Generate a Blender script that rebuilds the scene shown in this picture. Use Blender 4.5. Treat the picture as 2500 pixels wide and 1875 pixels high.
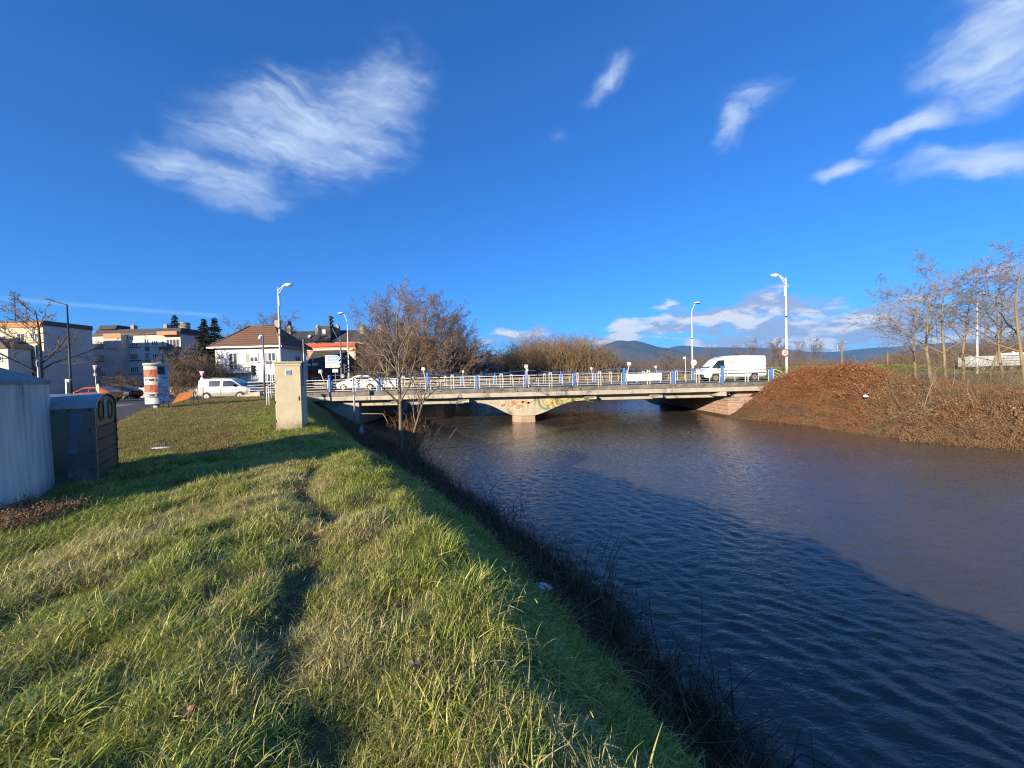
import bpy, math, random
import numpy as np
from mathutils import Matrix, Vector, Euler

random.seed(7)
RNG = np.random.default_rng(11)
for _o in list(bpy.data.objects):
    bpy.data.objects.remove(_o)
S = bpy.context.scene
COL = S.collection

# ------------------------------------------------------------------ camera
EYE = 1.55
FPX = 942.0                      # focal length in pixels of a 2500 px wide frame
PITCH = math.atan((937.5 - 918.0) / FPX)
ROLL = -0.0245
cam_data = bpy.data.cameras.new('camera')
cam = bpy.data.objects.new('camera', cam_data)
COL.objects.link(cam)
cam_data.sensor_width = 36.0
cam_data.lens = 36.0 * FPX / 2500.0
cam_data.clip_start = 0.05
cam_data.clip_end = 60000
RCAM = Matrix.Rotation(math.pi / 2 - PITCH, 4, 'X') @ Matrix.Rotation(ROLL, 4, 'Z')
cam.matrix_world = Matrix.Translation((0, 0, EYE)) @ RCAM
S.camera = cam

def ray(u, v):
    return RCAM.to_3x3() @ Vector(((u - 1250) / FPX, (937.5 - v) / FPX, -1.0))
def at(u, v, Y):
    """world point at depth Y along the sight line through a photo pixel"""
    d = ray(u, v)
    return Vector((0, 0, EYE)) + d * (Y / d.y)

# ------------------------------------------------------------------ light
SUN_EL = math.radians(13.5)
SUN_A = math.radians(38.0)       # the light travels towards +X +Y
LDIR = Vector((math.sin(SUN_A) * math.cos(SUN_EL), math.cos(SUN_A) * math.cos(SUN_EL), -math.sin(SUN_EL)))
sun_data = bpy.data.lights.new('sun', 'SUN')
sun_data.energy = 5.0
sun_data.angle = math.radians(0.53)
sun_data.color = (1.0, 0.86, 0.66)
sun = bpy.data.objects.new('sun', sun_data)
COL.objects.link(sun)
sun.rotation_euler = LDIR.to_track_quat('-Z', 'Y').to_euler()

# ------------------------------------------------------------------ world
W = bpy.data.worlds.new('World')
S.world = W
W.use_nodes = True
nt = W.node_tree
nt.nodes.clear()
def N(t, kind, **kw):
    n = t.nodes.new(kind)
    for k, v in kw.items():
        setattr(n, k, v)
    return n
def link(t, a, b):
    t.links.new(a, b)
def mth(t, op, a, b=None, c=None, clamp=False):
    n = N(t, 'ShaderNodeMath', operation=op)
    n.use_clamp = clamp
    for i, x in enumerate((a, b, c)):
        if x is None:
            continue
        if isinstance(x, (int, float)):
            n.inputs[i].default_value = x
        else:
            link(t, x, n.inputs[i])
    return n.outputs[0]
def vmth(t, op, a, b=None):
    n = N(t, 'ShaderNodeVectorMath', operation=op)
    for i, x in enumerate((a, b)):
        if x is None:
            continue
        if isinstance(x, (tuple, list)):
            n.inputs[i].default_value = x
        else:
            link(t, x, n.inputs[i])
    return n.outputs[0]
def smooth(t, x, lo, hi):
    n = N(t, 'ShaderNodeMapRange', interpolation_type='SMOOTHSTEP')
    link(t, x, n.inputs[0])
    n.inputs[1].default_value = lo
    n.inputs[2].default_value = hi
    return n.outputs[0]
def mixc(t, f, a, b, blend='MIX'):
    n = N(t, 'ShaderNodeMix', data_type='RGBA', blend_type=blend)
    for s, x in ((n.inputs[0], f), (n.inputs[6], a), (n.inputs[7], b)):
        if isinstance(x, (int, float)):
            s.default_value = x
        elif isinstance(x, (tuple, list)):
            s.default_value = tuple(x) + ((1,) if len(x) == 3 else ())
        else:
            link(t, x, s)
    return n.outputs[2]

sky = N(nt, 'ShaderNodeTexSky', sky_type='NISHITA')
sky.sun_disc = False
sky.sun_elevation = SUN_EL
sky.sun_rotation = math.pi + SUN_A
sky.altitude = 200
sky.air_density = 0.85
sky.dust_density = 0.0
sky.ozone_density = 6.0
hs = N(nt, 'ShaderNodeHueSaturation')
hs.inputs['Hue'].default_value = 0.5
hs.inputs['Saturation'].default_value = 1.0
hs.inputs['Value'].default_value = 1.0
gam = N(nt, 'ShaderNodeGamma')
gam.inputs['Gamma'].default_value = 0.85
link(nt, sky.outputs[0], gam.inputs['Color'])
wb = mixc(nt, 1.0, gam.outputs[0], (0.44, 1.12, 1.74), 'MULTIPLY')      # the camera's white balance on the sky
link(nt, wb, hs.inputs['Color'])
W.cycles.sampling_method = 'MANUAL'
W.cycles.sample_map_resolution = 256
tc = N(nt, 'ShaderNodeTexCoord')
DIR = tc.outputs['Generated']
sep = N(nt, 'ShaderNodeSeparateXYZ')
link(nt, DIR, sep.inputs[0])
AZ = mth(nt, 'ARCTAN2', sep.outputs[0], sep.outputs[1])      # 0 upstream, + to the right
EL = mth(nt, 'ARCSINE', sep.outputs[2])

def noise(t, vec, scale, detail=6, rough=0.55, dist=0.0, lac=2.0):
    n = N(t, 'ShaderNodeTexNoise')
    n.inputs['Scale'].default_value = scale
    n.inputs['Detail'].default_value = detail
    n.inputs['Roughness'].default_value = rough
    n.inputs['Distortion'].default_value = dist
    n.inputs['Lacunarity'].default_value = lac
    if vec is not None:
        link(t, vec, n.inputs['Vector'])
    return n.outputs['Fac']

# cloud masks are soft ellipses in azimuth / elevation, broken up by noise
warp = noise(nt, DIR, 5.0, 4, 0.6)
warp2 = noise(nt, vmth(nt, 'ADD', DIR, (3.1, 1.7, 0.4)), 5.0, 4, 0.6)
AZW = mth(nt, 'ADD', AZ, mth(nt, 'MULTIPLY', mth(nt, 'SUBTRACT', warp, 0.5), 0.16))
ELW = mth(nt, 'ADD', EL, mth(nt, 'MULTIPLY', mth(nt, 'SUBTRACT', warp2, 0.5), 0.13))
def azel(u, v):
    d = ray(u, v).normalized()
    return math.atan2(d.x, d.y), math.asin(d.z)
AE = N(nt, 'ShaderNodeCombineXYZ')
link(nt, AZW, AE.inputs[0]); link(nt, ELW, AE.inputs[1])
def blob(u0, v0, u1, v1, thick, amp=1.0):
    a0, e0 = azel(u0, v0)
    a1, e1 = azel(u1, v1)
    mp = N(nt, 'ShaderNodeMapping', vector_type='TEXTURE')
    mp.inputs['Location'].default_value = ((a0 + a1) / 2, (e0 + e1) / 2, 0)
    mp.inputs['Rotation'].default_value = (0, 0, math.atan2(e1 - e0, a1 - a0))
    mp.inputs['Scale'].default_value = (math.hypot(a1 - a0, e1 - e0) / 2, thick, 1)
    link(nt, AE.outputs[0], mp.inputs['Vector'])
    ln_ = N(nt, 'ShaderNodeVectorMath', operation='LENGTH')
    link(nt, mp.outputs[0], ln_.inputs[0])
    return mth(nt, 'MULTIPLY_ADD', ln_.outputs['Value'], -amp, amp)
def addall(lst):
    a = lst[0]
    for b in lst[1:]:
        a = mth(nt, 'MAXIMUM', a, b)
    return a
cir = addall([
    blob(330, 420, 1090, 180, 0.15, 1.15), blob(230, 395, 640, 430, 0.055, 1.0), blob(380, 440, 760, 500, 0.07, 0.95),
    blob(700, 250, 1120, 160, 0.10, 0.8),
    blob(1390, 265, 1580, 95, 0.035, 0.75), blob(1350, 345, 1440, 305, 0.03, 0.45),
    blob(1760, 370, 1840, 215, 0.045, 0.95), blob(1690, 250, 1980, 200, 0.04, 0.75),
    blob(2060, 400, 2480, 170, 0.038, 1.05), blob(2190, 190, 2800, -20, 0.10, 1.2), blob(2280, 60, 2760, -200, 0.14, 1.1),
    blob(1940, 432, 2240, 392, 0.028, 0.9), blob(2120, 425, 2900, 330, 0.042, 1.05),
    # the same kind of cloud goes on outside the frame
    blob(-300, 300, -900, 120, 0.12, 0.9)])
# unseen thin cloud added outside the frame as neutral fill light
behind = smooth(nt, mth(nt, 'ABSOLUTE', AZ), 1.05, 1.45)
fill_cloud = smooth(nt, noise(nt, DIR, 2.2, 3, 0.5), 0.42, 0.66)
fill_cloud = mth(nt, 'MULTIPLY', mth(nt, 'MULTIPLY', behind, fill_cloud), 0.4)
cir = mth(nt, 'MAXIMUM', cir, fill_cloud)
mapc = N(nt, 'ShaderNodeMapping')
mapc.inputs['Rotation'].default_value = (0, 0.45, 0.25)
mapc.inputs['Scale'].default_value = (1.0, 1.0, 3.2)
link(nt, DIR, mapc.inputs['Vector'])
fn = noise(nt, mapc.outputs[0], 5.0, 9, 0.58, 0.3, 2.1)
strm = N(nt, 'ShaderNodeMapping')
strm.inputs['Rotation'].default_value = (0, 0, math.radians(-34))
strm.inputs['Scale'].default_value = (2.6, 11.0, 1)
link(nt, AE.outputs[0], strm.inputs['Vector'])
fs = noise(nt, strm.outputs[0], 2.2, 7, 0.62, 0.35)
arg = mth(nt, 'ADD', cir, mth(nt, 'MULTIPLY', mth(nt, 'SUBTRACT', fn, 0.5), 1.5))
arg = mth(nt, 'ADD', arg, mth(nt, 'MULTIPLY', mth(nt, 'SUBTRACT', fs, 0.5), 1.5))
cdens = smooth(nt, arg, 0.0, 1.45)
cdens = mth(nt, 'MULTIPLY', cdens, smooth(nt, cir, 0.0, 0.6))
cdens = mth(nt, 'MULTIPLY', cdens, 0.98)
# low cumulus bank above the hills, denser to the right, all round the horizon
lowmap = N(nt, 'ShaderNodeMapping')
lowmap.inputs['Scale'].default_value = (1.0, 1.0, 3.2)
link(nt, DIR, lowmap.inputs['Vector'])
ln = noise(nt, lowmap.outputs[0], 10.0, 8, 0.55, 0.2)
lowup = N(nt, 'ShaderNodeMapping')
lowup.inputs['Scale'].default_value = (1.0, 1.0, 3.2)
lowup.inputs['Location'].default_value = (-0.006, -0.004, 0.035)
link(nt, DIR, lowup.inputs['Vector'])
ln2 = noise(nt, lowup.outputs[0], 9.0, 4, 0.55, 0.2)
lowm = addall([
    blob(1540, 775, 2200, 718, 0.045, 1.15), blob(1600, 838, 2600, 790, 0.065, 1.5), blob(2200, 800, 3100, 690, 0.075, 1.1),
    blob(1380, 845, 1620, 800, 0.034, 0.95), blob(1120, 836, 1420, 806, 0.036, 0.75), blob(2330, 690, 2700, 660, 0.035, 0.6),
    blob(700, 745, 790, 752, 0.025, 0.42), blob(1480, 812, 1980, 786, 0.035, 1.0), blob(1950, 800, 2420, 752, 0.05, 1.15), blob(1180, 872, 1600, 850, 0.03, 0.9)])
ldens = smooth(nt, mth(nt, 'ADD', lowm, mth(nt, 'MULTIPLY', mth(nt, 'SUBTRACT', ln, 0.5), 2.6)), 0.10, 0.75)
ldens = mth(nt, 'MULTIPLY', ldens, smooth(nt, lowm, 0.02, 0.25))
ldens = mth(nt, 'MULTIPLY', ldens, 0.88)
lit = smooth(nt, mth(nt, 'SUBTRACT', ln, ln2), 0.0, 0.15)
lowcol = mixc(nt, lit, (2.4, 2.85, 3.9), (5.9, 5.7, 5.4))
# a contrail low on the left
a0, e0 = azel(-60, 722); a1, e1 = azel(565, 772)
ct = mth(nt, 'DIVIDE', mth(nt, 'SUBTRACT', AZ, a0), a1 - a0)
cline = mth(nt, 'ADD', mth(nt, 'MULTIPLY', ct, e1 - e0), e0)
cd = mth(nt, 'ABSOLUTE', mth(nt, 'SUBTRACT', EL, cline))
trail = mth(nt, 'MULTIPLY', mth(nt, 'SUBTRACT', 1.0, smooth(nt, cd, 0.0, 0.0065)), smooth(nt, mth(nt, 'SUBTRACT', 1.0, ct), 0.0, 0.15))
trail = mth(nt, 'MULTIPLY', trail, smooth(nt, ct, -0.3, 0.3))
trail = mth(nt, 'MULTIPLY', trail, mth(nt, 'MULTIPLY', fn, 0.42))
c1 = mixc(nt, cdens, hs.outputs[0], (3.9, 4.8, 6.2))
c2 = mixc(nt, trail, c1, (4.0, 5.6, 7.4))
c3 = mixc(nt, ldens, c2, lowcol)
bg = N(nt, 'ShaderNodeBackground')
bg.inputs['Strength'].default_value = 0.082
link(nt, c3, bg.inputs['Color'])
wo = N(nt, 'ShaderNodeOutputWorld')
link(nt, bg.outputs[0], wo.inputs['Surface'])

# ------------------------------------------------------------------ exposure
S.view_settings.view_transform = 'Standard'
S.view_settings.look = 'None'
S.view_settings.gamma = 1.0
S.view_settings.exposure = 1.0
S.view_settings.use_curve_mapping = False
S.render.engine = 'CYCLES'
S.cycles.use_denoising = True
S.cycles.filter_width = 1.15
S.cycles.denoising_prefilter = 'NONE'
S.cycles.max_bounces = 6
S.cycles.diffuse_bounces = 2
S.cycles.use_adaptive_sampling = True
S.cycles.adaptive_threshold = 0.015
S.cycles.glossy_bounces = 3
S.cycles.transmission_bounces = 4
S.cycles.transparent_max_bounces = 8
S.cycles.volume_bounces = 0
S.cycles.caustics_reflective = False
S.cycles.caustics_refractive = False

# ================================================================== helpers
def tag(o, label=None, cat=None, group=None, kind=None):
    if label: o['label'] = label
    if cat: o['category'] = cat
    if group: o['group'] = group
    if kind: o['kind'] = kind
    return o
def thing(name, label, cat, loc=(0, 0, 0), rz=0.0, group=None):
    o = bpy.data.objects.new(name, None)
    o.empty_display_size = 0.2
    COL.objects.link(o)
    o.location = loc
    o.rotation_euler = (0, 0, rz)
    return tag(o, label, cat, group)
def mesh_np(name, V, F, smoothf=False):
    """F: (n,3) or (n,4) int array"""
    me = bpy.data.meshes.new(name)
    V = np.asarray(V, dtype=np.float32)
    F = np.asarray(F, dtype=np.int32)
    k = F.shape[1]
    me.vertices.add(len(V)); me.vertices.foreach_set('co', V.ravel())
    me.loops.add(F.size); me.loops.foreach_set('vertex_index', F.ravel())
    me.polygons.add(len(F)); me.polygons.foreach_set('loop_start', np.arange(0, F.size, k, dtype=np.int32))
    if smoothf:
        me.polygons.foreach_set('use_smooth', np.ones(len(F), dtype=bool))
    me.update(calc_edges=True)
    return me
def add_obj(name, me, mat=None, parent=None):
    o = bpy.data.objects.new(name, me)
    COL.objects.link(o)
    if mat is not None and not me.materials:
        me.materials.append(M[mat] if isinstance(mat, str) else mat)
    if parent is not None:
        o.parent = parent
    return o
def copy_tree(o, parent=None):
    c = o.copy()
    COL.objects.link(c)
    c.parent = parent
    for ch in list(o.children):
        copy_tree(ch, c)
    return c

class MB:
    """collects simple shapes for ONE mesh"""
    def __init__(self):
        self.v = []; self.f = []; self.sm = []
    def add(self, vs, fs, smoothf=False):
        b = len(self.v)
        self.v += [tuple(p) for p in vs]
        self.f += [tuple(i + b for i in f) for f in fs]
        self.sm += [smoothf] * len(fs)
        return self
    def box(self, x0, x1, y0, y1, z0, z1, bev=0.0):
        if bev <= 0:
            vs = [(x0, y0, z0), (x1, y0, z0), (x1, y1, z0), (x0, y1, z0), (x0, y0, z1), (x1, y0, z1), (x1, y1, z1), (x0, y1, z1)]
            return self.add(vs, [(0, 3, 2, 1), (4, 5, 6, 7), (0, 1, 5, 4), (1, 2, 6, 5), (2, 3, 7, 6), (3, 0, 4, 7)])
        b = bev
        vs = []
        for z, i in ((z0, b), (z0 + b, 0), (z1 - b, 0), (z1, b)):
            for (x, sx) in ((x0, 1), (x1, -1)):
                pass
            ring = [(x0 + i + (b if i == 0 else 0), y0 + i), (x1 - i - (b if i == 0 else 0), y0 + i), (x1 - i, y0 + i + (b if i == 0 else 0)), (x1 - i, y1 - i - (b if i == 0 else 0)),
                    (x1 - i - (b if i == 0 else 0), y1 - i), (x0 + i + (b if i == 0 else 0), y1 - i), (x0 + i, y1 - i - (b if i == 0 else 0)), (x0 + i, y0 + i + (b if i == 0 else 0))]
            vs += [(x, y, z) for x, y in ring]
        fs = [tuple(range(7, -1, -1)), tuple(range(24, 32))]
        for r in range(3):
            for k in range(8):
                k2 = (k + 1) % 8
                fs.append((r * 8 + k, r * 8 + k2, (r + 1) * 8 + k2, (r + 1) * 8 + k))
        return self.add(vs, fs)
    def prism(self, poly, h0, h1, axis='z'):
        n = len(poly)
        def P(a, b, h):
            return (a, b, h) if axis == 'z' else ((a, h, b) if axis == 'y' else (h, a, b))
        vs = [P(a, b, h0) for a, b in poly] + [P(a, b, h1) for a, b in poly]
        fs = [tuple(range(n - 1, -1, -1)), tuple(range(n, 2 * n))]
        fs += [(i, (i + 1) % n, n + (i + 1) % n, n + i) for i in range(n)]
        if axis == 'y':
            fs = [tuple(reversed(f)) for f in fs]
        return self.add(vs, fs)
    def cyl(self, p0, p1, r0, r1=None, k=10, cap=True, smoothf=True):
        r1 = r0 if r1 is None else r1
        return self.tube([p0, p1], [r0, r1], k, cap, smoothf)
    def tube(self, pts, rs, k=8, cap=True, smoothf=True):
        pts = [Vector(p) for p in pts]
        if isinstance(rs, (int, float)):
            rs = [rs] * len(pts)
        vs, fs = [], []
        u = None
        for i, p in enumerate(pts):
            t = (pts[min(i + 1, len(pts) - 1)] - pts[max(i - 1, 0)]).normalized()
            if u is None:
                ref = Vector((0, 0, 1)) if abs(t.z) < 0.9 else Vector((1, 0, 0))
                u = t.cross(ref).normalized()
            else:
                u = (u - t * u.dot(t)).normalized()
            w = t.cross(u)
            for j in range(k):
                a = 2 * math.pi * j / k
                vs.append(p + (u * math.cos(a) + w * math.sin(a)) * rs[i])
        for i in range(len(pts) - 1):
            for j in range(k):
                j2 = (j + 1) % k
                fs.append((i * k + j, i * k + j2, (i + 1) * k + j2, (i + 1) * k + j))
        self.add(vs, fs, smoothf)
        if cap:
            n = len(pts)
            b = len(self.v) - len(vs)
            self.f += [tuple(b + j for j in range(k - 1, -1, -1)), tuple(b + (n - 1) * k + j for j in range(k))]
            self.sm += [False, False]
        return self
    def quad(self, a, b, c, d):
        return self.add([a, b, c, d], [(0, 1, 2, 3)])
    def sphere(self, c, r, sz=(1, 1, 1), nu=12, nv=7):
        vs, fs = [], []
        for i in range(nv + 1):
            th = math.pi * i / nv
            for j in range(nu):
                ph = 2 * math.pi * j / nu
                vs.append((c[0] + r * sz[0] * math.sin(th) * math.cos(ph), c[1] + r * sz[1] * math.sin(th) * math.sin(ph), c[2] + r * sz[2] * math.cos(th)))
        for i in range(nv):
            for j in range(nu):
                j2 = (j + 1) % nu
                fs.append((i * nu + j, (i + 1) * nu + j, (i + 1) * nu + j2, i * nu + j2))
        return self.add(vs, fs, True)
    def mesh(self, name):
        me = bpy.data.meshes.new(name)
        me.from_pydata(self.v, [], self.f)
        me.polygons.foreach_set('use_smooth', self.sm)
        me.update()
        return me
    def build(self, name, mat, parent=None):
        return add_obj(name, self.mesh(name), mat, parent)

def tubes_np(P, R, k=3):
    """P (n,m,3) polylines, R (n,m) radii -> V, F quads"""
    n, m, _ = P.shape
    T = np.gradient(P, axis=1)
    T /= np.linalg.norm(T, axis=2, keepdims=True) + 1e-9
    ref = np.where(np.abs(T[:, :1, 2:3]) > 0.85, np.array([1.0, 0, 0]), np.array([0, 0, 1.0]))
    U = np.cross(T, np.broadcast_to(ref, T.shape))
    U /= np.linalg.norm(U, axis=2, keepdims=True) + 1e-9
    Wv = np.cross(T, U)
    ang = np.arange(k) * 2 * np.pi / k
    ring = P[:, :, None, :] + R[:, :, None, None] * (U[:, :, None, :] * np.cos(ang)[None, None, :, None] + Wv[:, :, None, :] * np.sin(ang)[None, None, :, None])
    V = ring.reshape(-1, 3)
    base = (np.arange(n) * m * k)[:, None, None]
    i = (np.arange(m - 1) * k)[None, :, None]
    j = np.arange(k)[None, None, :]
    j2 = (j + 1) % k
    F = np.stack([base + i + j, base + i + j2, base + i + k + j2, base + i + k + j], axis=-1).reshape(-1, 4)
    return V, F
def join_np(lst):
    Vs, Fs, b = [], [], 0
    for V, F in lst:
        Vs.append(V); Fs.append(F + b); b += len(V)
    return np.concatenate(Vs), np.concatenate(Fs)

# ------------------------------------------------------------------ materials
M = {}
def mat(name, c1, c2=None, rough=0.7, metal=0.0, scale=3.0, detail=5, bump=0.0, bscale=None, spec=0.4, stretch=(1, 1, 1), lo=0.35, hi=0.65,
        c3=None, s3=1.0, lo3=0.55, hi3=0.7, st3=(1, 1, 1), emit=None, coat=0.0, grime=None):
    m = bpy.data.materials.new(name)
    m.use_nodes = True
    t = m.node_tree
    b = t.nodes['Principled BSDF']
    b.inputs['Roughness'].default_value = rough
    b.inputs['Metallic'].default_value = metal
    b.inputs['Specular IOR Level'].default_value = spec
    b.inputs['Coat Weight'].default_value = coat
    tcx = N(t, 'ShaderNodeTexCoord')
    def mapped(st):
        mp = N(t, 'ShaderNodeMapping')
        mp.inputs['Scale'].default_value = st
        link(t, tcx.outputs['Object'], mp.inputs[0])
        return mp.outputs[0]
    col = None
    if c2 is not None:
        nz = noise(t, mapped(stretch), scale, detail, 0.6)
        col = mixc(t, smooth(t, nz, lo, hi), c1, c2)
    if c3 is not None:
        nz3 = noise(t, mapped(st3), s3, 6, 0.6)
        col = mixc(t, smooth(t, nz3, lo3, hi3), col if col is not None else c1, c3)
    if grime:
        sp = N(t, 'ShaderNodeSeparateXYZ'); link(t, tcx.outputs['Object'], sp.inputs[0])
        ng_ = noise(t, mapped((2.0, 2.0, 0.7)), 3.5, 6, 0.65)
        hg = mth(t, 'ADD', sp.outputs[2], mth(t, 'MULTIPLY', mth(t, 'SUBTRACT', ng_, 0.5), -grime[0] * 2.2))
        fg = mth(t, 'MULTIPLY', mth(t, 'SUBTRACT', 1.0, smooth(t, hg, 0.02, grime[0])), grime[4])
        col = mixc(t, fg, col if col is not None else c1, tuple(grime[1:4]))
    if col is None:
        b.inputs['Base Color'].default_value = tuple(c1) + (1,)
    else:
        link(t, col, b.inputs['Base Color'])
    if bump > 0:
        nb = noise(t, mapped((1, 1, 1)), bscale or scale * 4, 6, 0.6)
        bn = N(t, 'ShaderNodeBump')
        bn.inputs['Strength'].default_value = 1.0
        bn.inputs['Distance'].default_value = bump
        link(t, nb, bn.inputs['Height'])
        link(t, bn.outputs[0], b.inputs['Normal'])
    if emit:
        b.inputs['Emission Color'].default_value = tuple(emit[:3]) + (1,)
        b.inputs['Emission Strength'].default_value = emit[3]
    M[name] = m
    return m
mat('concrete_old', (0.22, 0.20, 0.17), (0.13, 0.12, 0.105), 0.9, scale=2.2, bump=0.012, bscale=14, c3=(0.035, 0.033, 0.028), s3=1.6, lo3=0.56, hi3=0.66, st3=(1, 1, 2.2))
mat('concrete_pale', (0.47, 0.415, 0.32), (0.38, 0.335, 0.255), 0.9, scale=1.4, bump=0.006, bscale=18, c3=(0.17, 0.145, 0.11), s3=1.1, lo3=0.56, hi3=0.72, st3=(1.6, 1, 0.5))
mat('concrete_wall', (0.50, 0.45, 0.36), (0.40, 0.36, 0.29), 0.9, scale=2.0, bump=0.006)
mat('stone_pink', (0.46, 0.30, 0.21), (0.39, 0.24, 0.17), 0.9, scale=3.0, bump=0.02, bscale=9)
mat('stone_tan', (0.44, 0.31, 0.20), (0.37, 0.27, 0.18), 0.9, scale=3.0, bump=0.02, bscale=9)
mat('stone_grey', (0.34, 0.30, 0.23), (0.25, 0.22, 0.17), 0.9, scale=3.0, bump=0.02, bscale=9)
mat('mortar', (0.40, 0.33, 0.25), (0.32, 0.26, 0.20), 0.95, scale=4)
mat('rail_white', (0.74, 0.70, 0.60), (0.62, 0.57, 0.48), 0.5, scale=1.5)
mat('rail_blue', (0.05, 0.17, 0.50), (0.08, 0.22, 0.55), 0.55, scale=4)
mat('white_paint', (0.78, 0.77, 0.74), (0.70, 0.69, 0.66), 0.4, scale=2)
mat('car_white', (0.80, 0.80, 0.79), None, 0.25, coat=0.6)
def muddy():
    m = bpy.data.materials.new('car_white_muddy'); m.use_nodes = True
    t = m.node_tree; b = t.nodes['Principled BSDF']
    tcx = N(t, 'ShaderNodeTexCoord'); sp = N(t, 'ShaderNodeSeparateXYZ'); link(t, tcx.outputs['Object'], sp.inputs[0])
    nz = noise(t, tcx.outputs['Object'], 3.0, 6, 0.65)
    h = mth(t, 'ADD', sp.outputs[2], mth(t, 'MULTIPLY', mth(t, 'SUBTRACT', nz, 0.5), 0.9))
    f = mth(t, 'SUBTRACT', 1.0, smooth(t, h, 0.45, 1.15))
    link(t, mixc(t, mth(t, 'MULTIPLY', f, 0.9), (0.74, 0.73, 0.70), (0.22, 0.16, 0.10)), b.inputs['Base Color'])
    b.inputs['Roughness'].default_value = 0.45
    M['car_white_muddy'] = m
muddy()
mat('car_orange', (0.62, 0.12, 0.02), None, 0.25, coat=0.6)
mat('car_black', (0.012, 0.012, 0.014), None, 0.2, coat=0.6)
mat('glass_dark', (0.02, 0.025, 0.03), None, 0.06, spec=0.9)
mat('glass_window', (0.05, 0.06, 0.075), (0.10, 0.11, 0.12), 0.08, spec=0.9, scale=0.8)
mat('tyre', (0.02, 0.02, 0.02), (0.06, 0.05, 0.04), 0.85, scale=6)
mat('rim', (0.30, 0.25, 0.18), (0.38, 0.36, 0.32), 0.5, 0.3, scale=5)
mat('plastic_black', (0.018, 0.018, 0.02), None, 0.5)
mat('lamp_red', (0.35, 0.02, 0.015), None, 0.25)
mat('lamp_clear', (0.6, 0.6, 0.6), None, 0.1)
mat('metal_grey', (0.34, 0.34, 0.34), (0.26, 0.26, 0.26), 0.45, 0.6, scale=4)
mat('metal_dark', (0.035, 0.04, 0.05), None, 0.5, 0.2)
mat('galvanised', (0.45, 0.44, 0.41), (0.34, 0.33, 0.31), 0.45, 0.5, scale=6)
mat('rust', (0.20, 0.09, 0.04), (0.10, 0.05, 0.03), 0.9, scale=8)
mat('cabinet_beige', (0.58, 0.50, 0.33), (0.51, 0.44, 0.30), 0.75, scale=2.6, bump=0.0015, bscale=60, c3=(0.36, 0.32, 0.23), s3=3.5, lo3=0.60, hi3=0.78, st3=(1.6, 1.6, 0.5), grime=(0.45, 0.20, 0.15, 0.09, 0.75))
mat('cabinet_lid', (0.48, 0.40, 0.26), (0.55, 0.48, 0.34), 0.75, scale=3)
mat('bin_panel', (0.15, 0.15, 0.12), (0.09, 0.095, 0.08), 0.38, 0.25, scale=1.5, c3=(0.24, 0.24, 0.20), s3=5.0, lo3=0.60, hi3=0.72, st3=(1, 1, 0.6), grime=(0.35, 0.26, 0.25, 0.20, 0.7))
mat('bin_board', (0.05, 0.048, 0.038), (0.07, 0.065, 0.05), 0.7, scale=3, st3=(1, 1, 4), c3=(0.03, 0.03, 0.024), s3=4)
mat('bin_roof', (0.36, 0.38, 0.38), (0.28, 0.30, 0.30), 0.5, 0.3, scale=3)
mat('bin_green', (0.028, 0.085, 0.028), (0.045, 0.11, 0.036), 0.55, scale=5, c3=(0.11, 0.125, 0.08), s3=3.5, lo3=0.55, hi3=0.7)
mat('stripe_green', (0.09, 0.19, 0.12), (0.13, 0.15, 0.12), 0.5, scale=2, stretch=(1, 1, 2))
mat('stripe_blue', (0.11, 0.16, 0.28), (0.13, 0.14, 0.15), 0.5, scale=2, stretch=(1, 1, 2))
mat('container_grey', (0.68, 0.63, 0.56), (0.50, 0.47, 0.42), 0.75, scale=2.4, stretch=(2.2, 2.2, 0.28), bump=0.003, bscale=30, c3=(0.22, 0.22, 0.21), s3=2.2, lo3=0.52, hi3=0.75, st3=(2.6, 2.6, 0.22), grime=(0.40, 0.20, 0.18, 0.14, 0.6))
mat('container_roof', (0.30, 0.30, 0.30), (0.20, 0.20, 0.20), 0.8, scale=3, bump=0.004)
mat('asphalt', (0.085, 0.078, 0.070), (0.06, 0.056, 0.052), 0.9, scale=1.2, bump=0.004, bscale=60)
mat('pavement', (0.17, 0.155, 0.135), (0.13, 0.12, 0.105), 0.9, scale=1.5)
mat('road_white', (0.62, 0.60, 0.56), (0.45, 0.43, 0.40), 0.8, scale=4)
mat('render_white', (0.80, 0.79, 0.75), (0.73, 0.72, 0.68), 0.9, scale=0.8)
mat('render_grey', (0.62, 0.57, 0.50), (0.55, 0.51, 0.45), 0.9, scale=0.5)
mat('render_cream', (0.72, 0.62, 0.40), (0.66, 0.56, 0.36), 0.9, scale=0.4)
mat('render_salmon', (0.66, 0.30, 0.17), (0.60, 0.27, 0.15), 0.9, scale=0.6)
mat('render_tan', (0.42, 0.34, 0.25), (0.34, 0.28, 0.21), 0.9, scale=0.5)
mat('trim_cream', (0.74, 0.62, 0.42), None, 0.85)
mat('trim_red', (0.50, 0.10, 0.06), (0.42, 0.09, 0.055), 0.85, scale=1)
mat('trim_orange', (0.60, 0.27, 0.12), (0.52, 0.23, 0.11), 0.85, scale=1)
mat('balcony_brown', (0.20, 0.14, 0.08), (0.16, 0.11, 0.065), 0.85, scale=1)
mat('brick_red', (0.40, 0.13, 0.06), (0.30, 0.10, 0.05), 0.9, scale=2)
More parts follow.
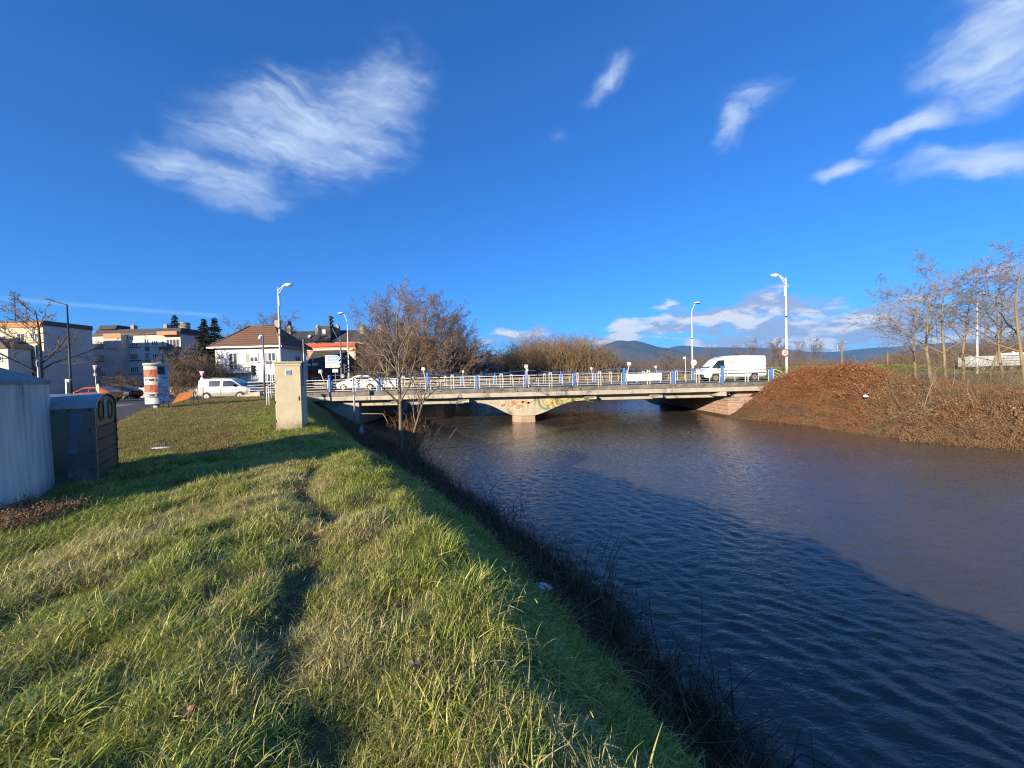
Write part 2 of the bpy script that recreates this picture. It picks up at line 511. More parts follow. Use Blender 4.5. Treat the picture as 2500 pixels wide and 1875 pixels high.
def tiles(name, c1, c2, sx, sz):
    m = bpy.data.materials.new(name); m.use_nodes = True
    t = m.node_tree; b = t.nodes['Principled BSDF']
    tcx = N(t, 'ShaderNodeTexCoord')
    nz = noise(t, tcx.outputs['Object'], 1.5, 5, 0.6)
    col = mixc(t, smooth(t, nz, 0.35, 0.65), c1, c2)
    wv = N(t, 'ShaderNodeTexWave', wave_type='BANDS', bands_direction='Z')
    wv.inputs['Scale'].default_value = sz; wv.inputs['Distortion'].default_value = 0.3
    link(t, tcx.outputs['Object'], wv.inputs[0])
    col = mixc(t, mth(t, 'MULTIPLY', wv.outputs['Fac'], 0.35), col, tuple(x * 0.55 for x in c1))
    link(t, col, b.inputs['Base Color'])
    bn = N(t, 'ShaderNodeBump'); bn.inputs['Distance'].default_value = 0.05
    link(t, wv.outputs['Fac'], bn.inputs['Height']); link(t, bn.outputs[0], b.inputs['Normal'])
    b.inputs['Roughness'].default_value = 0.85
    M[name] = m
tiles('roof_tile_brown', (0.20, 0.105, 0.06), (0.165, 0.085, 0.048), 3, 0.9)
tiles('roof_tile_dark', (0.075, 0.062, 0.055), (0.055, 0.047, 0.043), 3, 0.9)
mat('roof_slate', (0.045, 0.047, 0.052), (0.06, 0.06, 0.062), 0.8, scale=0.6)
mat('roof_flat_brown', (0.15, 0.115, 0.085), (0.12, 0.095, 0.07), 0.9, scale=0.8)
mat('chimney', (0.42, 0.34, 0.27), (0.33, 0.26, 0.20), 0.9, scale=2)
mat('window_frame', (0.74, 0.74, 0.72), None, 0.5)
mat('shutter_white', (0.68, 0.68, 0.66), (0.62, 0.62, 0.60), 0.6, scale=3)
mat('shutter_grey', (0.32, 0.33, 0.34), None, 0.7)
mat('sign_red', (0.50, 0.07, 0.02), (0.42, 0.06, 0.02), 0.45, scale=6)
mat('sign_white', (0.78, 0.76, 0.70), (0.70, 0.68, 0.62), 0.45, scale=6)
mat('sign_blue', (0.10, 0.23, 0.52), (0.13, 0.26, 0.52), 0.4, scale=5)
mat('sign_pale_blue', (0.42, 0.56, 0.75), None, 0.5)
mat('sign_grey', (0.52, 0.52, 0.48), (0.46, 0.46, 0.43), 0.5, scale=5)
mat('ink', (0.05, 0.05, 0.055), None, 0.6)
mat('ink_soft', (0.25, 0.25, 0.25), None, 0.6)
mat('panel_blue', (0.06, 0.15, 0.36), (0.08, 0.19, 0.40), 0.35, scale=2)
mat('poster_red', (0.60, 0.12, 0.06), (0.66, 0.16, 0.08), 0.7, scale=3)
mat('poster_cream', (0.76, 0.68, 0.52), (0.70, 0.62, 0.46), 0.7, scale=6, c3=(0.55, 0.30, 0.14), s3=16, lo3=0.6, hi3=0.65)
mat('poster_skin', (0.34, 0.15, 0.08), (0.42, 0.20, 0.11), 0.7, scale=5)
mat('poster_hair', (0.10, 0.045, 0.025), (0.16, 0.07, 0.035), 0.7, scale=6)
mat('poster_blue', (0.12, 0.25, 0.50), (0.55, 0.60, 0.66), 0.7, scale=5, stretch=(1, 1, 3), lo=0.46, hi=0.54)
mat('poster_torn', (0.52, 0.53, 0.55), (0.36, 0.38, 0.42), 0.75, scale=3, c3=(0.15, 0.27, 0.50), s3=2.6, lo3=0.56, hi3=0.62, st3=(1, 1, 3))
mat('column_grey', (0.48, 0.48, 0.47), (0.40, 0.40, 0.40), 0.7, scale=4)
mat('orange_board', (0.48, 0.14, 0.03), (0.38, 0.11, 0.025), 0.6, scale=3)
mat('bark_grey', (0.23, 0.19, 0.13), (0.14, 0.115, 0.08), 0.9, scale=6, stretch=(1, 1, 0.4))
mat('bark_brown', (0.14, 0.105, 0.075), (0.10, 0.075, 0.052), 0.9, scale=2)
mat('twig_brown', (0.23, 0.16, 0.105), (0.17, 0.12, 0.08), 0.9, scale=0.6)
mat('twig_red', (0.29, 0.19, 0.10), (0.22, 0.155, 0.08), 0.9, scale=0.4)
mat('twig_olive', (0.28, 0.215, 0.12), (0.20, 0.15, 0.09), 0.9, scale=0.8)
mat('twig_grey', (0.27, 0.215, 0.16), (0.20, 0.16, 0.12), 0.9, scale=0.6)
mat('twig_rust', (0.30, 0.14, 0.055), (0.22, 0.10, 0.045), 0.9, scale=2)
mat('leaf_dead', (0.19, 0.135, 0.085), (0.14, 0.10, 0.065), 0.8, scale=3)
mat('leaf_pale', (0.40, 0.22, 0.11), (0.32, 0.16, 0.08), 0.7, scale=9, bump=0.001)
mat('conifer', (0.035, 0.055, 0.035), (0.022, 0.038, 0.028), 0.9, scale=0.5)
mat('reed_dark', (0.075, 0.058, 0.042), (0.045, 0.036, 0.028), 0.9, scale=2)
mat('reed_straw', (0.34, 0.26, 0.15), (0.24, 0.17, 0.10), 0.85, scale=3)
mat('hedge_dark', (0.05, 0.055, 0.03), (0.035, 0.036, 0.022), 0.9, scale=2)
mat('litter_white', (0.75, 0.75, 0.76), None, 0.5)
mat('litter_clear', (0.45, 0.52, 0.62), None, 0.2)
mat('paint_pinkbrown', (0.40, 0.21, 0.13), (0.46, 0.27, 0.17), 0.8, scale=6)
mat('paint_yellow', (0.54, 0.46, 0.16), (0.46, 0.40, 0.17), 0.8, scale=3)
mat('paint_cream', (0.66, 0.54, 0.30), None, 0.8)
mat('paint_green', (0.10, 0.22, 0.10), (0.14, 0.26, 0.12), 0.8, scale=5)
mat('paint_black', (0.10, 0.095, 0.05), None, 0.8)
mat('paint_teal', (0.16, 0.19, 0.20), None, 0.8)
mat('sign_yellow', (0.72, 0.60, 0.28), None, 0.5)

# ================================================================== terrain
ZW = -2.27
def ss(x, a, b):
    t = np.clip((x - a) / (b - a), 0, 1)
    return t * t * (3 - 2 * t)
XC_T = np.array([(-30, 10), (-10, 4.2), (0, 0.75), (1.5, 0.2), (2.75, -0.35), (4.8, -1.4), (7.2, -2.8), (11.2, -5.3), (16, -8.9), (22, -12.4), (28, -15.6), (31, -17.2), (47, -17.4), (60, -13), (75, -7), (95, 4), (120, 26), (200, 110), (400, 330)], float)
XW_T = np.array([(-30, 13.5), (-10, 8), (0, 3.3), (3.7, 2.15), (6.65, 1.35), (9.1, 0.15), (13.9, -2.5), (21.6, -6.8), (27, -10.0), (31, -12.3), (47, -12.6), (60, -9.5), (75, -3.5), (95, 8), (120, 30), (200, 115), (400, 335)], float)
XR_T = np.array([(-30, 44), (0, 29), (10, 25), (17, 22.6), (20, 20.6), (26.3, 20.4), (29.6, 18.8), (31.6, 17.7), (47, 17.7), (60, 20.5), (75, 27), (95, 42), (120, 66), (200, 160), (400, 380)], float)
def xc(Y):
    Y = np.asarray(Y, float)
    return np.interp(Y, XC_T[:, 0], XC_T[:, 1]) + (0.05 * np.sin(2.3 * Y) + 0.06 * np.sin(5.1 * Y + 1) + 0.04 * np.sin(11.3 * Y)) * (1 - ss(Y, 14, 20))
def xw(Y): return np.interp(Y, XW_T[:, 0], XW_T[:, 1])
def xr(Y): return np.interp(Y, XR_T[:, 0], XR_T[:, 1])
def xedge(Y): return np.interp(Y, [-5, 12, 15.5, 20, 25, 29, 30.6], [-11.5, -13, -16, -19.5, -22.5, -24, -23])
_ph = RNG.uniform(0, 6.28, (24, 3))
_fr = RNG.normal(0, 1, (24, 2))
def fbm(X, Y, s, o=0):
    """cheap smooth noise, about -1..1"""
    r = 0
    for i in range(8):
        k = (i + o * 8) % 24
        a = _fr[k] / np.hypot(*_fr[k])
        f = (0.6 + 0.28 * i) * s
        r = r + np.sin((X * a[0] + Y * a[1]) * f * 2.2 + _ph[k, 0] + 1.3 * np.sin((Y * a[0] - X * a[1]) * f * 1.3 + _ph[k, 1]))
    return r / 5.0
def track(X, Y):
    c = -0.92 - (Y - 1.55) * 0.5 + 0.11 * np.sin(Y * 1.9) + 0.07 * np.sin(Y * 4.3 + 1)
    return np.exp(-((X - c) / 0.23) ** 2) * ss(Y, -2, 1) * (1 - ss(Y, 6.5, 9))
def zroad_ramp(X, Y):
    return 0.52 * ss(X, -27, -16)
def zg(X, Y):
    X = np.asarray(X, float); Y = np.asarray(Y, float)
    near = np.exp(-((X + 2) ** 2 + (Y - 4) ** 2) / 140.0)
    lawn = 0.45 * ss(Y, 8, 29) - 0.17 * ss(-X, 2.5, 7.0) * (1 - ss(Y, 9, 14))
    lawn = lawn + near * (0.045 * fbm(X, Y, 1.0, 0) + 0.055 * fbm(X, Y, 2.3, 1) * (1 - ss((X - xc(Y)), 0.0, 1.2))) - 0.06 * track(X, Y)
    road = np.where(Y > 30.3, zroad_ramp(X, Y), 0.0)
    wl = ss(X - xedge(Y), -0.1, 0.7) * (1 - ss(Y, 30.3, 31.0))
    left = lawn * wl + road * (1 - wl)
    left = np.where(Y > 47.5, road * (1 - ss(Y, 47.5, 60)), left)
    c, w = xc(Y), xw(Y)
    t = (X - c) / (w - c)
    tc_ = np.clip(t, 0, 1.0)
    s = 1 - (1 - tc_) ** 1.25 - 0.10 * tc_ * np.exp(-((tc_ / 0.10) ** 2))
    s = s - 0.05 * np.exp(-((t - 0.02) / 0.12) ** 2) * 0 
    leftbank = left * (1 - s) + ZW * s
    bed = ZW - 0.9 * ss(t, 1.0, 1.5)
    zl = np.where(t < 1, leftbank, bed)
    r = xr(Y)
    d = X - r
    top = 0.45 - 0.40 * (1 - ss(Y, 26, 32)) * (1 - ss(d, 14, 22)) + 0.75 * ss(Y, 21, 27.5) * (1 - ss(Y, 30, 32.5)) * np.exp(-((X - 24.6) / 4.2) ** 2)
    wid = 5.6 - 1.2 * ss(Y, 27, 31)
    rb = ZW + (top - ZW) * ss(d, -0.6, wid) ** 0.85 + 0.12 * fbm(X, Y, 0.5, 2) * ss(d, 0.5, 4) * (1 - ss(d, 12, 25)) * (1 - ss(Y, 29, 31))
    dike = 1.35 * ss(Y, 50, 57) * ss(X, 14, 24) * (1 - ss(X, 58, 66)) * ss(d, 4, 12)
    rb = rb + dike
    zr = np.where(d < -0.6, ZW - 0.9 * ss(-d, 0.6, 2.5), rb)
    mid = 0.5 * (c + r) * 0 + 0.5 * (w + r)
    z = np.where(X < mid, zl, zr)
    far = ss(np.hypot(X, Y), 300, 700)
    return z * (1 - far) + 0.3 * far
def axis(dense, lo, hi, step, grow=1.16, limit=9900):
    a = list(np.arange(lo, hi + 1e-6, step))
    s = step
    while a[-1] < limit:
        s *= grow; a.append(min(a[-1] + s, limit))
    s = step
    b = []
    x = lo
    while x > -limit:
        s *= grow; x = max(x - s, -limit); b.append(x)
    return np.array(b[::-1] + a)
def grid_mesh(name, xs, ys, zf):
    X, Y = np.meshgrid(xs, ys)
    Z = zf(X, Y)
    V = np.stack([X, Y, Z], -1).reshape(-1, 3)
    nx, ny = len(xs), len(ys)
    i = np.arange(ny - 1)[:, None] * nx
    j = np.arange(nx - 1)[None, :]
    F = np.stack([i + j, i + j + 1, i + nx + j + 1, i + nx + j], -1).reshape(-1, 4)
    return mesh_np(name, V, F, True)
gxs = axis(None, -30, 32, 0.22, 1.12)
gys = axis(None, 0.0, 34, 0.22, 1.12)
gme = grid_mesh('ground', gxs, gys, zg)
def soil_attr(me):
    n = len(me.vertices)
    co = np.empty(n * 3, np.float32); me.vertices.foreach_get('co', co); co = co.reshape(-1, 3)
    X, Y = co[:, 0], co[:, 1]
    t = (X - xc(Y)) / (xw(Y) - xc(Y))
    d = X - xr(Y)
    soil = np.maximum(ss(t, 0.42, 0.56) * (d < -3), ss(d, -6, -1) * (1 - ss(d, 13, 18)) * (Y < 47))
    soil = np.maximum(soil, ss(Y, 64, 75) * 0.7)
    far = ss(np.hypot(X, Y), 300, 900)
    soil = soil * (1 - far) + far * 0.75
    a = me.attributes.new('soil', 'FLOAT', 'POINT'); a.data.foreach_set('value', soil.astype(np.float32))
    p = (track(X, Y) * 0.9 + 0.5 * np.clip(fbm(X, Y, 0.55, 1) - 0.2, 0, 1)) * (t < 0.1)
    a = me.attributes.new('straw', 'FLOAT', 'POINT'); a.data.foreach_set('value', p.astype(np.float32))
soil_attr(gme)
def ground_mat():
    m = bpy.data.materials.new('ground'); m.use_nodes = True
    t = m.node_tree; b = t.nodes['Principled BSDF']
    g = N(t, 'ShaderNodeNewGeometry')
    def attr(n):
        a = N(t, 'ShaderNodeAttribute'); a.attribute_name = n; return a.outputs['Fac']
    n1 = noise(t, g.outputs['Position'], 1.1, 6, 0.6)
    n2 = noise(t, g.outputs['Position'], 9.0, 6, 0.7)
    grass = mixc(t, smooth(t, n1, 0.35, 0.65), (0.12, 0.115, 0.038), (0.20, 0.16, 0.07))
    grass = mixc(t, smooth(t, n2, 0.50, 0.68), grass, (0.075, 0.08, 0.026))
    grass = mixc(t, mth(t, 'MULTIPLY', attr('straw'), 0.7), grass, (0.13, 0.095, 0.05))
    soil = mixc(t, smooth(t, n2, 0.4, 0.62), (0.075, 0.05, 0.032), (0.12, 0.075, 0.045))
    link(t, mixc(t, attr('soil'), grass, soil), b.inputs['Base Color'])
    b.inputs['Roughness'].default_value = 0.95
    b.inputs['Specular IOR Level'].default_value = 0.1
    bn = N(t, 'ShaderNodeBump'); bn.inputs['Distance'].default_value = 0.05
    link(t, noise(t, g.outputs['Position'], 14.0, 7, 0.7), bn.inputs['Height']); link(t, bn.outputs[0], b.inputs['Normal'])
    M['ground'] = m
ground_mat()
ground = tag(add_obj('ground', gme, 'ground'), kind='structure')

# ------------------------------------------------------------------ river
def water_z(X, Y):
    r = np.random.default_rng(5)
    wx = X + 0.35 * fbm(X, Y, 0.55, 1) ; wy = Y + 0.35 * fbm(X, Y, 0.5, 2)
    amp = 0.75 + 0.45 * fbm(X, Y, 0.22, 0)
    z = np.zeros_like(X)
    for i in range(22):
        lam = 0.135 * (1.066 ** i)
        th = math.radians(68) + r.normal(0, 0.62)
        k = 2 * math.pi / lam
        a = 0.0082 * lam ** 0.95
        z += a * np.sin(k * (wx * math.cos(th) + wy * math.sin(th)) + r.uniform(0, 6.28))
    # sharpen the crests a little
    z = z * amp
    z = z + 9.0 * z * z * np.sign(z) * (z > 0) + 4.0 * z * np.abs(z) * (z < 0)
    fade = 1 - 0.45 * ss(Y, 20, 45)
    return ZW + z * fade * 0.85
wxs = np.unique(np.concatenate([np.arange(-14, -4, 0.25), np.arange(-4, 12, 0.055), np.arange(12, 32, 0.13), np.arange(32, 140, 2.0)]))
wys = [1.2]
while wys[-1] < 180:
    wys.append(wys[-1] + max(0.045, min(0.0085 * wys[-1], 1.5)))
wme = grid_mesh('river', wxs, np.array(wys), water_z)
def water_mat():
    m = bpy.data.materials.new('water'); m.use_nodes = True
    t = m.node_tree; b = t.nodes['Principled BSDF']
    g = N(t, 'ShaderNodeNewGeometry')
    n1 = noise(t, g.outputs['Position'], 0.35, 4, 0.6)
    link(t, mixc(t, smooth(t, n1, 0.35, 0.65), (0.088, 0.078, 0.058), (0.072, 0.064, 0.050)), b.inputs['Base Color'])
    b.inputs['Roughness'].default_value = 0.045
    b.inputs['IOR'].default_value = 1.333
    b.inputs['Specular IOR Level'].default_value = 0.5
    mp = N(t, 'ShaderNodeMapping'); mp.inputs['Rotation'].default_value = (0, 0, math.radians(-22)); mp.inputs['Scale'].default_value = (1.0, 2.2, 1)
    link(t, g.outputs['Position'], mp.inputs[0])
    nb = mth(t, 'ADD', noise(t, mp.outputs[0], 4.0, 4, 0.55, 0.6), mth(t, 'MULTIPLY', noise(t, mp.outputs[0], 13.0, 3, 0.6, 0.4), 0.35))
    bn = N(t, 'ShaderNodeBump'); bn.inputs['Distance'].default_value = 0.018; bn.inputs['Strength'].default_value = 0.9
    link(t, nb, bn.inputs['Height']); link(t, bn.outputs[0], b.inputs['Normal'])
    M['water'] = m
water_mat()
river = tag(add_obj('river', wme, 'water'), kind='structure')

# ------------------------------------------------------------------ roads
def sheet(name, Ys, xl, xrt, nx, mat_, dz):
    V, F = [], []
    for Y in Ys:
        a, b = xl(Y), xrt(Y)
        for k in range(nx + 1):
            x = a + (b - a) * k / nx
            V.append((x, Y, float(zg(x, Y)) + dz))
    for i in range(len(Ys) - 1):
        for k in range(nx):
            F.append((i * (nx + 1) + k, i * (nx + 1) + k + 1, (i + 1) * (nx + 1) + k + 1, (i + 1) * (nx + 1) + k))
    return tag(add_obj(name, mesh_np(name, V, F, True), mat_), kind='structure')
YS1 = list(np.arange(2, 30.4, 0.4)) + [30.6, 31.0]
sheet('road', YS1, lambda Y: -120.0, lambda Y: float(xedge(Y)) + 0.05, 60, 'asphalt', 0.03)
sheet('road', [31.0, 34, 37, 40, 43, 46.8], lambda Y: -120.0, lambda Y: -19.5, 80, 'asphalt', 0.03)
sheet('pavement', [46.8, 49, 52], lambda Y: -120.0, lambda Y: -22.0, 60, 'pavement', 0.14)
sheet('road', [33.2, 37, 41, 44.8], lambda Y: 22.2, lambda Y: 160.0, 60, 'asphalt', 0.06)
YR = list(np.arange(22.5, 75, 2.0))
# painted markings
def marking(name, pts, w=0.14):
    m = MB()
    for (a, b) in zip(pts[:-1], pts[1:]):
        a = Vector(a); b = Vector(b); d = (b - a).normalized(); n = Vector((-d.y, d.x)) * w / 2
        q = [a - n, b - n, b + n, a + n]
        m.add([(p.x, p.y, float(zg(p.x, p.y)) + 0.04) for p in q], [(0, 1, 2, 3)])
    o = m.build(name, 'road_white')
    return tag(o, kind='structure')
for k in range(6):
    y = 25.6 + k * 1.05
    marking('road_marking', [(-41 - k, y), (-27.2 - k * 0.6, y)], 0.5)
marking('road_marking', [(-15.2, 12.6), (-17.8, 16.6), (-20.4, 21), (-23.2, 26), (-25, 30)], 0.13)
marking('road_marking', [(-30, 30.9), (-22, 31.4)], 0.35)
marking('road_marking', [(-60, 39), (-16, 39)], 0.15)

# ------------------------------------------------------------------ hills
def hills(name, pts, Y, depth, col1, col2):
    """ridge given as photo skyline points at distance Y"""
    us = np.linspace(pts[0][0], pts[-1][0], 160)
    vs = np.interp(us, [p[0] for p in pts], [p[1] for p in pts])
    kern = np.ones(5) / 5
    vs2 = np.convolve(np.pad(vs, 2, 'edge'), kern, 'valid')
    rows = []
    nr = 26
    r = np.random.default_rng(int(Y))
    jag = np.cumsum(r.normal(0, 1, 160)); jag -= np.linspace(jag[0], jag[-1], 160); jag = jag / (np.abs(jag).max() + 1e-6) * Y * 0.0009
    for k in range(nr):
        f = k / (nr - 1)
        yy = Y - depth * (1 - f)
        row = []
        for i, (u, v) in enumerate(zip(us, vs2)):
            p = at(u, v, Y)
            h = (p.z + jag[i]) * (f ** 0.8) + 0.10 * p.z * f * (1 - f) * 4 * math.sin(p.x * 0.0021 * (8000 / Y) + 2.2 * math.sin(yy * 0.004) + i * 0.06)
            row.append((p.x * (0.9 + 0.1 * f), yy, max(h, -5)))
        rows.append(row)
    back = [(x * 1.04, y + depth * 0.6, -5) for (x, y, z) in rows[-1]]
    rows.append(back)
    V = np.array(rows).reshape(-1, 3)
    nx = 160
    i = np.arange(len(rows) - 1)[:, None] * nx
    j = np.arange(nx - 1)[None, :]
    F = np.stack([i + j, i + j + 1, i + nx + j + 1, i + nx + j], -1).reshape(-1, 4)
    if 'hill_' + name not in M:
        mat('hill_' + name, col1, col2, 0.95, scale=0.003, detail=8, spec=0.0)
    return tag(add_obj('hill', mesh_np('hill', V, F, True), 'hill_' + name), kind='structure')
hills('a', [(1380, 905), (1440, 862), (1470, 845), (1500, 834), (1517, 831), (1532, 834), (1550, 831), (1575, 838), (1610, 848), (1640, 851), (1680, 868), (1730, 885), (1800, 903)], 7200, 1800, (0.035, 0.045, 0.035), (0.06, 0.055, 0.04))
hills('b', [(700, 915), (1000, 885), (1150, 868), (1190, 866), (1240, 864), (1300, 872), (1450, 880), (1600, 868), (1630, 848), (1660, 839), (1690, 848), (1720, 849), (1800, 848), (1900, 852), (2000, 862), (2060, 858), (2120, 850), (2200, 846), (2330, 836), (2420, 842), (2600, 850), (3000, 880)], 9300, 1800, (0.035, 0.045, 0.035), (0.05, 0.05, 0.04))

# ================================================================== bridge
YB0, YB1 = 31.2, 46.9            # near and far edges of the deck
ZD = 0.60                        # top of the edge kerb
XB0, XB1 = -19.6, 22.1
br = thing('road_bridge', 'low concrete road bridge with one curved pier crossing the river', 'bridge', ((XB0 + XB1) / 2 * 0, 0, 0))
MB().box(XB0, XB1, YB0 + 0.36, YB1 - 0.36, 0.05, 0.50).build('deck_slab', 'concrete_wall', br)
MB().box(XB0, XB1, 34.0, 44.2, 0.502, 0.53).build('road_surface', 'asphalt', br)
for (y0, y1, s) in ((YB0, YB0 + 0.355, -1), (YB1 - 0.355, YB1, 1)):
    n = 9
    for i in range(n):
        a = XB0 + (XB1 - XB0) * i / n; b = XB0 + (XB1 - XB0) * (i + 1) / n
        MB().box(a + 0.006, b - 0.006, y0 + RNG.uniform(0, 0.012), y1, 0.235, ZD + RNG.uniform(-0.012, 0.012), 0.015).build('kerb_beam', 'concrete_old', br)
MB().box(XB0, XB1, YB0 + 0.05, YB1 - 0.05, -0.12, 0.225).build('ledge', 'concrete_pale', br)
XP = 0.95
def soffit(x):
    dx = x - XP
    half = 0.75
    reach = 3.9 if dx < 0 else 4.9
    e = max(0.0, abs(dx) - half) / (reach - half)
    if e >= 1: 
        return -0.63
    f = 0.5 + 0.5 * math.cos(math.pi * (e ** 0.80))
    return -0.63 - 1.15 * f
def beam_poly():
    xs = [-13.9, -9, -5.5] + list(np.linspace(XP - 3.9, XP - 0.75, 14)) + list(np.linspace(XP + 0.75, XP + 4.9, 16)) + [9, 13, 17.4, 18.2]
    bot = [(x, soffit(x) if x < 17.5 else -0.45) for x in xs]
    return bot + [(18.2, -0.121), (-13.9, -0.121)]
YW = YB0 + 1.0                   # the web stands back under the cantilever
for i, y in enumerate((YW, 36.2, 40.6, YB1 - 1.5)):
    MB().prism(beam_poly(), y, y + 0.5, 'y').build('beam', 'concrete_pale', br)
MB().box(XP - 0.72, XP + 0.72, YW + 0.51, YB1 - 1.5, -1.775, -0.125).build('pier_wall', 'concrete_pale', br)
# stone pier foot with cutwater: separate dressed blocks
def foot(z0, z1, g=0.0):
    a = 0.98 + g
    return [(XP - a, YW + 0.45), (XP - a * 0.9, YW - 0.05), (XP - 0.30, YW - 0.62 - g), (XP + a * 0.88, YW - 0.55 - g), (XP + a, YW + 0.0), (XP + a, YB1 - 1.2), (XP - a, YB1 - 1.2)]
MB().prism(foot(0, 0), -2.05, -1.781).build('pier_stone', 'stone_tan', br)
MB().prism(foot(0, 0, 0.025), -3.1, -2.053).build('pier_stone', 'stone_pink', br)
for u in (970, 1133, 1441, 1601):
    x = at(u, 985, YW - 0.4).x
    MB().add([(x - 0.45, YW - 0.003, -0.40), (x + 0.45, YW - 0.003, -0.40), (x + 0.45, YW - 0.003, -0.122), (x - 0.45, YW - 0.003, -0.122), (x - 0.38, YW - 0.55, -0.52), (x + 0.45, YW - 0.75, -0.50), (x + 0.45, YW - 0.75, -0.33), (x - 0.45, YW - 0.75, -0.33)],
             [(0, 1, 5, 4), (0, 4, 7, 3), (1, 2, 6, 5), (4, 5, 6, 7), (3, 7, 6, 2)]).build('bracket', 'concrete_pale', br)
x = 17.3
MB().add([(x - 0.9, YW - 0.9, -0.45), (x + 0.1, YW - 0.9, -0.50), (x + 0.1, YW - 0.9, -0.14), (x - 0.35, YW - 0.9, -0.14), (x - 0.9, YW - 0.01, -0.45), (x + 0.1, YW - 0.01, -0.50), (x + 0.1, YW - 0.01, -0.14), (x - 0.35, YW - 0.01, -0.14)],
         [(0, 1, 2, 3), (7, 6, 5, 4), (0, 4, 5, 1), (1, 5, 6, 2), (2, 6, 7, 3), (3, 7, 4, 0)]).build('bearing_block', 'concrete_pale', br)
# abutments
AX = 17.72
def abut(xa, xb, ya, yb, z0, z1):
    return MB().box(xa, xb, ya, yb, z0, z1)
ab = abut(AX + 0.05, 23.5, 31.62, YB1 - 0.4, -3.2, -0.66).build('abutment', 'mortar', br)
ab2 = abut(18.6, 23.5, 32.2, YB1 - 0.4, -0.658, -0.13).build('abutment', 'mortar', br)
abl = abut(-20, -12.75, 32.0, YB1 - 0.4, -3.2, -0.13).build('abutment', 'concrete_wall', br)
rs = np.random.default_rng(3)
def stone_row_x(z0, z1, y0, y1, xf, depth, par, mats):       # stones on a face looking to -X
    y = y0
    while y < y1 - 0.05:
        l = rs.uniform(0.38, 0.95); e = min(y + l, y1)
        MB().box(xf - rs.uniform(0.0, 0.035), xf + depth, y + 0.008, e - 0.008, z0 + 0.008, z1 - 0.008, 0.012).build('stone', mats[rs.integers(len(mats))], par)
        y = e
def stone_row_y(z0, z1, x0, x1, yf, depth, par, mats):       # stones on a face looking to -Y
    x = x0
    while x < x1 - 0.05:
        l = rs.uniform(0.38, 0.95); e = min(x + l, x1)
        MB().box(x + 0.008, e - 0.008, yf - rs.uniform(0.0, 0.035), yf + depth, z0 + 0.008, z1 - 0.008, 0.012).build('stone', mats[rs.integers(len(mats))], par)
        x = e
pk = ['stone_pink', 'stone_pink', 'stone_pink', 'stone_tan']
zr_ = [-2.6, -2.28, -1.96, -1.66, -1.36, -1.06, -0.93]
for a, b in zip(zr_[:-1], zr_[1:]):
    stone_row_x(a, b, 31.62, 43.5, AX, 0.05, ab, pk if b > -2 else ['stone_tan', 'stone_grey'])
    stone_row_y(a, b, AX + 0.052, 18.95, 31.57, 0.05, ab, pk)
stone_row_x(-0.93, -0.66, 31.5, 43.5, AX - 0.06, 0.11, ab, ['stone_grey'])
stone_row_y(-0.93, -0.66, AX + 0.052, 18.6, 31.50, 0.12, ab, ['stone_grey'])
for a, b in zip([-1.7, -1.45, -1.2, -0.95, -0.66, -0.42, -0.16], [-1.45, -1.2, -0.95, -0.66, -0.42, -0.16, -0.13]):
    if b - a > 0.1:
        stone_row_y(a, b, 19.0 if b < -0.6 else 18.65, 22.4, 31.56 if b < -0.6 else 32.15, 0.06, ab, pk)
# graffiti: flat paint a few millimetres proud of the web
def ribbon(pts, w, y, name, m_):
    pts = [Vector((a, b)) for a, b in pts]
    b = MB()
    L, R = [], []
    for i, p in enumerate(pts):
        t = (pts[min(i + 1, len(pts) - 1)] - pts[max(i - 1, 0)]).normalized()
        n = Vector((-t.y, t.x)) * w / 2
        L.append(p + n); R.append(p - n)
    vs = [(p.x, y, p.y) for p in L] + [(p.x, y, p.y) for p in R]
    n = len(pts)
    b.add(vs, [(i, i + n, i + n + 1, i + 1) for i in range(n - 1)])
    return b.build(name, m_, br)
def gz(u, v):
    p = at(u, v, YW); return (p.x, p.z)
def curve(pts, n=6):
    out = []
    P = [Vector(p) for p in pts]
    for i in range(len(P) - 1):
        p0 = P[max(i - 1, 0)]; p1 = P[i]; p2 = P[i + 1]; p3 = P[min(i + 2, len(P) - 1)]
        for k in range(n):
            t = k / n
            out.append(0.5 * ((2 * p1) + (-p0 + p2) * t + (2 * p0 - 5 * p1 + 4 * p2 - p3) * t * t + (-p0 + 3 * p1 - 3 * p2 + p3) * t ** 3))
    out.append(P[-1])
    return [(p.x, p.y) for p in out]
def zu(x, y):                    # pixel of the 1160..1500 x 930..1060 detail
    return gz(1160 + x * 340 / 2212, 930 + y * 130 / 846)
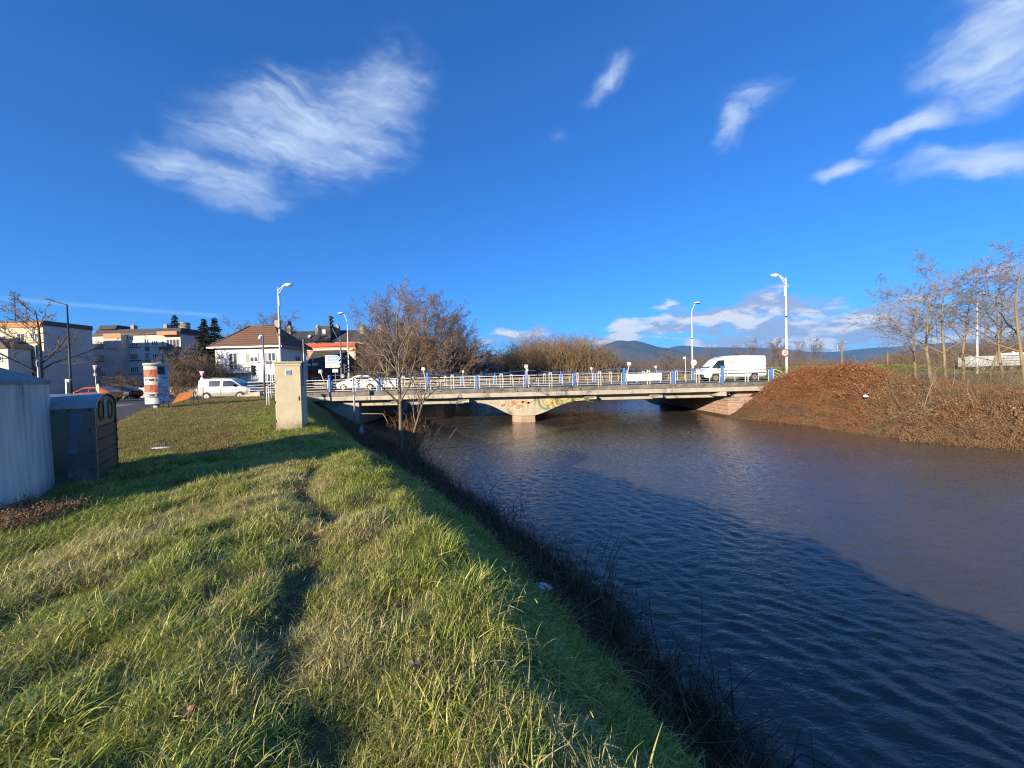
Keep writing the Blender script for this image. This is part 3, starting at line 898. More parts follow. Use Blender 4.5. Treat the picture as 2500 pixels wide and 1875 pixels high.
# yellow field on the right haunch
top = [zu(1170, 240), zu(1400, 235), zu(1690, 225)]
mY = MB()
xs_ = np.linspace(zu(1130, 300)[0], zu(1730, 300)[0], 26)
vs_ = []
for x in xs_:
    vs_.append((x, YW - 0.004, -0.125)); vs_.append((x, YW - 0.004, max(soffit(x) + 0.01, -1.25)))
mY.add(vs_, [(2 * i, 2 * i + 1, 2 * i + 3, 2 * i + 2) for i in range(25)])
mY.build('graffiti', 'paint_yellow', br)
for pts in ([(1000, 240), (1010, 330), (1040, 400), (1110, 440), (1180, 430)],):
    ribbon(curve([zu(*p) for p in pts]), 0.20, YW - 0.007, 'graffiti', 'paint_green')
ribbon(curve([zu(*p) for p in [(1060, 250), (1075, 330), (1120, 395), (1190, 380), (1215, 330)]]), 0.13, YW - 0.0075, 'graffiti', 'paint_pinkbrown')
for pts in ([(1240, 390), (1230, 320), (1260, 270), (1320, 290), (1280, 340), (1330, 370)], [(1380, 240), (1340, 290), (1400, 330), (1370, 370)],
            [(1450, 250), (1490, 280), (1440, 310), (1460, 350)], [(1520, 245), (1560, 270), (1530, 310), (1590, 320)], [(1630, 240), (1600, 280), (1660, 300)], [(1290, 240), (1310, 265), (1350, 262)],
            [(1200, 250), (1225, 275), (1200, 300)]):
    ribbon(curve([zu(*p) for p in pts]), 0.045, YW - 0.0085, 'graffiti', 'paint_black')
for pts in ([(540, 330), (520, 380), (560, 410), (600, 380), (580, 330), (640, 320)], [(690, 330), (640, 350), (650, 385), (710, 390), (700, 430), (650, 435)],
            [(760, 320), (755, 370), (760, 420)], [(720, 330), (820, 325)], [(850, 330), (840, 390), (840, 430)], [(810, 345), (890, 340), (940, 310)], [(470, 365), (420, 385), (440, 405), (480, 385)]):
    c_ = curve([zu(*p) for p in pts])
    ribbon(c_, 0.27, YW - 0.004, 'graffiti', 'paint_cream')
    ribbon(c_, 0.17, YW - 0.007, 'graffiti', 'paint_pinkbrown')
for pts in ([(200, 345), (260, 360), (320, 350), (390, 345)], [(230, 365), (300, 372), (400, 362)]):
    ribbon(curve([zu(*p) for p in pts]), 0.04, YW - 0.004, 'graffiti', 'paint_pinkbrown')
for pts in ([(1740, 300), (1800, 310), (1870, 318)], [(1880, 285), (1930, 292), (1990, 305)], [(1640, 262), (1700, 270)]):
    ribbon(curve([zu(*p) for p in pts]), 0.14, YW - 0.0055, 'graffiti', 'paint_green')

# ------------------------------------------------------------------ railings
def railing(name, label, Y, xs, xl, outw, arcs):
    t = thing(name, label, 'railing', (0, Y, ZD), 0, 'railings along both edges of the bridge')
    hs_ = [0.97, 0.72, 0.50, 0.30, 0.11]
    xe = xs[-1]
    for h in hs_:
        MB().cyl((xl, 0, h), (xe, 0, h), 0.030 if h > 0.9 else 0.020, k=6).build('rail', 'rail_white', t)
    tall = MB().box(-0.085, 0.085, -0.09, 0.09, 0, 1.37, 0.012).box(-0.06, 0.06, -0.16, -0.091, 1.16, 1.28).mesh('post')
    short = MB().box(-0.085, 0.085, -0.09, 0.09, 0, 1.06, 0.012).mesh('post')
    flat = MB().box(-0.02, 0.02, -0.03, 0.03, 0, 0.97).mesh('upright')
    for i, x in enumerate(xs):
        o = add_obj('post', tall if i % 2 == 0 else short, 'rail_blue', t); o.location.x = x
        for dx in (-0.19, 0.19):
            o = add_obj('upright', flat, 'rail_white', t); o.location = (x + dx, 0.03, 0)
    pair = MB().box(-0.13, -0.09, -0.035, 0.035, 0, 1.12).box(0.09, 0.13, -0.035, 0.035, 0, 1.12).mesh('mid_post')
    plate = MB().box(-0.085, 0.085, -0.02, 0.02, 1.03, 1.055).box(-0.085, 0.085, -0.02, 0.02, 1.145, 1.17).box(-0.085, -0.045, -0.02, 0.02, 1.0555, 1.1445).box(0.045, 0.085, -0.02, 0.02, 1.0555, 1.1445).mesh('square_plate')
    bal = MB().box(-0.015, 0.015, -0.02, 0.02, 0.10, 0.725).mesh('baluster')
    for a, b in zip(xs[:-1], xs[1:]):
        m_ = (a + b) / 2
        o = add_obj('mid_post', pair, 'rail_white', t); o.location.x = m_
        o = add_obj('square_plate', plate, 'rail_white', t); o.location.x = m_
        for q in (0.26, 0.74):
            o = add_obj('baluster', bal, 'rail_white', t); o.location.x = a + (b - a) * q
    pts = []
    for k in range(0, 109):
        x = xs[0] + (xs[-1] - xs[0]) * k / 108
        ph = (x - xs[0]) / (xs[2] - xs[0]) * 2 * math.pi
        pts.append((x, -0.05 * outw, 1.20 + 0.15 * math.cos(ph)))
    MB().tube(pts, 0.014, 5).build('wavy_cable', 'rail_blue', t)
    if arcs:
        for r in (0.97, 0.72, 0.50, 0.30):
            MB().tube([(xe + 0.1 + r * 1.15 * math.sin(a), 0, r * math.cos(a)) for a in np.linspace(0, math.pi / 2, 12)], 0.026 if r > 0.9 else 0.019, 6).build('end_arc', 'rail_white', t)
    return t
pxs = [-14.82 + 3.99 * i for i in range(10)]
railing('bridge_railing', 'white rail fence with blue posts along the near edge of the bridge', YB0 + 0.18, pxs, -21.5, 1, True)
fxs = [at(u, 940, YB1 - 0.18).x for u in (1128,)][0]
fxs = [fxs + 4.0 * i for i in range(-3, 8)]
railing('bridge_railing', 'white rail fence with blue posts along the far edge of the bridge', YB1 - 0.18, fxs, -24, -1, True)
def rail_lamp(x, y, lean, label):
    t = thing('facade_lamp', label, 'lamp', (x, y, ZD), 0, 'small lamps leaning outwards from the bridge railings')
    top_ = Vector((0.0, -1.22 * lean, 1.58))
    MB().tube([(0, -0.10 * lean, 0.02), top_], [0.04, 0.032], 8).build('pole', 'rail_white', t)
    MB().cyl((0, -0.10 * lean, 0.3), (0, 0, 0.3), 0.02, k=6).cyl((0, -0.75 * lean, 1.05), (0, 0, 1.15), 0.012, k=6).build('stay', 'rail_white', t)
    MB().box(-0.14, 0.14, top_.y - 0.12, top_.y + 0.12, 1.56, 1.72, 0.03).build('lamp_housing', 'rail_white', t)
    MB().box(-0.12, 0.12, top_.y - 0.10, top_.y + 0.10, 1.725, 1.80, 0.02).build('lamp_cap', 'rail_white', t)
    MB().box(-0.10, 0.10, top_.y + 0.05 * lean - 0.05, top_.y + 0.05 * lean + 0.05, 1.50, 1.557).build('lens', 'lamp_clear', t)
ordn = ['first', 'second', 'third', 'fourth', 'fifth']
for i in range(5):
    rail_lamp(pxs[2 * i] , YB0 - 0.02, 1, 'small white lamp leaning over the river from the near railing, %s from the left' % ordn[i])
for i, k in enumerate((1, 3, 5, 7, 9)):
    rail_lamp(fxs[k], YB1 + 0.02, -1, 'small white lamp leaning away from the far railing, %s from the left' % ordn[i])
# white boards fixed inside the far railing
for (u0, u1, v0, v1, lb) in ((902, 966, 933, 946, 'plain white board on the far railing left of the riverside tree'), (1531, 1616, 917, 931, 'plain white board on the far railing left of the tall lamp posts')):
    a = at(u0, v1, YB1 - 0.35); b = at(u1, v0, YB1 - 0.35)
    o = MB().box(a.x, b.x, YB1 - 0.34, YB1 - 0.28, 0.62, 1.45, 0.01)
    t = thing('railing_board', lb, 'board', (0, 0, 0), 0, 'white boards on the far railing')
    o.build('panel', 'white_paint', t)
    for x in (a.x + 0.3, b.x - 0.3):
        MB().box(x - 0.03, x + 0.03, YB1 - 0.275, YB1 - 0.215, 0.53, 1.40).build('bracket', 'metal_grey', t)

# ================================================================== things on the near bank
def gpos(u, v, Y):
    """plan position of a thing whose foot shows at pixel u,v and depth Y, set on the terrain"""
    p = at(u, v, Y)
    return Vector((p.x, p.y, float(zg(p.x, p.y))))
# ---- electrical cabinet
cx, cy = at(706, 1000, 12.4).x, 12.4
cab = thing('electrical_cabinet', 'tall beige metal cabinet with a small window standing on the grass', 'cabinet', (cx, cy, float(zg(cx, cy)) - 0.04), math.radians(15))
w, d, h = 0.39, 0.62, 2.22
MB().box(-w, w, 0.0, d, 0.0, h - 0.02, 0.012).build('body', 'cabinet_beige', cab)
MB().box(w - 0.10, w - 0.075, -0.032, -0.0145, 0.98, 1.12, 0.004).build('lock_handle', 'metal_dark', cab)
MB().box(-w - 0.04, w + 0.04, -0.04, d + 0.04, -0.10, 0.03, 0.01).build('plinth', 'concrete_old', cab)
dr = MB().box(-w + 0.025, w - 0.025, -0.014, -0.001, 0.05, h - 0.11, 0.004).build('door', 'cabinet_beige', cab)
for z in (0.35, 0.95, 1.6):
    MB().cyl((-w + 0.012, -0.012, z - 0.05), (-w + 0.012, -0.012, z + 0.05), 0.011, k=8).build('hinge', 'rust', dr)
MB().box(-w - 0.03, w + 0.05, -0.045, d + 0.03, h - 0.018, h + 0.03, 0.008).build('lid', 'cabinet_lid', cab)
MB().box(-w, w, -0.03, -0.002, h - 0.105, h - 0.085).build('drip_strip', 'cabinet_lid', cab)
wf = MB().box(-0.07, 0.10, -0.03, -0.0145, h - 0.41, h - 0.24, 0.004).build('window_frame', 'sign_white', cab)
MB().box(-0.045, 0.085, -0.034, -0.0305, h - 0.395, h - 0.255).build('pane', 'sign_blue', wf)
MB().box(w + 0.001, w + 0.04, 0.12, 0.36, h - 0.75, h - 0.05, 0.01).build('junction_box', 'metal_grey', cab)
mast = MB().cyl((w + 0.02, 0.30, h - 0.5), (w + 0.02, 0.30, h + 0.78), 0.022, k=8).build('mast', 'galvanised', cab)
MB().cyl((w - 0.02, 0.30, h + 0.22), (w + 0.17, 0.30, h + 0.22), 0.01, k=6).box(w + 0.10, w + 0.17, 0.27, 0.33, h + 0.08, h + 0.20).build('antenna', 'metal_grey', mast)
MB().box(w + 0.04, w + 0.22, 0.2, 0.28, h - 0.1, h - 0.06).build('bracket', 'sign_white', cab)

# ---- glass recycling bin, barrel roof
bx, by = -7.33, 6.75
ang = math.atan2(0.81, -0.59)            # direction of its boarded long side
recy = thing('recycling_bin', 'dark grey recycling bin with barrel roof and two round holes in a green end', 'recycling bin', (bx, by, float(zg(bx, by)) - 0.03), ang)
# local: +x along the boarded face (away from the camera), +y to the left into the bin, face looks to -y
Lb, Db, Hb = 1.55, 1.5, 1.40
MB().box(0.03, Lb - 0.03, 0.03, Db, 0.06, Hb).build('body', 'bin_board', recy)
MB().box(-0.04, Lb + 0.04, -0.05, Db + 0.05, -0.05, 0.058, 0.01).build('base_frame', 'stone_grey', recy)
zs = [0.07, 0.33, 0.56, 0.79, 1.02]
for a, b in zip(zs[:-1], zs[1:]):
    MB().box(0.05, Lb - 0.05, 0.0, 0.028, a + 0.006, b - 0.006, 0.006).build('board', 'bin_board', recy)
arc = [(Lb / 2 + (Lb / 2 - 0.0) * math.cos(a), Hb - 0.02 + 0.25 * math.sin(a)) for a in np.linspace(0, math.pi, 19)]
m = MB()
vs = [(x, -0.03, z) for x, z in arc] + [(x, Db + 0.04, z) for x, z in arc]
n = len(arc)
m.add(vs, [(i, i + 1, n + i + 1, n + i) for i in range(n - 1)], True)
inner = [(Lb / 2 + (Lb / 2 - 0.03) * math.cos(a), Hb - 0.022 + 0.225 * math.sin(a)) for a in np.linspace(0, math.pi, 19)]
m.add([(x, -0.03, z) for x, z in arc] + [(x, -0.03, z) for x, z in inner], [(i, n + i, n + i + 1, i + 1) for i in range(n - 1)])
m.build('barrel_roof', 'bin_roof', recy)
gp = [(0.16, 1.035), (Lb - 0.12, 1.035), (Lb - 0.05, 1.36)] + [(Lb / 2 + (Lb / 2 - 0.06) * math.cos(a), Hb - 0.022 + 0.20 * math.sin(a)) for a in np.linspace(0.1, math.pi - 0.1, 15)] + [(0.08, 1.36)]
gpart = MB().prism(gp, 0.004, 0.03, 'y').build('end_panel', 'bin_green', recy)
for x in (0.45, 1.10):
    hole = [(x + 0.155 * math.cos(a), 1.30 + 0.165 * math.sin(a)) for a in np.linspace(0, 2 * math.pi, 20, endpoint=False)]
    ring_o = [(x + 0.18 * math.cos(a), 1.30 + 0.19 * math.sin(a)) for a in np.linspace(0, 2 * math.pi, 20, endpoint=False)]
    mm = MB()
    mm.add([(p[0], -0.012, p[1]) for p in ring_o] + [(p[0], -0.012, p[1]) for p in hole] + [(p[0], 0.003, p[1]) for p in ring_o], [(i, (i + 1) % 20, 20 + (i + 1) % 20, 20 + i) for i in range(20)] + [(40 + i, 40 + (i + 1) % 20, (i + 1) % 20, i) for i in range(20)])
    ro = mm.build('hole_rim', 'bin_board', gpart)
    MB().add([(p[0], 0.0015, p[1]) for p in hole], [tuple(range(19, -1, -1))]).build('hole', 'plastic_black', gpart)
MB().box(0.66, 0.90, -0.001, 0.0035, 1.17, 1.55).build('label_panel', 'stone_grey', gpart)
# the metal side that faces the path
sp = MB().box(0.0, 0.028, 0.02, Db - 0.02, 0.07, Hb - 0.02, 0.004).build('side_panel', 'bin_panel', recy)
for (y0, y1, mt) in ((0.36, 0.52, 'stripe_green'), (0.13, 0.28, 'stripe_blue')):
    MB().add([(-0.003, y0, 1.30), (-0.003, y1, 1.30), (-0.003, y1 + 0.06, 0.62), (-0.003, y0 + 0.10, 0.60)], [(0, 1, 2, 3)]).build('painted_stripe', mt, sp)
for y in (0.06, 0.3, 0.9, 1.2):
    MB().sphere((-0.004, y, 1.345), 0.016, nu=8, nv=4).build('rivet', 'metal_dark', sp)
for z in (1.0, 0.62, 0.30):
    MB().sphere((-0.004, 0.06, z), 0.016, nu=8, nv=4).build('rivet', 'metal_dark', sp)
for x in (0.02, Lb - 0.02):
    MB().box(x - 0.025, x + 0.025, -0.012, 0.04, 0.06, Hb - 0.02, 0.006).build('corner_post', 'bin_board' if x > 1 else 'bin_panel', recy)
for z in (0.45, 0.65, 0.85, 1.05):
    MB().box(Lb - 0.06, Lb - 0.03, -0.03, -0.013, z - 0.02, z + 0.02).build('bolt', 'metal_dark', recy)
MB().tube([(0.5, 0.75, Hb + 0.21), (0.5, 0.75, Hb + 0.42), (0.56, 0.75, Hb + 0.47), (0.78, 0.75, Hb + 0.47), (0.84, 0.75, Hb + 0.42), (0.84, 0.75, Hb + 0.21)], 0.018, 8).build('lifting_loop', 'galvanised', recy)

# ---- big grey container at the left edge
pB = Vector((-7.12, 5.62)); pC = Vector((-7.80, 6.50))
dr_ = (pC - pB).normalized(); nr_ = Vector((-dr_.y, dr_.x))
pA = pB - Vector((-0.45, 0.89)) * 1.05
foot_ = [pA, pB, pC, pC + nr_ * 0.55 + dr_ * 0.10, pC + nr_ * 1.30 - dr_ * 0.1, pA + nr_ * 1.75, pA + nr_ * 0.9 - dr_ * 0.35]
cen = sum(foot_, Vector((0, 0))) / len(foot_)
zc = float(zg(cen.x, cen.y)) - 0.08
con = thing('waste_container', 'large stained grey container with shallow hipped lid at the left edge', 'container', (cen.x, cen.y, zc))
loc_ = [p - cen for p in foot_]
m = MB()
for i in range(len(loc_)):
    a = loc_[i]; b = loc_[(i + 1) % len(loc_)]
    e = (b - a); L = e.length; e.normalize(); nn = Vector((e.y, -e.x))
    k = max(4, int(L / 0.07))
    cols = []
    for j in range(k + 1):
        s_ = L * j / k
        edge = 0.0 if (j == 0 or j == k) else 1.0
        rip = 0.009 * edge * math.cos(s_ / 0.21 * 2 * math.pi) * (0.6 + 0.4 * math.sin(s_ * 5 + i))
        cols.append(a + e * s_ + nn * rip)
    vs = []
    for z, sc in ((0.0, 1.05), (0.95, 1.02), (1.81, 1.0)):
        vs += [(c.x * sc, c.y * sc, z) for c in cols]
    q = k + 1
    m.add(vs, [(r * q + j, r * q + j + 1, (r + 1) * q + j + 1, (r + 1) * q + j) for r in range(2) for j in range(k)], True)
m.build('shell', 'container_grey', con)
m = MB()
ring = [(p.x * 1.035, p.y * 1.035) for p in loc_]
m.prism(ring, 1.80, 1.85)
nl = len(ring)
lidv = [(x, y, 1.851) for x, y in ring] + [(x * 0.5, y * 0.5, 2.06) for x, y in ring] + [(0, 0, 2.10)]
m.add(lidv, [(i, (i + 1) % nl, nl + (i + 1) % nl, nl + i) for i in range(nl)] + [(nl + i, nl + (i + 1) % nl, 2 * nl) for i in range(nl)])
m.build('lid', 'container_roof', con)
pc_ = loc_[1]
MB().box(pc_.x * 1.02 - 0.03, pc_.x * 1.02 + 0.02, pc_.y * 1.02 - 0.03, pc_.y * 1.02 + 0.03, 0.02, 1.79, 0.01).build('corner_seam', 'container_grey', con)

# ---- advertising column
ac = gpos(386, 1008, 20.6)
adv = thing('advertising_column', 'round advertising column covered with red portrait posters and torn blue bills', 'column', ac)
Rc = 0.49
ring = np.linspace(0, 2 * math.pi, 40, endpoint=False)
MB().cyl((0, 0, -0.06), (0, 0, 0.32), 0.10, k=12).build('pedestal', 'column_grey', adv)
MB().cyl((-0.10, -0.05, -0.04), (-0.10, -0.05, 0.16), 0.06, k=10).build('white_stub', 'sign_white', adv)
MB().cyl((0, 0, 0.24), (0, 0, 2.25), Rc, k=48).build('drum', 'poster_torn', adv)
MB().cyl((0, 0, 2.252), (0, 0, 2.40), Rc + 0.035, k=48).build('cap_band', 'sign_grey', adv)
def wrap(name, a0, a1, z0, z1, r, m_, par, pts=None):
    mm = MB(); k = 14
    vs = [(r * math.sin(a), -r * math.cos(a), z) for z in (z0, z1) for a in np.linspace(a0, a1, k + 1)]
    mm.add(vs, [(i, i + 1, k + 1 + i + 1, k + 1 + i) for i in range(k)], True)
    return mm.build(name, m_, par)
# angle 0 faces -Y; the camera looks from +X -Y
view = math.atan2(-ac.x, ac.y) * 1.0
for k, z0 in enumerate((0.62, 1.42)):
    a0 = view - 1.45; a1 = view + 0.05
    ps = wrap('poster', a0, a1, z0, z0 + 0.80, Rc + 0.004, 'poster_cream', adv)
    wrap('red_field', a0 + 0.03, a1, z0 + 0.24, z0 + 0.64, Rc + 0.0065, 'poster_red', ps)
    wrap('black_strip', a0 + 0.30, a1 - 0.02, z0 + 0.03, z0 + 0.15, Rc + 0.0065, 'ink', ps)
    wrap('white_box', a0 + 0.45, a0 + 0.80, z0 + 0.055, z0 + 0.105, Rc + 0.009, 'sign_white', ps)
    wrap('white_dot', a1 - 0.24, a1 - 0.10, z0 + 0.055, z0 + 0.125, Rc + 0.009, 'sign_white', ps)
    def face(cx_, cz_, rx, rz, r, m_, nm):
        mm = MB(); vs = []
        for q in np.linspace(0, 2 * math.pi, 20, endpoint=False):
            a = cx_ + rx * math.cos(q) / Rc; z = cz_ + rz * math.sin(q)
            vs.append((r * math.sin(a), -r * math.cos(a), z))
        mm.add(vs, [tuple(range(20))]); mm.build(nm, m_, ps)
    fa = view - 0.72
    face(fa + 0.06, z0 + 0.50, 0.150, 0.145, Rc + 0.012, 'poster_hair', 'portrait_hair')
    face(fa - 0.02, z0 + 0.43, 0.115, 0.170, Rc + 0.017, 'poster_skin', 'portrait_face')
wrap('white_bill', view - 1.5, view + 0.18, 0.26, 0.56, Rc + 0.004, 'sign_white', adv)
for (a, b, z0, z1, mt) in ((0.10, 1.25, 0.28, 0.62, 'poster_blue'), (0.12, 0.80, 1.05, 1.32, 'poster_blue'), (0.08, 0.75, 1.80, 2.20, 'metal_dark'), (0.85, 1.2, 0.7, 1.1, 'poster_blue')):
    wrap('torn_bill', view + a, view + b, z0, z1, Rc + 0.004, mt, adv)
for k in range(9):
    a = view - 1.2 + k * 0.17
    if k not in (4,):
        wrap('cap_mark', a, a + 0.10, 2.30, 2.345, Rc + 0.039, 'ink_soft', adv)

# ---- orange board on folding legs
eb = gpos(446, 990, 22.5)
es = thing('folding_sign', 'orange board leaning on thin folding legs beside the advertising column', 'sign', eb, math.radians(18))
es.scale = (0.78, 0.78, 0.78)
m = MB().add([(-0.62, -0.10, 0.12), (0.45, -0.10, 0.42), (0.62, 0.34, 1.02), (-0.30, 0.34, 0.86)], [(0, 1, 2, 3)])
m.add([(-0.62, -0.07, 0.10), (0.45, -0.07, 0.40), (0.62, 0.37, 1.00), (-0.30, 0.37, 0.84)], [(3, 2, 1, 0)])
m.build('board', 'orange_board', es)
for a, b in (((-0.60, -0.08, 0.10), (-0.75, -0.35, -0.02)), ((0.62, 0.36, 1.0), (0.85, 0.5, -0.02)), ((0.60, 0.36, 1.0), (0.62, 0.05, -0.02)), ((-0.3, 0.36, 0.85), (-0.15, 0.62, -0.02))):
    MB().cyl(a, b, 0.017, k=6).build('leg', 'metal_dark', es)
# ---- small rack beside the column
rk = gpos(405, 1004, 20.4)
r_ = thing('metal_rack', 'low dark metal frame standing right of the advertising column', 'frame', rk)
for x in (-0.14, 0.14):
    MB().tube([(x, 0, -0.03), (x, 0, 0.42), (x, 0.0, 0.46)], 0.018, 6).build('leg', 'metal_dark', r_)
MB().cyl((-0.14, 0, 0.44), (0.14, 0, 0.44), 0.018, k=6).cyl((-0.14, 0, 0.2), (0.14, 0, 0.2), 0.014, k=6).build('bar', 'metal_dark', r_)

# ---- give way signs
def tri(s, y0, y1, zc):
    h_ = s * 0.866
    pts = [(-s / 2, zc + h_ / 3), (s / 2, zc + h_ / 3), (0, zc - 2 * h_ / 3)]
    out = []
    for i in range(3):               # rounded corners
        p = Vector(pts[i]); a = Vector(pts[i - 1]); b = Vector(pts[(i + 1) % 3])
        for f in (0.10, 0.04):
            out.append(p + (a - p) * f)
        for f in (0.04, 0.10):
            out.append(p + (b - p) * f)
    return [(p.x, p.y) for p in out]
def giveway(u, vb, Y, ztop, s, label, rz, plate, m_edge='sign_white', vtop=None):
    p = gpos(u, vb, Y)
    t = thing('give_way_sign', label, 'road sign', p, rz, 'triangular give way signs')
    H = ztop - p.z
    MB().cyl((0, 0.045, -0.05), (0, 0.045, H), 0.032, k=8).build('pole', 'galvanised', t)
    zc_ = H - s * 0.31
    b = MB().prism(tri(s, 0, 0, zc_), 0.0, 0.012, 'y').build('sign_plate', m_edge, t)
    MB().prism(tri(s * 0.88, 0, 0, zc_), -0.004, -0.001, 'y').build('red_border', 'sign_red', b)
    MB().prism(tri(s * 0.56, 0, 0, zc_), -0.009, -0.005, 'y').build('white_centre', 'sign_white', b)
    for k in range(plate):
        z1 = zc_ - s * 0.60 - k * s * 0.36
        q = MB().box(-s * 0.30, s * 0.30, -0.002, 0.012, z1 - s * 0.30, z1, 0.004).build('text_plate', 'sign_white', t)
        for j in range(2):
            MB().box(-s * 0.20, s * (0.20 - 0.06 * j), -0.005, -0.0025, z1 - s * (0.13 + 0.09 * j), z1 - s * (0.09 + 0.09 * j)).build('lettering', 'ink_soft', q)
    return t
giveway(93, 985, 13.5, at(93, 842, 13.5).z, 0.62, 'brown-edged give way sign in front of the left apartment block', math.radians(-38), 1)
giveway(235, 985, 34.2, at(235, 891, 34.2).z, 0.80, 'give way sign standing in front of the orange car', math.radians(-25), 1)
giveway(495, 985, 25.0, at(495, 906, 25.0).z, 0.46, 'small give way sign with two plates behind the white van', math.radians(-20), 2)

# ---- street lamps
def lamp(name, label, base, H, heading, kind, mt, arm=1.3, group='street lamps'):
    t = thing(name, label, 'street lamp', base, heading, group)
    MB().tube([(0, 0, -0.05), (0, 0, H * 0.3), (0, 0, H)], [0.10, 0.085, 0.05], 12).build('pole', mt, t)
    MB().box(-0.12, 0.12, -0.12, 0.12, -0.04, 0.05, 0.01).build('base_plate', mt, t)
    if kind == 'flat':                      # dark modern arm with a flat head
        a = MB().tube([(0, 0, H), (0, 0, H + 0.02), (arm, 0, H + 0.35)], 0.045, 8).build('arm', mt, t)
        m = MB()
        m.add([(arm - 0.05, -0.06, H + 0.33), (arm - 0.05, 0.06, H + 0.33), (arm + 0.45, 0.16, H + 0.45), (arm + 0.95, 0.07, H + 0.58), (arm + 0.95, -0.07, H + 0.58), (arm + 0.45, -0.16, H + 0.45),
               (arm - 0.05, -0.05, H + 0.40), (arm - 0.05, 0.05, H + 0.40), (arm + 0.40, 0.13, H + 0.58), (arm + 0.95, 0.06, H + 0.63), (arm + 0.95, -0.06, H + 0.63), (arm + 0.40, -0.13, H + 0.58)],
              [(5, 4, 3, 2, 1, 0), (6, 7, 8, 9, 10, 11), (0, 1, 7, 6), (1, 2, 8, 7), (2, 3, 9, 8), (3, 4, 10, 9), (4, 5, 11, 10), (5, 0, 6, 11)])
        m.build('lamp_head', mt, t)
    elif kind == 'swan':                    # split curved bracket with a lens-shaped head
        MB().tube([(0.03, 0, H - 0.02 - 0.30 + 0.28 * k) if k == 0 else (arm * s_, 0, H - 0.25 + 0.62 * math.sin(s_ * 1.35)) for k, s_ in ((0, 0), (1, 0.12), (1, 0.3), (1, 0.5), (1, 0.7))], 0.035, 8).build('upper_bracket', mt, t)
        MB().tube([(0.03, 0, H - 0.55), (arm * 0.25, 0, H - 0.28), (arm * 0.55, 0, H + 0.08), (arm * 0.72, 0, H + 0.22)], 0.03, 8).build('lower_bracket', mt, t)
        hd = MB().sphere((arm * 1.02, 0, H + 0.22), 1.0, (arm * 0.42, 0.17, 0.13), 14, 7).build('lamp_head', mt, t)
        MB().sphere((arm * 1.02, 0, H + 0.15), 1.0, (arm * 0.28, 0.13, 0.10), 12, 6).build('lens', 'lamp_clear', hd)
        MB().box(0.05, 0.12, -0.07, 0.07, H - 1.5, H - 0.7, 0.01).build('control_box', mt, t)
    else:                                   # short elbow with a dish head
        MB().tube([(0, 0, H), (0.05, 0, H + 0.35), (0.28, 0, H + 0.95), (0.42, 0, H + 1.15)], 0.042, 8).build('arm', mt, t)
        hd = MB().sphere((0.72, 0, H + 1.28), 1.0, (0.42, 0.26, 0.12), 14, 7).build('lamp_head', mt, t)
        MB().sphere((0.74, 0, H + 1.22), 1.0, (0.32, 0.2, 0.10), 12, 6).build('lens', 'metal_dark', hd)
    MB().cyl((0, 0, H * 0.62), (0, 0, H * 0.62 + 0.12), 0.085, k=10).build('clamp', 'metal_dark' if kind != 'flat' else mt, t)
    return t
p = gpos(176, 1000, 33.0)
lamp('street_lamp', 'dark grey street lamp with flat head in front of the left apartments', p, at(168, 745, 33).z - p.z, math.radians(180 + 8), 'flat', 'metal_dark', 1.0)
p = gpos(689, 990, 31.9); p.z = 0.4
l2 = lamp('street_lamp', 'white street lamp with curved head rising behind the beige cabinet', p, at(684, 702, 31.9).z - p.z, math.radians(0), 'swan', 'rail_white', 0.85)
MB().cyl((-0.2, 0, 5.0), (0.75, 0, 4.98), 0.016, k=6).box(-0.10, 0.10, -0.1, 0.1, 4.92, 5.1).build('banner_arm', 'metal_dark', l2)
p = Vector((at(853, 940, 47.6).x, 47.6, 0.3))
lamp('street_lamp', 'cream street lamp with dish head beside the salmon building', p, at(846, 790, 47.6).z - p.z, math.radians(180), 'dish', 'rail_white')
p = Vector((at(1691, 920, 47.6).x, 47.6, 0.4))
lamp('street_lamp', 'white street lamp with dish head left of the van on the bridge', p, at(1687, 765, 47.6).z - p.z, math.radians(0), 'dish', 'white_paint')
p = gpos(1921, 935, 31.6); p.z = 0.5
l5 = lamp('street_lamp', 'tall white street lamp at the right end of the bridge', p, at(1917, 678, 31.6).z - p.z, math.radians(180), 'swan', 'white_paint', 0.85)
p = gpos(2386, 930, 44.0)
lamp('street_lamp', 'white street lamp among the bare trees on the right bank', p, at(2376, 745, 44).z - p.z, math.radians(0), 'dish', 'white_paint')
# ---- 50 sign on the tall lamp
ps_ = at(1916, 861, 31.45)
sg = thing('speed_limit_sign', 'round speed limit sign reading 50 on the tall white lamp post', 'road sign', (ps_.x, 31.42, ps_.z))
def disc(r, y0, y1, k=28):
    return MB().prism([(r * math.cos(a), r * math.sin(a)) for a in np.linspace(0, 2 * math.pi, k, endpoint=False)], y0, y1, 'y')
pl = disc(0.33, 0, 0.015).build('sign_plate', 'metal_grey', sg)
disc(0.32, -0.004, -0.001).build('red_ring', 'sign_red', pl)
disc(0.24, -0.008, -0.005).build('white_disc', 'sign_white', pl)
def text_mesh(txt, size):
    cu = bpy.data.curves.new('digits', 'FONT'); cu.body = txt; cu.size = size; cu.align_x = 'CENTER'; cu.align_y = 'CENTER'; cu.offset = size * 0.02
    ob = bpy.data.objects.new('digits', cu)
    dg = bpy.context.evaluated_depsgraph_get()
    me = bpy.data.meshes.new_from_object(ob)
    bpy.data.objects.remove(ob); bpy.data.curves.remove(cu)
    return me
tm = text_mesh('50', 0.30)
to = add_obj('digits', tm, 'ink', pl); to.rotation_euler = (math.pi / 2, 0, 0); to.location = (0, -0.0095, 0)
MB().box(-0.05, 0.12, 0.016, 0.09, -0.05, 0.05).build('bracket', 'metal_grey', sg)

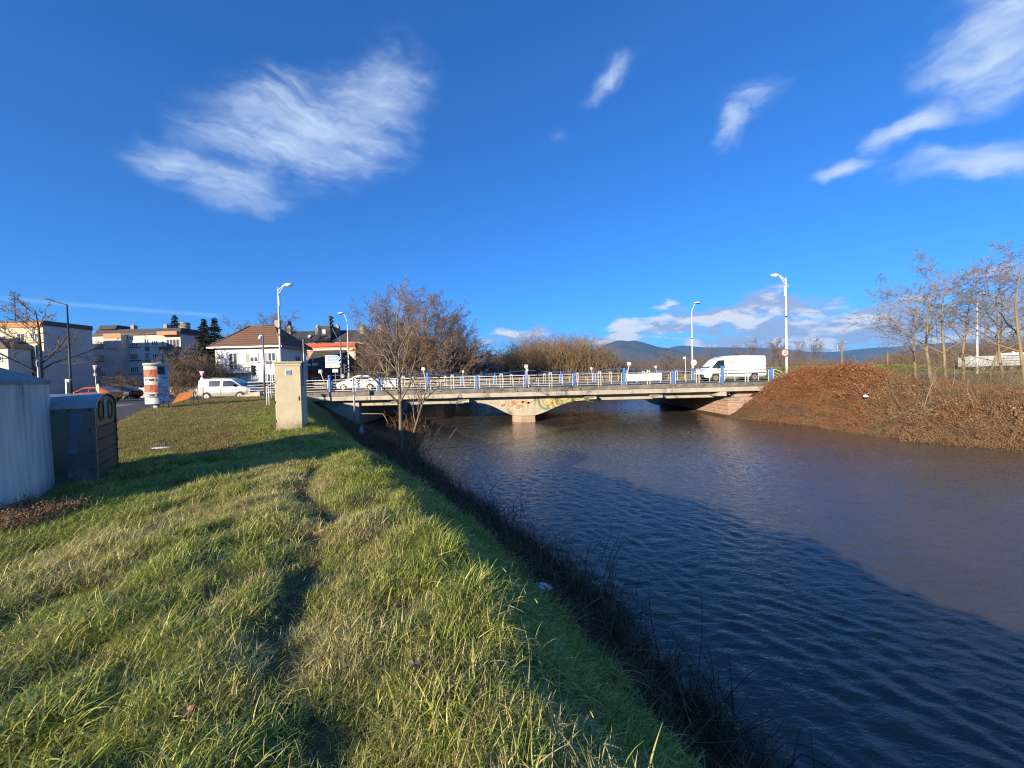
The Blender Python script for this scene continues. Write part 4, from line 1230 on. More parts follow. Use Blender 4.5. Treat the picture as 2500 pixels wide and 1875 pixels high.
# ---- traffic lights
def signal(name, label, base, H, rz, backing=None, poleless=False, rot=0.0, sc=1.0):
    t = thing(name, label, 'traffic light', base, rz, 'traffic lights at the junction')
    if not poleless:
        MB().cyl((0, 0.14, -0.05), (0, 0.14, H), 0.055, k=10).build('pole', 'metal_grey', t)
    b = MB().box(-0.15 * sc, 0.15 * sc, -0.10, 0.12, H - 1.0 * sc, H, 0.03).build('housing', 'plastic_black', t)
    for k in range(3):
        z = H - (0.18 + 0.32 * k) * sc
        mm = MB()
        r = 0.115 * sc
        vs = []
        for y, rr in ((-0.101, r), (-0.34, r)):
            vs += [(rr * math.cos(a), y, z + rr * math.sin(a)) for a in np.linspace(-0.5, math.pi + 0.5, 14)]
        mm.add(vs, [(i, i + 1, 14 + i + 1, 14 + i) for i in range(13)], True)
        mm.build('visor', 'plastic_black', b)
        mm = MB(); mm.add([(0.95 * r * math.cos(a), -0.104, z + 0.95 * r * math.sin(a)) for a in np.linspace(0, 2 * math.pi, 16, endpoint=False)], [tuple(range(15, -1, -1))])
        mm.build('lens', ('sign_red', 'balcony_brown', 'conifer')[k], b)
    if backing:
        MB().box(-backing, -0.16 * sc, 0.0, 0.03, H - 1.75, H + 0.02, 0.008).build('backing_panel', 'galvanised', t)
    return t
p = gpos(367, 985, 38.5); H_ = at(362, 882, 38.5).z - p.z
signal('traffic_light', 'black traffic light with grey backing panel above the advertising column', p, H_, math.radians(-62), 1.1, False, 0, 1.3)
p = gpos(620, 965, 40.0); H_ = at(625, 892, 40).z - p.z
signal('traffic_light', 'dark traffic light in front of the white house', p, H_, math.radians(70))
p = gpos(700 - 10, 965, 30.4)
# overhead signal on a cantilever pole with direction signs
p = Vector((at(835, 945, 48.0).x, 48.0, 0.3))
gan = thing('signal_mast', 'grey mast with long arm left of the cream lamp, carrying signals and signs', 'mast', p)
Hm = at(833, 820, 48).z - p.z
MB().tube([(0, 0, -0.05), (0, 0, Hm)], [0.13, 0.09], 12).build('pole', 'metal_grey', gan)
MB().tube([(0, 0, Hm - 1.0), (-0.9, -0.2, Hm + 1.0), (-1.2, -0.2, Hm + 1.6)], 0.05, 8).build('arm', 'metal_grey', gan)
q = at(808, 775, 47.8)
signal('traffic_light', 'traffic light hung high on the mast arm against the sky', Vector((q.x, 47.6, at(808, 803, 47.8).z)), at(808, 772, 47.8).z - at(808, 803, 47.8).z, math.radians(75), None, True, 0, 1.45)
q = at(842, 900, 47.6)
signal('traffic_light', 'grey traffic light low on the mast beside the salmon building', Vector((q.x + 0.1, 47.5, at(842, 918, 47.6).z)), 1.5, math.radians(75), None, True, 0, 1.2)
# direction signs hung on the mast
def arrow_sign(u0, u1, v0, v1, Y, label, m_rim, m_face, bars, mast_x):
    a = at(u0, v1, Y); b = at(u1, v0, Y)
    W_, H_ = b.x - a.x, at(u0, v0, Y).z - a.z
    t = thing('direction_sign', label, 'road sign', (a.x, Y, a.z), 0, 'arrow shaped direction signs on the mast')
    def poly(i):
        return [(i, i), (W_ - H_ * 0.55, i), (W_ - i * 1.3, H_ / 2), (W_ - H_ * 0.55, H_ - i), (i, H_ - i)]
    pl = MB().prism(poly(0.0), 0.0, 0.04, 'y').build('sign_plate', m_rim, t)
    fc = MB().prism(poly(H_ * 0.10), -0.006, -0.001, 'y').build('sign_face', m_face, pl)
    for (x0, x1, z0, z1, mt) in bars:
        MB().box(x0 * W_, x1 * W_, -0.011, -0.0065, z0 * H_, z1 * H_).build('lettering', mt, fc)
    MB().box(W_ - 0.45, max(mast_x - a.x, W_ - 0.3), 0.041, 0.10, H_ * 0.4, H_ * 0.6).build('bracket', 'metal_grey', t)
mx = p.x
arrow_sign(794, 832, 868, 883, 47.7, 'blue arrow shaped direction sign with white border on the mast', 'sign_white', 'sign_blue', [(0.06, 0.20, 0.2, 0.8, 'sign_pale_blue'), (0.27, 0.74, 0.36, 0.62, 'sign_pale_blue')], mx)
arrow_sign(794.5, 832, 882.6, 890, 47.7, 'upper of two narrow grey arrow signs below the blue one', 'sign_white', 'sign_grey', [(0.06, 0.28, 0.34, 0.66, 'ink_soft'), (0.33, 0.72, 0.34, 0.66, 'ink_soft')], mx)
arrow_sign(794.5, 832, 890.4, 898, 47.7, 'lower of two narrow grey arrow signs below the blue one', 'sign_white', 'sign_grey', [(0.05, 0.14, 0.34, 0.66, 'ink_soft'), (0.22, 0.42, 0.34, 0.66, 'ink_soft')], mx)
p2 = Vector((at(820, 945, 48.4).x, 48.4, 0.3))
tp = thing('plate_sign', 'two small white plates stacked on a thin post under the arrow signs', 'road sign', p2)
zt = at(820, 899, 48.4).z - p2.z
MB().cyl((0, 0.04, -0.05), (0, 0.04, zt), 0.035, k=8).build('pole', 'metal_grey', tp)
for k in range(2):
    MB().box(-0.36, 0.36, -0.03, 0.0, zt - 0.24 - 0.27 * k, zt - 0.27 * k, 0.02).build('plate', 'sign_white', tp)
# round blue sign on the mast
q = at(836, 918, 47.6)
rd = thing('round_blue_sign', 'small round blue sign with white arrow low on the mast', 'road sign', (q.x, 47.6, q.z))
pl = disc(0.23, 0, 0.02).build('sign_plate', 'sign_white', rd)
disc(0.205, -0.004, -0.001).build('blue_disc', 'sign_blue', pl)
MB().prism([(-0.12, -0.03), (0.02, -0.03), (0.02, -0.09), (0.14, 0.0), (0.02, 0.09), (0.02, 0.03), (-0.12, 0.03)], -0.009, -0.005, 'y').build('white_arrow', 'sign_white', pl)
MB().box(-0.04, 0.04, 0.021, 0.4, -0.04, 0.04).build('bracket', 'metal_grey', rd)
# back of a give way sign beside it
p3 = Vector((at(850, 945, 49.0).x, 49.0, 0.3))
t = thing('give_way_sign', 'dark back of a give way sign below the cream lamp', 'road sign', p3, 0, 'triangular give way signs')
zt = at(850, 905, 49).z - p3.z
MB().cyl((0, -0.03, -0.05), (0, -0.03, zt), 0.035, k=8).build('pole', 'metal_grey', t)
MB().prism(tri(0.6, 0, 0, zt - 0.19), 0.001, 0.02, 'y').build('sign_plate', 'metal_dark', t)

# ---- blue advertising panel behind the column
p = gpos(389, 975, 34.0)
pn = thing('poster_panel', 'blue lit poster panel with a white wave behind the advertising column', 'poster panel', p, math.radians(-25))
z0 = at(389, 920, 34).z - p.z; z1 = at(389, 883, 34).z - p.z
MB().box(-0.62, 0.62, 0, 0.16, z0 - 1.1, z1, 0.03).build('case', 'metal_dark', pn)
MB().cyl((0, 0.08, -0.05), (0, 0.08, z0 - 1.0), 0.09, k=8).build('leg', 'metal_dark', pn)
fc = MB().box(-0.54, 0.54, -0.006, -0.001, z0 - 1.0, z1 - 0.07).build('poster', 'panel_blue', pn)
MB().box(-0.48, 0.2, -0.010, -0.0065, z1 - 0.42, z1 - 0.18).build('pale_block', 'sign_pale_blue', fc)
MB().box(-0.5, 0.3, -0.010, -0.0065, z1 - 0.72, z1 - 0.65).build('pale_bar', 'sign_pale_blue', fc)
m = MB()
wp = curve([(-0.22, z1 - 0.50), (-0.05, z1 - 0.40), (0.10, z1 - 0.52), (0.30, z1 - 0.46)])
vs = [(x, -0.0125, z + 0.035) for x, z in wp] + [(x, -0.0125, z - 0.035) for x, z in wp]
n = len(wp)
m.add(vs, [(i, n + i, n + i + 1, i + 1) for i in range(n - 1)]).build('white_wave', 'sign_white', fc)
# ---- round sign seen over the bin, with striped panel
p = gpos(240, 985, 30.0)
t = thing('round_sign', 'pale yellow round sign above a striped panel in front of the orange car', 'road sign', p, math.radians(-30))
zz = at(240, 947, 30).z - p.z
MB().cyl((0, 0.05, -0.05), (0, 0.05, zz), 0.03, k=8).build('pole', 'galvanised', t)
o = disc(0.33, 0, 0.015).build('disc', 'sign_yellow', t); o.location = (0, 0, zz)
st = MB().box(-0.10, 0.28, 0.018, 0.04, zz - 1.4, zz - 0.05).build('panel', 'sign_yellow', t)
for k in range(6):
    MB().box(-0.05, 0.04, 0.012, 0.0175, zz - 1.3 + k * 0.21, zz - 1.19 + k * 0.21).build('stripe', 'sign_red', st)
# ---- small bollard light posts by the dark lamp
p = gpos(165, 985, 30.5)
t = thing('service_post', 'thin grey post with a small white lamp beside the dark street lamp', 'post', p)
zz = at(165, 925, 30.5).z - p.z
MB().box(-0.06, 0.06, -0.06, 0.06, -0.05, zz, 0.01).build('post', 'metal_grey', t)
MB().box(0.062, 0.32, -0.1, 0.1, zz - 0.12, zz - 0.04).sphere((0.2, 0, zz - 0.2), 0.09, nu=10, nv=6).build('lamp', 'sign_white', t)
# ---- camera pole and thin posts in front of the white house
p = gpos(647, 970, 27.5)
t = thing('camera_pole', 'grey pole with a white camera in front of the white house', 'pole', p)
zz = at(643, 815, 27.5).z - p.z
MB().tube([(0, 0, -0.05), (0, 0, zz)], [0.07, 0.055], 10).build('pole', 'metal_grey', t)
MB().sphere((-0.17, -0.02, zz - 0.28), 0.13, nu=12, nv=8).box(-0.20, -0.03, -0.05, 0.05, zz - 0.16, zz - 0.08).build('camera_housing', 'white_paint', t)
p = gpos(662, 975, 25.5)
t = thing('sign_post', 'thin white post with two grey plates left of the beige cabinet', 'road sign', p, math.radians(-10))
zz = at(661, 880, 25.5).z - p.z
MB().cyl((0, 0.04, -0.05), (0, 0.04, zz), 0.03, k=8).build('pole', 'rail_white', t)
MB().box(-0.32, 0.20, -0.02, 0.0, zz - 0.26, zz - 0.05, 0.005).build('plate', 'metal_dark', t)
MB().box(-0.05, 0.28, -0.02, 0.0, zz - 0.95, zz - 0.60, 0.005).build('plate', 'sign_grey', t)
# ---- white handrail by the cabinet
p = gpos(652, 985, 20.5)
t = thing('handrail', 'white tubular handrail on the grass beside the beige cabinet', 'handrail', (p.x, p.y, p.z))
for dx in (0.0, 0.12):
    MB().cyl((dx, 0.12 * dx, -0.05), (dx, 0, 1.02 if dx == 0 else 0.98), 0.032, k=8).build('post', 'rail_white', t)
MB().tube([(0, 0, 1.0), (0.10, 0.2, 1.06), (1.0, 2.6, 1.25)], 0.035, 8).build('top_rail', 'rail_white', t)
# ---- concrete wedge wall beside the lawn
t = thing('ramp_wall', 'low pale concrete wall sloping up beside the lawn behind the white van', 'wall', (0, 0, 0))
a = at(548, 985, 29.6); b = at(641, 985, 29.6)
z0 = float(zg(b.x, 29.6))
MB().prism([(a.x, z0 - 0.25), (b.x, z0 - 0.25), (b.x, at(641, 955, 29.6).z), (b.x - 0.5, at(630, 957, 29.6).z), (a.x, at(548, 979, 29.6).z)], 29.3, 29.7, 'y').build('wall', 'concrete_wall', t)
# ---- river gauge arm
p = Vector((at(866, 1020, 25.0).x, 25.0, 0)); p.z = float(zg(p.x, p.y))
t = thing('gauge_mast', 'bent galvanised pipe mast standing on the left bank before the bridge', 'mast', p)
zt = at(866, 922, 25).z - p.z
MB().cyl((0, 0, -0.2), (0, 0, zt), 0.045, k=10).build('pole', 'galvanised', t)
MB().tube([(0, 0, zt - 0.05), (0.08, 0, zt), (1.45, 0.3, zt + 0.02)], 0.04, 8).build('arm', 'galvanised', t)
MB().cyl((0.02, 0, zt - 0.50), (0.50, 0.1, zt - 0.02), 0.028, k=8).build('brace', 'galvanised', t)
MB().tube([(1.2, 0.3, zt + 0.03), (1.32, 0.3, zt + 0.22), (1.42, 0.3, zt + 0.27), (1.52, 0.3, zt + 0.18), (1.54, 0.3, zt - 0.05)], 0.03, 8).build('sensor_hook', 'metal_dark', t)
MB().cyl((0, 0, zt * 0.38), (0, 0, zt * 0.38 + 0.05), 0.06, k=10).build('collar', 'metal_dark', t)

# ================================================================== vehicles
def loft(stations, k=None):
    """stations: (x, [(y,z)...]) half sections from bottom centre to top centre; mirrored in y"""
    m = MB()
    n = len(stations[0][1])
    vs = []
    for x, sec in stations:
        vs += [(x, y, z) for y, z in sec] + [(x, -y, z) for y, z in reversed(sec)]
    q = 2 * n
    fs = []
    for i in range(len(stations) - 1):
        for j in range(q):
            j2 = (j + 1) % q
            fs.append((i * q + j, i * q + j2, (i + 1) * q + j2, (i + 1) * q + j))
    fs.append(tuple(range(q - 1, -1, -1)))
    fs.append(tuple((len(stations) - 1) * q + j for j in range(q)))
    m.add(vs, fs, False)
    return m
def sec(zb, wb, zm, wm, zt, wt, r=0.08):
    return [(0, zb), (wb, zb), (wm * 0.99, zb + 0.10), (wm, (zb + zm) / 2), (wm * 0.985, zm), ((wm * 0.985 + wt) / 2, (zm + zt) / 2 + 0.01), (wt, zt - r), (wt - r * 1.1, zt - r * 0.15), (0, zt)]
def wheel(t, x, y, r, wdt):
    s = 1 if y > 0 else -1
    w_ = MB().tube([(x, y - s * wdt, r), (x, y, r)], [r, r], 20).build('wheel', 'tyre', t)
    MB().tube([(x, y + s * 0.002, r), (x, y + s * 0.014, r)], [r * 0.66, r * 0.60], 18).build('rim', 'rim', w_)
    MB().tube([(x, y + s * 0.015, r), (x, y + s * 0.025, r)], [r * 0.20, r * 0.16], 12).build('hub', 'metal_dark', w_)
    return w_
def arch(t, x, y, r):
    s = 1 if y > 0 else -1
    pts = [(x + r * 1.18 * math.cos(a), r + r * 1.18 * math.sin(a)) for a in np.linspace(-0.25, math.pi + 0.25, 18)]
    MB().prism(pts, y - 0.001 if s < 0 else y - 0.02, y + 0.02 if s < 0 else y + 0.001, 'y').build('wheel_arch', 'plastic_black', t)
def panel(t, pts, y, nm, m_, th=0.006):
    """flat panel on the side y (pts in x,z)"""
    s = 1 if y > 0 else -1
    return MB().prism(pts, min(y, y + s * th), max(y, y + s * th), 'y').build(nm, m_, t)
# small panel van (front towards +x)
def small_van(loc, rz, label):
    t = thing('parked_van', label, 'van', loc, rz)
    st = [(-2.20, sec(0.42, 0.70, 0.95, 0.86, 1.72, 0.70)), (-2.12, sec(0.32, 0.80, 0.98, 0.90, 1.80, 0.74)), (-1.0, sec(0.26, 0.82, 1.0, 0.92, 1.86, 0.76)),
          (0.0, sec(0.26, 0.82, 1.0, 0.92, 1.85, 0.76)), (0.55, sec(0.26, 0.82, 1.0, 0.92, 1.80, 0.72)), (0.98, sec(0.26, 0.82, 1.02, 0.915, 1.50, 0.74)), (1.38, sec(0.26, 0.82, 1.00, 0.90, 1.17, 0.80, 0.05)),
          (1.80, sec(0.26, 0.80, 0.92, 0.86, 1.05, 0.76, 0.05)), (2.08, sec(0.30, 0.72, 0.80, 0.78, 0.92, 0.66, 0.05)), (2.18, sec(0.36, 0.60, 0.66, 0.66, 0.74, 0.55, 0.04))]
    loft(st).build('body', 'car_white_muddy', t)
    for x in (-1.42, 1.32):
        for s in (-1, 1):
            arch(t, x, s * 0.921, 0.33)
            wheel(t, x, s * 0.945, 0.33, 0.2)
    for s in (-1, 1):
        y = s * 0.892
        def win(pts, nm='side_window'):
            m = MB()
            q = []
            for x, z in pts:
                f = (z - 1.0) / 0.8
                yy = 0.912 + (0.76 - 0.912) * min(max((z - 1.0) / 0.82, 0), 1) * 0.92 + 0.012
                q.append((x, s * yy, z))
            m.add(q, [tuple(range(len(q))) if s < 0 else tuple(reversed(range(len(q))))])
            return m.build(nm, 'glass_dark', t)
        win([(-1.28, 1.16), (-0.42, 1.16), (-0.36, 1.24), (-0.36, 1.60), (-0.42, 1.66), (-1.22, 1.66), (-1.28, 1.60)])
        win([(-0.10, 1.20), (-0.06, 1.14), (1.15, 1.14), (1.22, 1.18), (0.62, 1.60), (0.50, 1.66), (-0.06, 1.66), (-0.10, 1.60)])
        for x0, x1 in ((-2.05, -1.30),):
            MB().box(x0, x1, s * 0.925 - 0.006, s * 0.925 + 0.006, 1.03, 1.07).build('slide_track', 'plastic_black', t)
        for x0 in (-0.55, -0.05):
            MB().box(x0, x0 + 0.22, s * 0.925 - 0.012, s * 0.925 + 0.012, 1.02, 1.06, 0.005).build('door_handle', 'plastic_black', t)
        MB().box(0.75, 0.92, s * 1.0 - 0.09, s * 1.0 + 0.09, 1.15, 1.34, 0.03).build('mirror', 'plastic_black', t)
        MB().box(-1.0, 0.9, s * 0.925 - 0.004, s * 0.925 + 0.004, 0.28, 0.36).build('sill', 'plastic_black', t)
        MB().box(-2.21, -2.10, s * 0.80 - 0.06, s * 0.80 + 0.10, 0.85, 1.20, 0.02).build('tail_lamp', 'lamp_red', t)
        MB().box(1.92, 2.10, s * 0.66 - 0.12, s * 0.66 + 0.13, 0.74, 0.92, 0.03).build('headlight', 'lamp_clear', t)
        MB().box(-0.27, -0.255, s * 0.917 - 0.012, s * 0.917 + 0.012, 0.35, 1.0).build('door_gap', 'plastic_black', t)
        MB().cyl((-1.9, s * 0.62, 1.90), (0.3, s * 0.62, 1.90), 0.018, k=6).build('roof_rail', 'metal_grey', t)
    MB().add([(0.62, -0.66, 1.74), (0.62, 0.66, 1.74), (1.40, 0.78, 1.19), (1.40, -0.78, 1.19)], [(0, 3, 2, 1)]).build('windscreen', 'glass_dark', t)
    MB().box(2.02, 2.24, -0.75, 0.75, 0.30, 0.62, 0.05).build('front_bumper', 'plastic_black', t)
    MB().box(-2.27, -2.12, -0.85, 0.85, 0.32, 0.60, 0.04).build('rear_bumper', 'plastic_black', t)
    return t
p = at(565, 977, 33.9)
small_van((p.x + 0.0, 33.9, 0.10), math.radians(3), 'mud splashed small white van on the road behind the lawn')
# high roof van driving to the left (front towards -x)
def big_van(loc, label):
    t = thing('delivery_van', label, 'van', loc, math.pi)
    st = [(-3.05, sec(0.50, 0.80, 1.1, 0.95, 2.36, 0.84)), (-2.95, sec(0.40, 0.90, 1.1, 1.0, 2.44, 0.88)), (-1.0, sec(0.36, 0.92, 1.1, 1.02, 2.50, 0.89)), (0.6, sec(0.36, 0.92, 1.1, 1.02, 2.49, 0.88)),
          (1.25, sec(0.36, 0.92, 1.1, 1.02, 2.40, 0.84)), (1.7, sec(0.36, 0.92, 1.12, 1.01, 2.16, 0.82)), (2.2, sec(0.36, 0.92, 1.15, 1.0, 1.66, 0.88, 0.07)), (2.55, sec(0.36, 0.90, 1.08, 0.97, 1.28, 0.90, 0.06)),
          (2.95, sec(0.40, 0.82, 0.95, 0.90, 1.10, 0.78, 0.05)), (3.08, sec(0.46, 0.70, 0.80, 0.78, 0.90, 0.66, 0.04))]
    loft(st).build('body', 'car_white', t)
    for x in (-1.85, 1.95):
        for s in (-1, 1):
            arch(t, x, s * 1.021, 0.36)
            wheel(t, x, s * 1.045, 0.36, 0.22)
    for s in (-1, 1):
        q = []
        for x, z in [(1.05, 1.30), (2.18, 1.30), (2.28, 1.36), (1.72, 1.98), (1.55, 2.06), (1.05, 2.06)]:
            q.append((x, s * (1.022 + (0.86 - 1.022) * max(0, (z - 1.1) / 1.3)), z))
        MB().add(q, [tuple(range(6)) if s < 0 else tuple(reversed(range(6)))]).build('side_window', 'glass_dark', t)
        MB().box(1.75, 1.92, s * 1.12 - 0.1, s * 1.12 + 0.1, 1.30, 1.60, 0.03).build('mirror', 'plastic_black', t)
        MB().box(0.92, 0.935, s * 1.02 - 0.01, s * 1.02 + 0.01, 0.5, 2.2).build('door_gap', 'plastic_black', t)
        MB().box(-2.9, 2.3, s * 1.022 - 0.008, s * 1.022 + 0.008, 0.70, 0.80, 0.003).build('side_moulding', 'plastic_black', t)
        MB().box(-3.07, -2.97, s * 0.86 - 0.06, s * 0.86 + 0.10, 0.9, 1.5, 0.02).build('tail_lamp', 'lamp_red', t)
        MB().box(2.75, 2.98, s * 0.72 - 0.13, s * 0.72 + 0.15, 0.90, 1.15, 0.03).build('headlight', 'lamp_clear', t)
    MB().add([(1.36, -0.74, 2.34), (1.36, 0.74, 2.34), (2.50, 0.86, 1.36), (2.50, -0.86, 1.36)], [(0, 3, 2, 1)]).build('windscreen', 'glass_dark', t)
    MB().box(2.9, 3.14, -0.85, 0.85, 0.38, 0.70, 0.05).build('front_bumper', 'plastic_black', t)
    return t
p = at(1782, 925, 38.6)
big_van((p.x, 38.6, 0.53), 'white high roof delivery van driving left across the bridge')
# saloon type cars (front towards +x)
def car(loc, rz, label, paint, group=None):
    t = thing('car', label, 'car', loc, rz, group)
    st = [(-2.10, sec(0.42, 0.62, 0.75, 0.74, 0.95, 0.62, 0.05)), (-1.95, sec(0.28, 0.74, 0.80, 0.84, 1.02, 0.70, 0.05)), (-1.55, sec(0.22, 0.78, 0.85, 0.88, 1.22, 0.64, 0.06)), (-0.95, sec(0.22, 0.78, 0.88, 0.90, 1.44, 0.60, 0.07)),
          (-0.1, sec(0.22, 0.78, 0.88, 0.90, 1.48, 0.60, 0.07)), (0.35, sec(0.22, 0.78, 0.88, 0.90, 1.40, 0.58, 0.07)), (0.85, sec(0.22, 0.78, 0.87, 0.895, 1.10, 0.68, 0.05)), (1.15, sec(0.22, 0.78, 0.85, 0.885, 0.96, 0.76, 0.04)),
          (1.75, sec(0.22, 0.76, 0.76, 0.85, 0.84, 0.72, 0.04)), (2.02, sec(0.28, 0.66, 0.64, 0.74, 0.70, 0.62, 0.03)), (2.10, sec(0.34, 0.55, 0.54, 0.62, 0.58, 0.5, 0.03))]
    loft(st).build('body', paint, t)
    for x in (-1.28, 1.30):
        for s in (-1, 1):
            arch(t, x, s * 0.896, 0.30); wheel(t, x, s * 0.92, 0.30, 0.19)
    for s in (-1, 1):
        def win(pts):
            q = [(x, s * (0.905 - 0.285 * max(0, (z - 0.88) / 0.58) + 0.004), z) for x, z in pts]
            MB().add(q, [tuple(range(len(q))) if s < 0 else tuple(reversed(range(len(q))))]).build('side_window', 'glass_dark', t)
        win([(-1.35, 0.95), (-0.42, 0.94), (-0.42, 1.33), (-0.85, 1.33)])
        win([(-0.34, 0.94), (0.72, 0.95), (0.28, 1.27), (-0.05, 1.34), (-0.34, 1.34)])
        MB().box(0.55, 0.68, s * 0.97 - 0.08, s * 0.97 + 0.08, 0.92, 1.04, 0.02).build('mirror', paint, t)
        MB().box(1.80, 2.0, s * 0.62 - 0.12, s * 0.62 + 0.12, 0.58, 0.72, 0.03).build('headlight', 'lamp_clear', t)
        MB().box(-2.10, -1.96, s * 0.62 - 0.12, s * 0.62 + 0.14, 0.72, 0.88, 0.03).build('tail_lamp', 'lamp_red', t)
        for x in (-0.55, 0.35):
            MB().box(x - 0.2, x, s * 0.90 - 0.012, s * 0.90 + 0.012, 0.80, 0.835, 0.004).build('door_handle', paint, t)
    MB().add([(0.40, -0.52, 1.405), (0.40, 0.52, 1.405), (1.10, 0.68, 1.0), (1.10, -0.68, 1.0)], [(0, 3, 2, 1)]).build('windscreen', 'glass_dark', t)
    MB().add([(-1.0, -0.52, 1.45), (-1.0, 0.52, 1.45), (-1.62, 0.6, 1.20), (-1.62, -0.6, 1.20)], [(0, 1, 2, 3)]).build('rear_window', 'glass_dark', t)
    return t
p = at(880, 950, 38.2)
car((p.x, 38.2, 0.53), math.pi, 'white car on the bridge behind the near railing', 'car_white')
p = at(225, 965, 36.5)
car((p.x, 36.5, 0.03), math.radians(187), 'orange car waiting at the junction behind the dark recycling bin', 'car_orange')
p = at(290, 960, 43.5)
car((p.x, 43.5, 0.03), math.radians(180), 'black car parked in front of the bare shrubs by the grey apartments', 'car_black')
p = at(655, 950, 45.0)
car((p.x - 0.4, 45.0, 0.1), math.radians(0), 'dark car partly hidden by the nose of the small white van', 'car_black')
# ---- truck on the right
p = at(2425, 905, 66.0)
tk_s = 0.74
tk = thing('flatbed_truck', 'white truck with stacked load behind the bare trees at the right edge', 'truck', (p.x + 1.5, 66.0, float(zg(p.x + 1.5, 66.0)) + 0.02))
tk.scale = (0.9, 0.8, tk_s)
MB().box(-7.2, -2.2, -1.2, 1.2, 1.0, 3.4, 0.05).build('cargo_box', 'sign_grey', tk)
for k in range(4):
    MB().box(-2.0, 3.2, -1.15, 1.15, 1.05 + k * 0.58, 1.55 + k * 0.58, 0.04).build('load_slab', 'sign_grey', tk)
MB().box(0.6, 3.0, -1.1, 1.1, 3.40, 4.0, 0.05).build('load_slab', 'white_paint', tk)
MB().box(-7.2, 6.8, -0.9, 0.9, 0.72, 0.98).build('chassis', 'metal_dark', tk)
cb = loft([(4.2, sec(0.6, 1.1, 1.6, 1.2, 3.0, 1.05)), (5.9, sec(0.6, 1.1, 1.6, 1.2, 3.0, 1.05)), (6.6, sec(0.6, 1.1, 1.5, 1.18, 1.9, 1.1)), (6.9, sec(0.7, 1.05, 1.3, 1.1, 1.6, 1.0))]).build('cab', 'white_paint', tk)
MB().add([(5.95, -1.0, 2.85), (5.95, 1.0, 2.85), (6.58, 1.05, 1.98), (6.58, -1.05, 1.98)], [(0, 3, 2, 1)]).build('windscreen', 'glass_dark', cb)
MB().add([(4.9, -1.215, 1.75), (6.0, -1.215, 1.75), (5.8, -1.13, 2.6), (4.9, -1.13, 2.6)], [(0, 1, 2, 3)]).build('side_window', 'glass_dark', cb)
for x in (-6.0, -4.8, 0.5, 5.4):
    for s in (-1, 1):
        wheel(tk, x, s * 1.2, 0.5, 0.3)
MB().tube([(3.6, 0, 1.0), (3.6, 0, 3.2), (2.0, 0, 4.3)], 0.12, 8).build('crane_arm', 'sign_yellow', tk)
# ---- poles on the right bank
def pole(u, vb, vt, Y, label, cross):
    p = gpos(u, vb, Y); zz = at(u, vt, Y).z - p.z
    t = thing('utility_pole', label, 'utility pole', p, 0, 'utility poles beyond the right bank')
    MB().tube([(0, 0, -0.2), (0, 0, zz)], [0.16, 0.11], 10).build('pole', 'bark_grey', t)
    if cross:
        MB().box(-0.6, 0.6, -0.05, 0.05, zz - 0.30, zz - 0.2).build('crossarm', 'bark_grey', t)
        MB().box(-0.75, -0.25, -0.22, -0.13, zz - 1.1, zz - 0.5, 0.03).build('transformer', 'metal_grey', t)
        for x in (-0.5, 0.0, 0.5):
            MB().cyl((x, 0, zz - 0.2), (x, 0, zz - 0.05), 0.03, k=6).build('insulator', 'sign_white', t)
    return t
pole(2056, 900, 833, 52.0, 'wooden utility pole with crossarm behind the red brown thicket', True)
pole(2167, 900, 858, 62.0, 'short plain wooden pole right of the one with crossarm', False)
# ---- signs at the right end of the far railing
for (u, vt, Y, lb, kind) in ((1674, 869, 52, 'thin white post with a small plate left of the white van', 'plate'), (1694, 880, 53, 'round sign seen from behind beside the lamp left of the van', 'round')):
    p = gpos(u, 930, Y); p.z = 0.5
    zz = at(u, vt, Y).z - p.z
    t = thing('road_sign', lb, 'road sign', p)
    MB().cyl((0, 0, -0.6), (0, 0, zz), 0.04, k=8).build('pole', 'rail_white', t)
    if kind == 'plate':
        MB().box(-0.32, -0.05, -0.05, -0.02, zz - 0.4, zz - 0.12).build('plate', 'sign_white', t)
    else:
        o = disc(0.42, -0.07, -0.045).build('disc', 'sign_grey', t); o.location.z = zz - 0.3
# ---- litter and fallen leaves
def leaf_mesh():
    out = []
    for k in range(30):
        a = 2 * math.pi * k / 30
        r = 0.085 + 0.016 * math.cos(5 * a) + (0.008 if k % 2 else 0)
        out.append((r * 1.25 * math.cos(a), r * 0.8 * math.sin(a), 0.012 * math.sin(3 * a) + 0.02 * abs(math.cos(a))))
    m = MB(); m.add([(0, 0, 0.0)] + out, [(0, 1 + i, 1 + (i + 1) % 30) for i in range(30)])
    m.cyl((0.09, 0, 0.02), (0.17, 0.01, 0.03), 0.003, k=5)
    return m.mesh('fallen_leaf')
LM = leaf_mesh()
for (u, v, Y, rz, s, lb) in ((777, 1318, 3.75, 0.4, 0.42, 'large curled brown leaf lying on the worn grass track'), (1012, 1663, 1.95, 2.0, 0.28, 'pale brown leaf in the tall grass near the bank edge'), (462, 1780, 1.65, 1.1, 0.20, 'small brown leaf in the grass at the bottom left')):
    p = at(u, v, Y)
    o = add_obj('fallen_leaf', LM, 'leaf_pale'); o.location = (p.x, p.y, float(zg(p.x, p.y)) + 0.12); o.rotation_euler = (0.25, -0.2, rz); o.scale = (s,) * 3
    tag(o, lb, 'leaf', 'dead leaves lying in the grass')
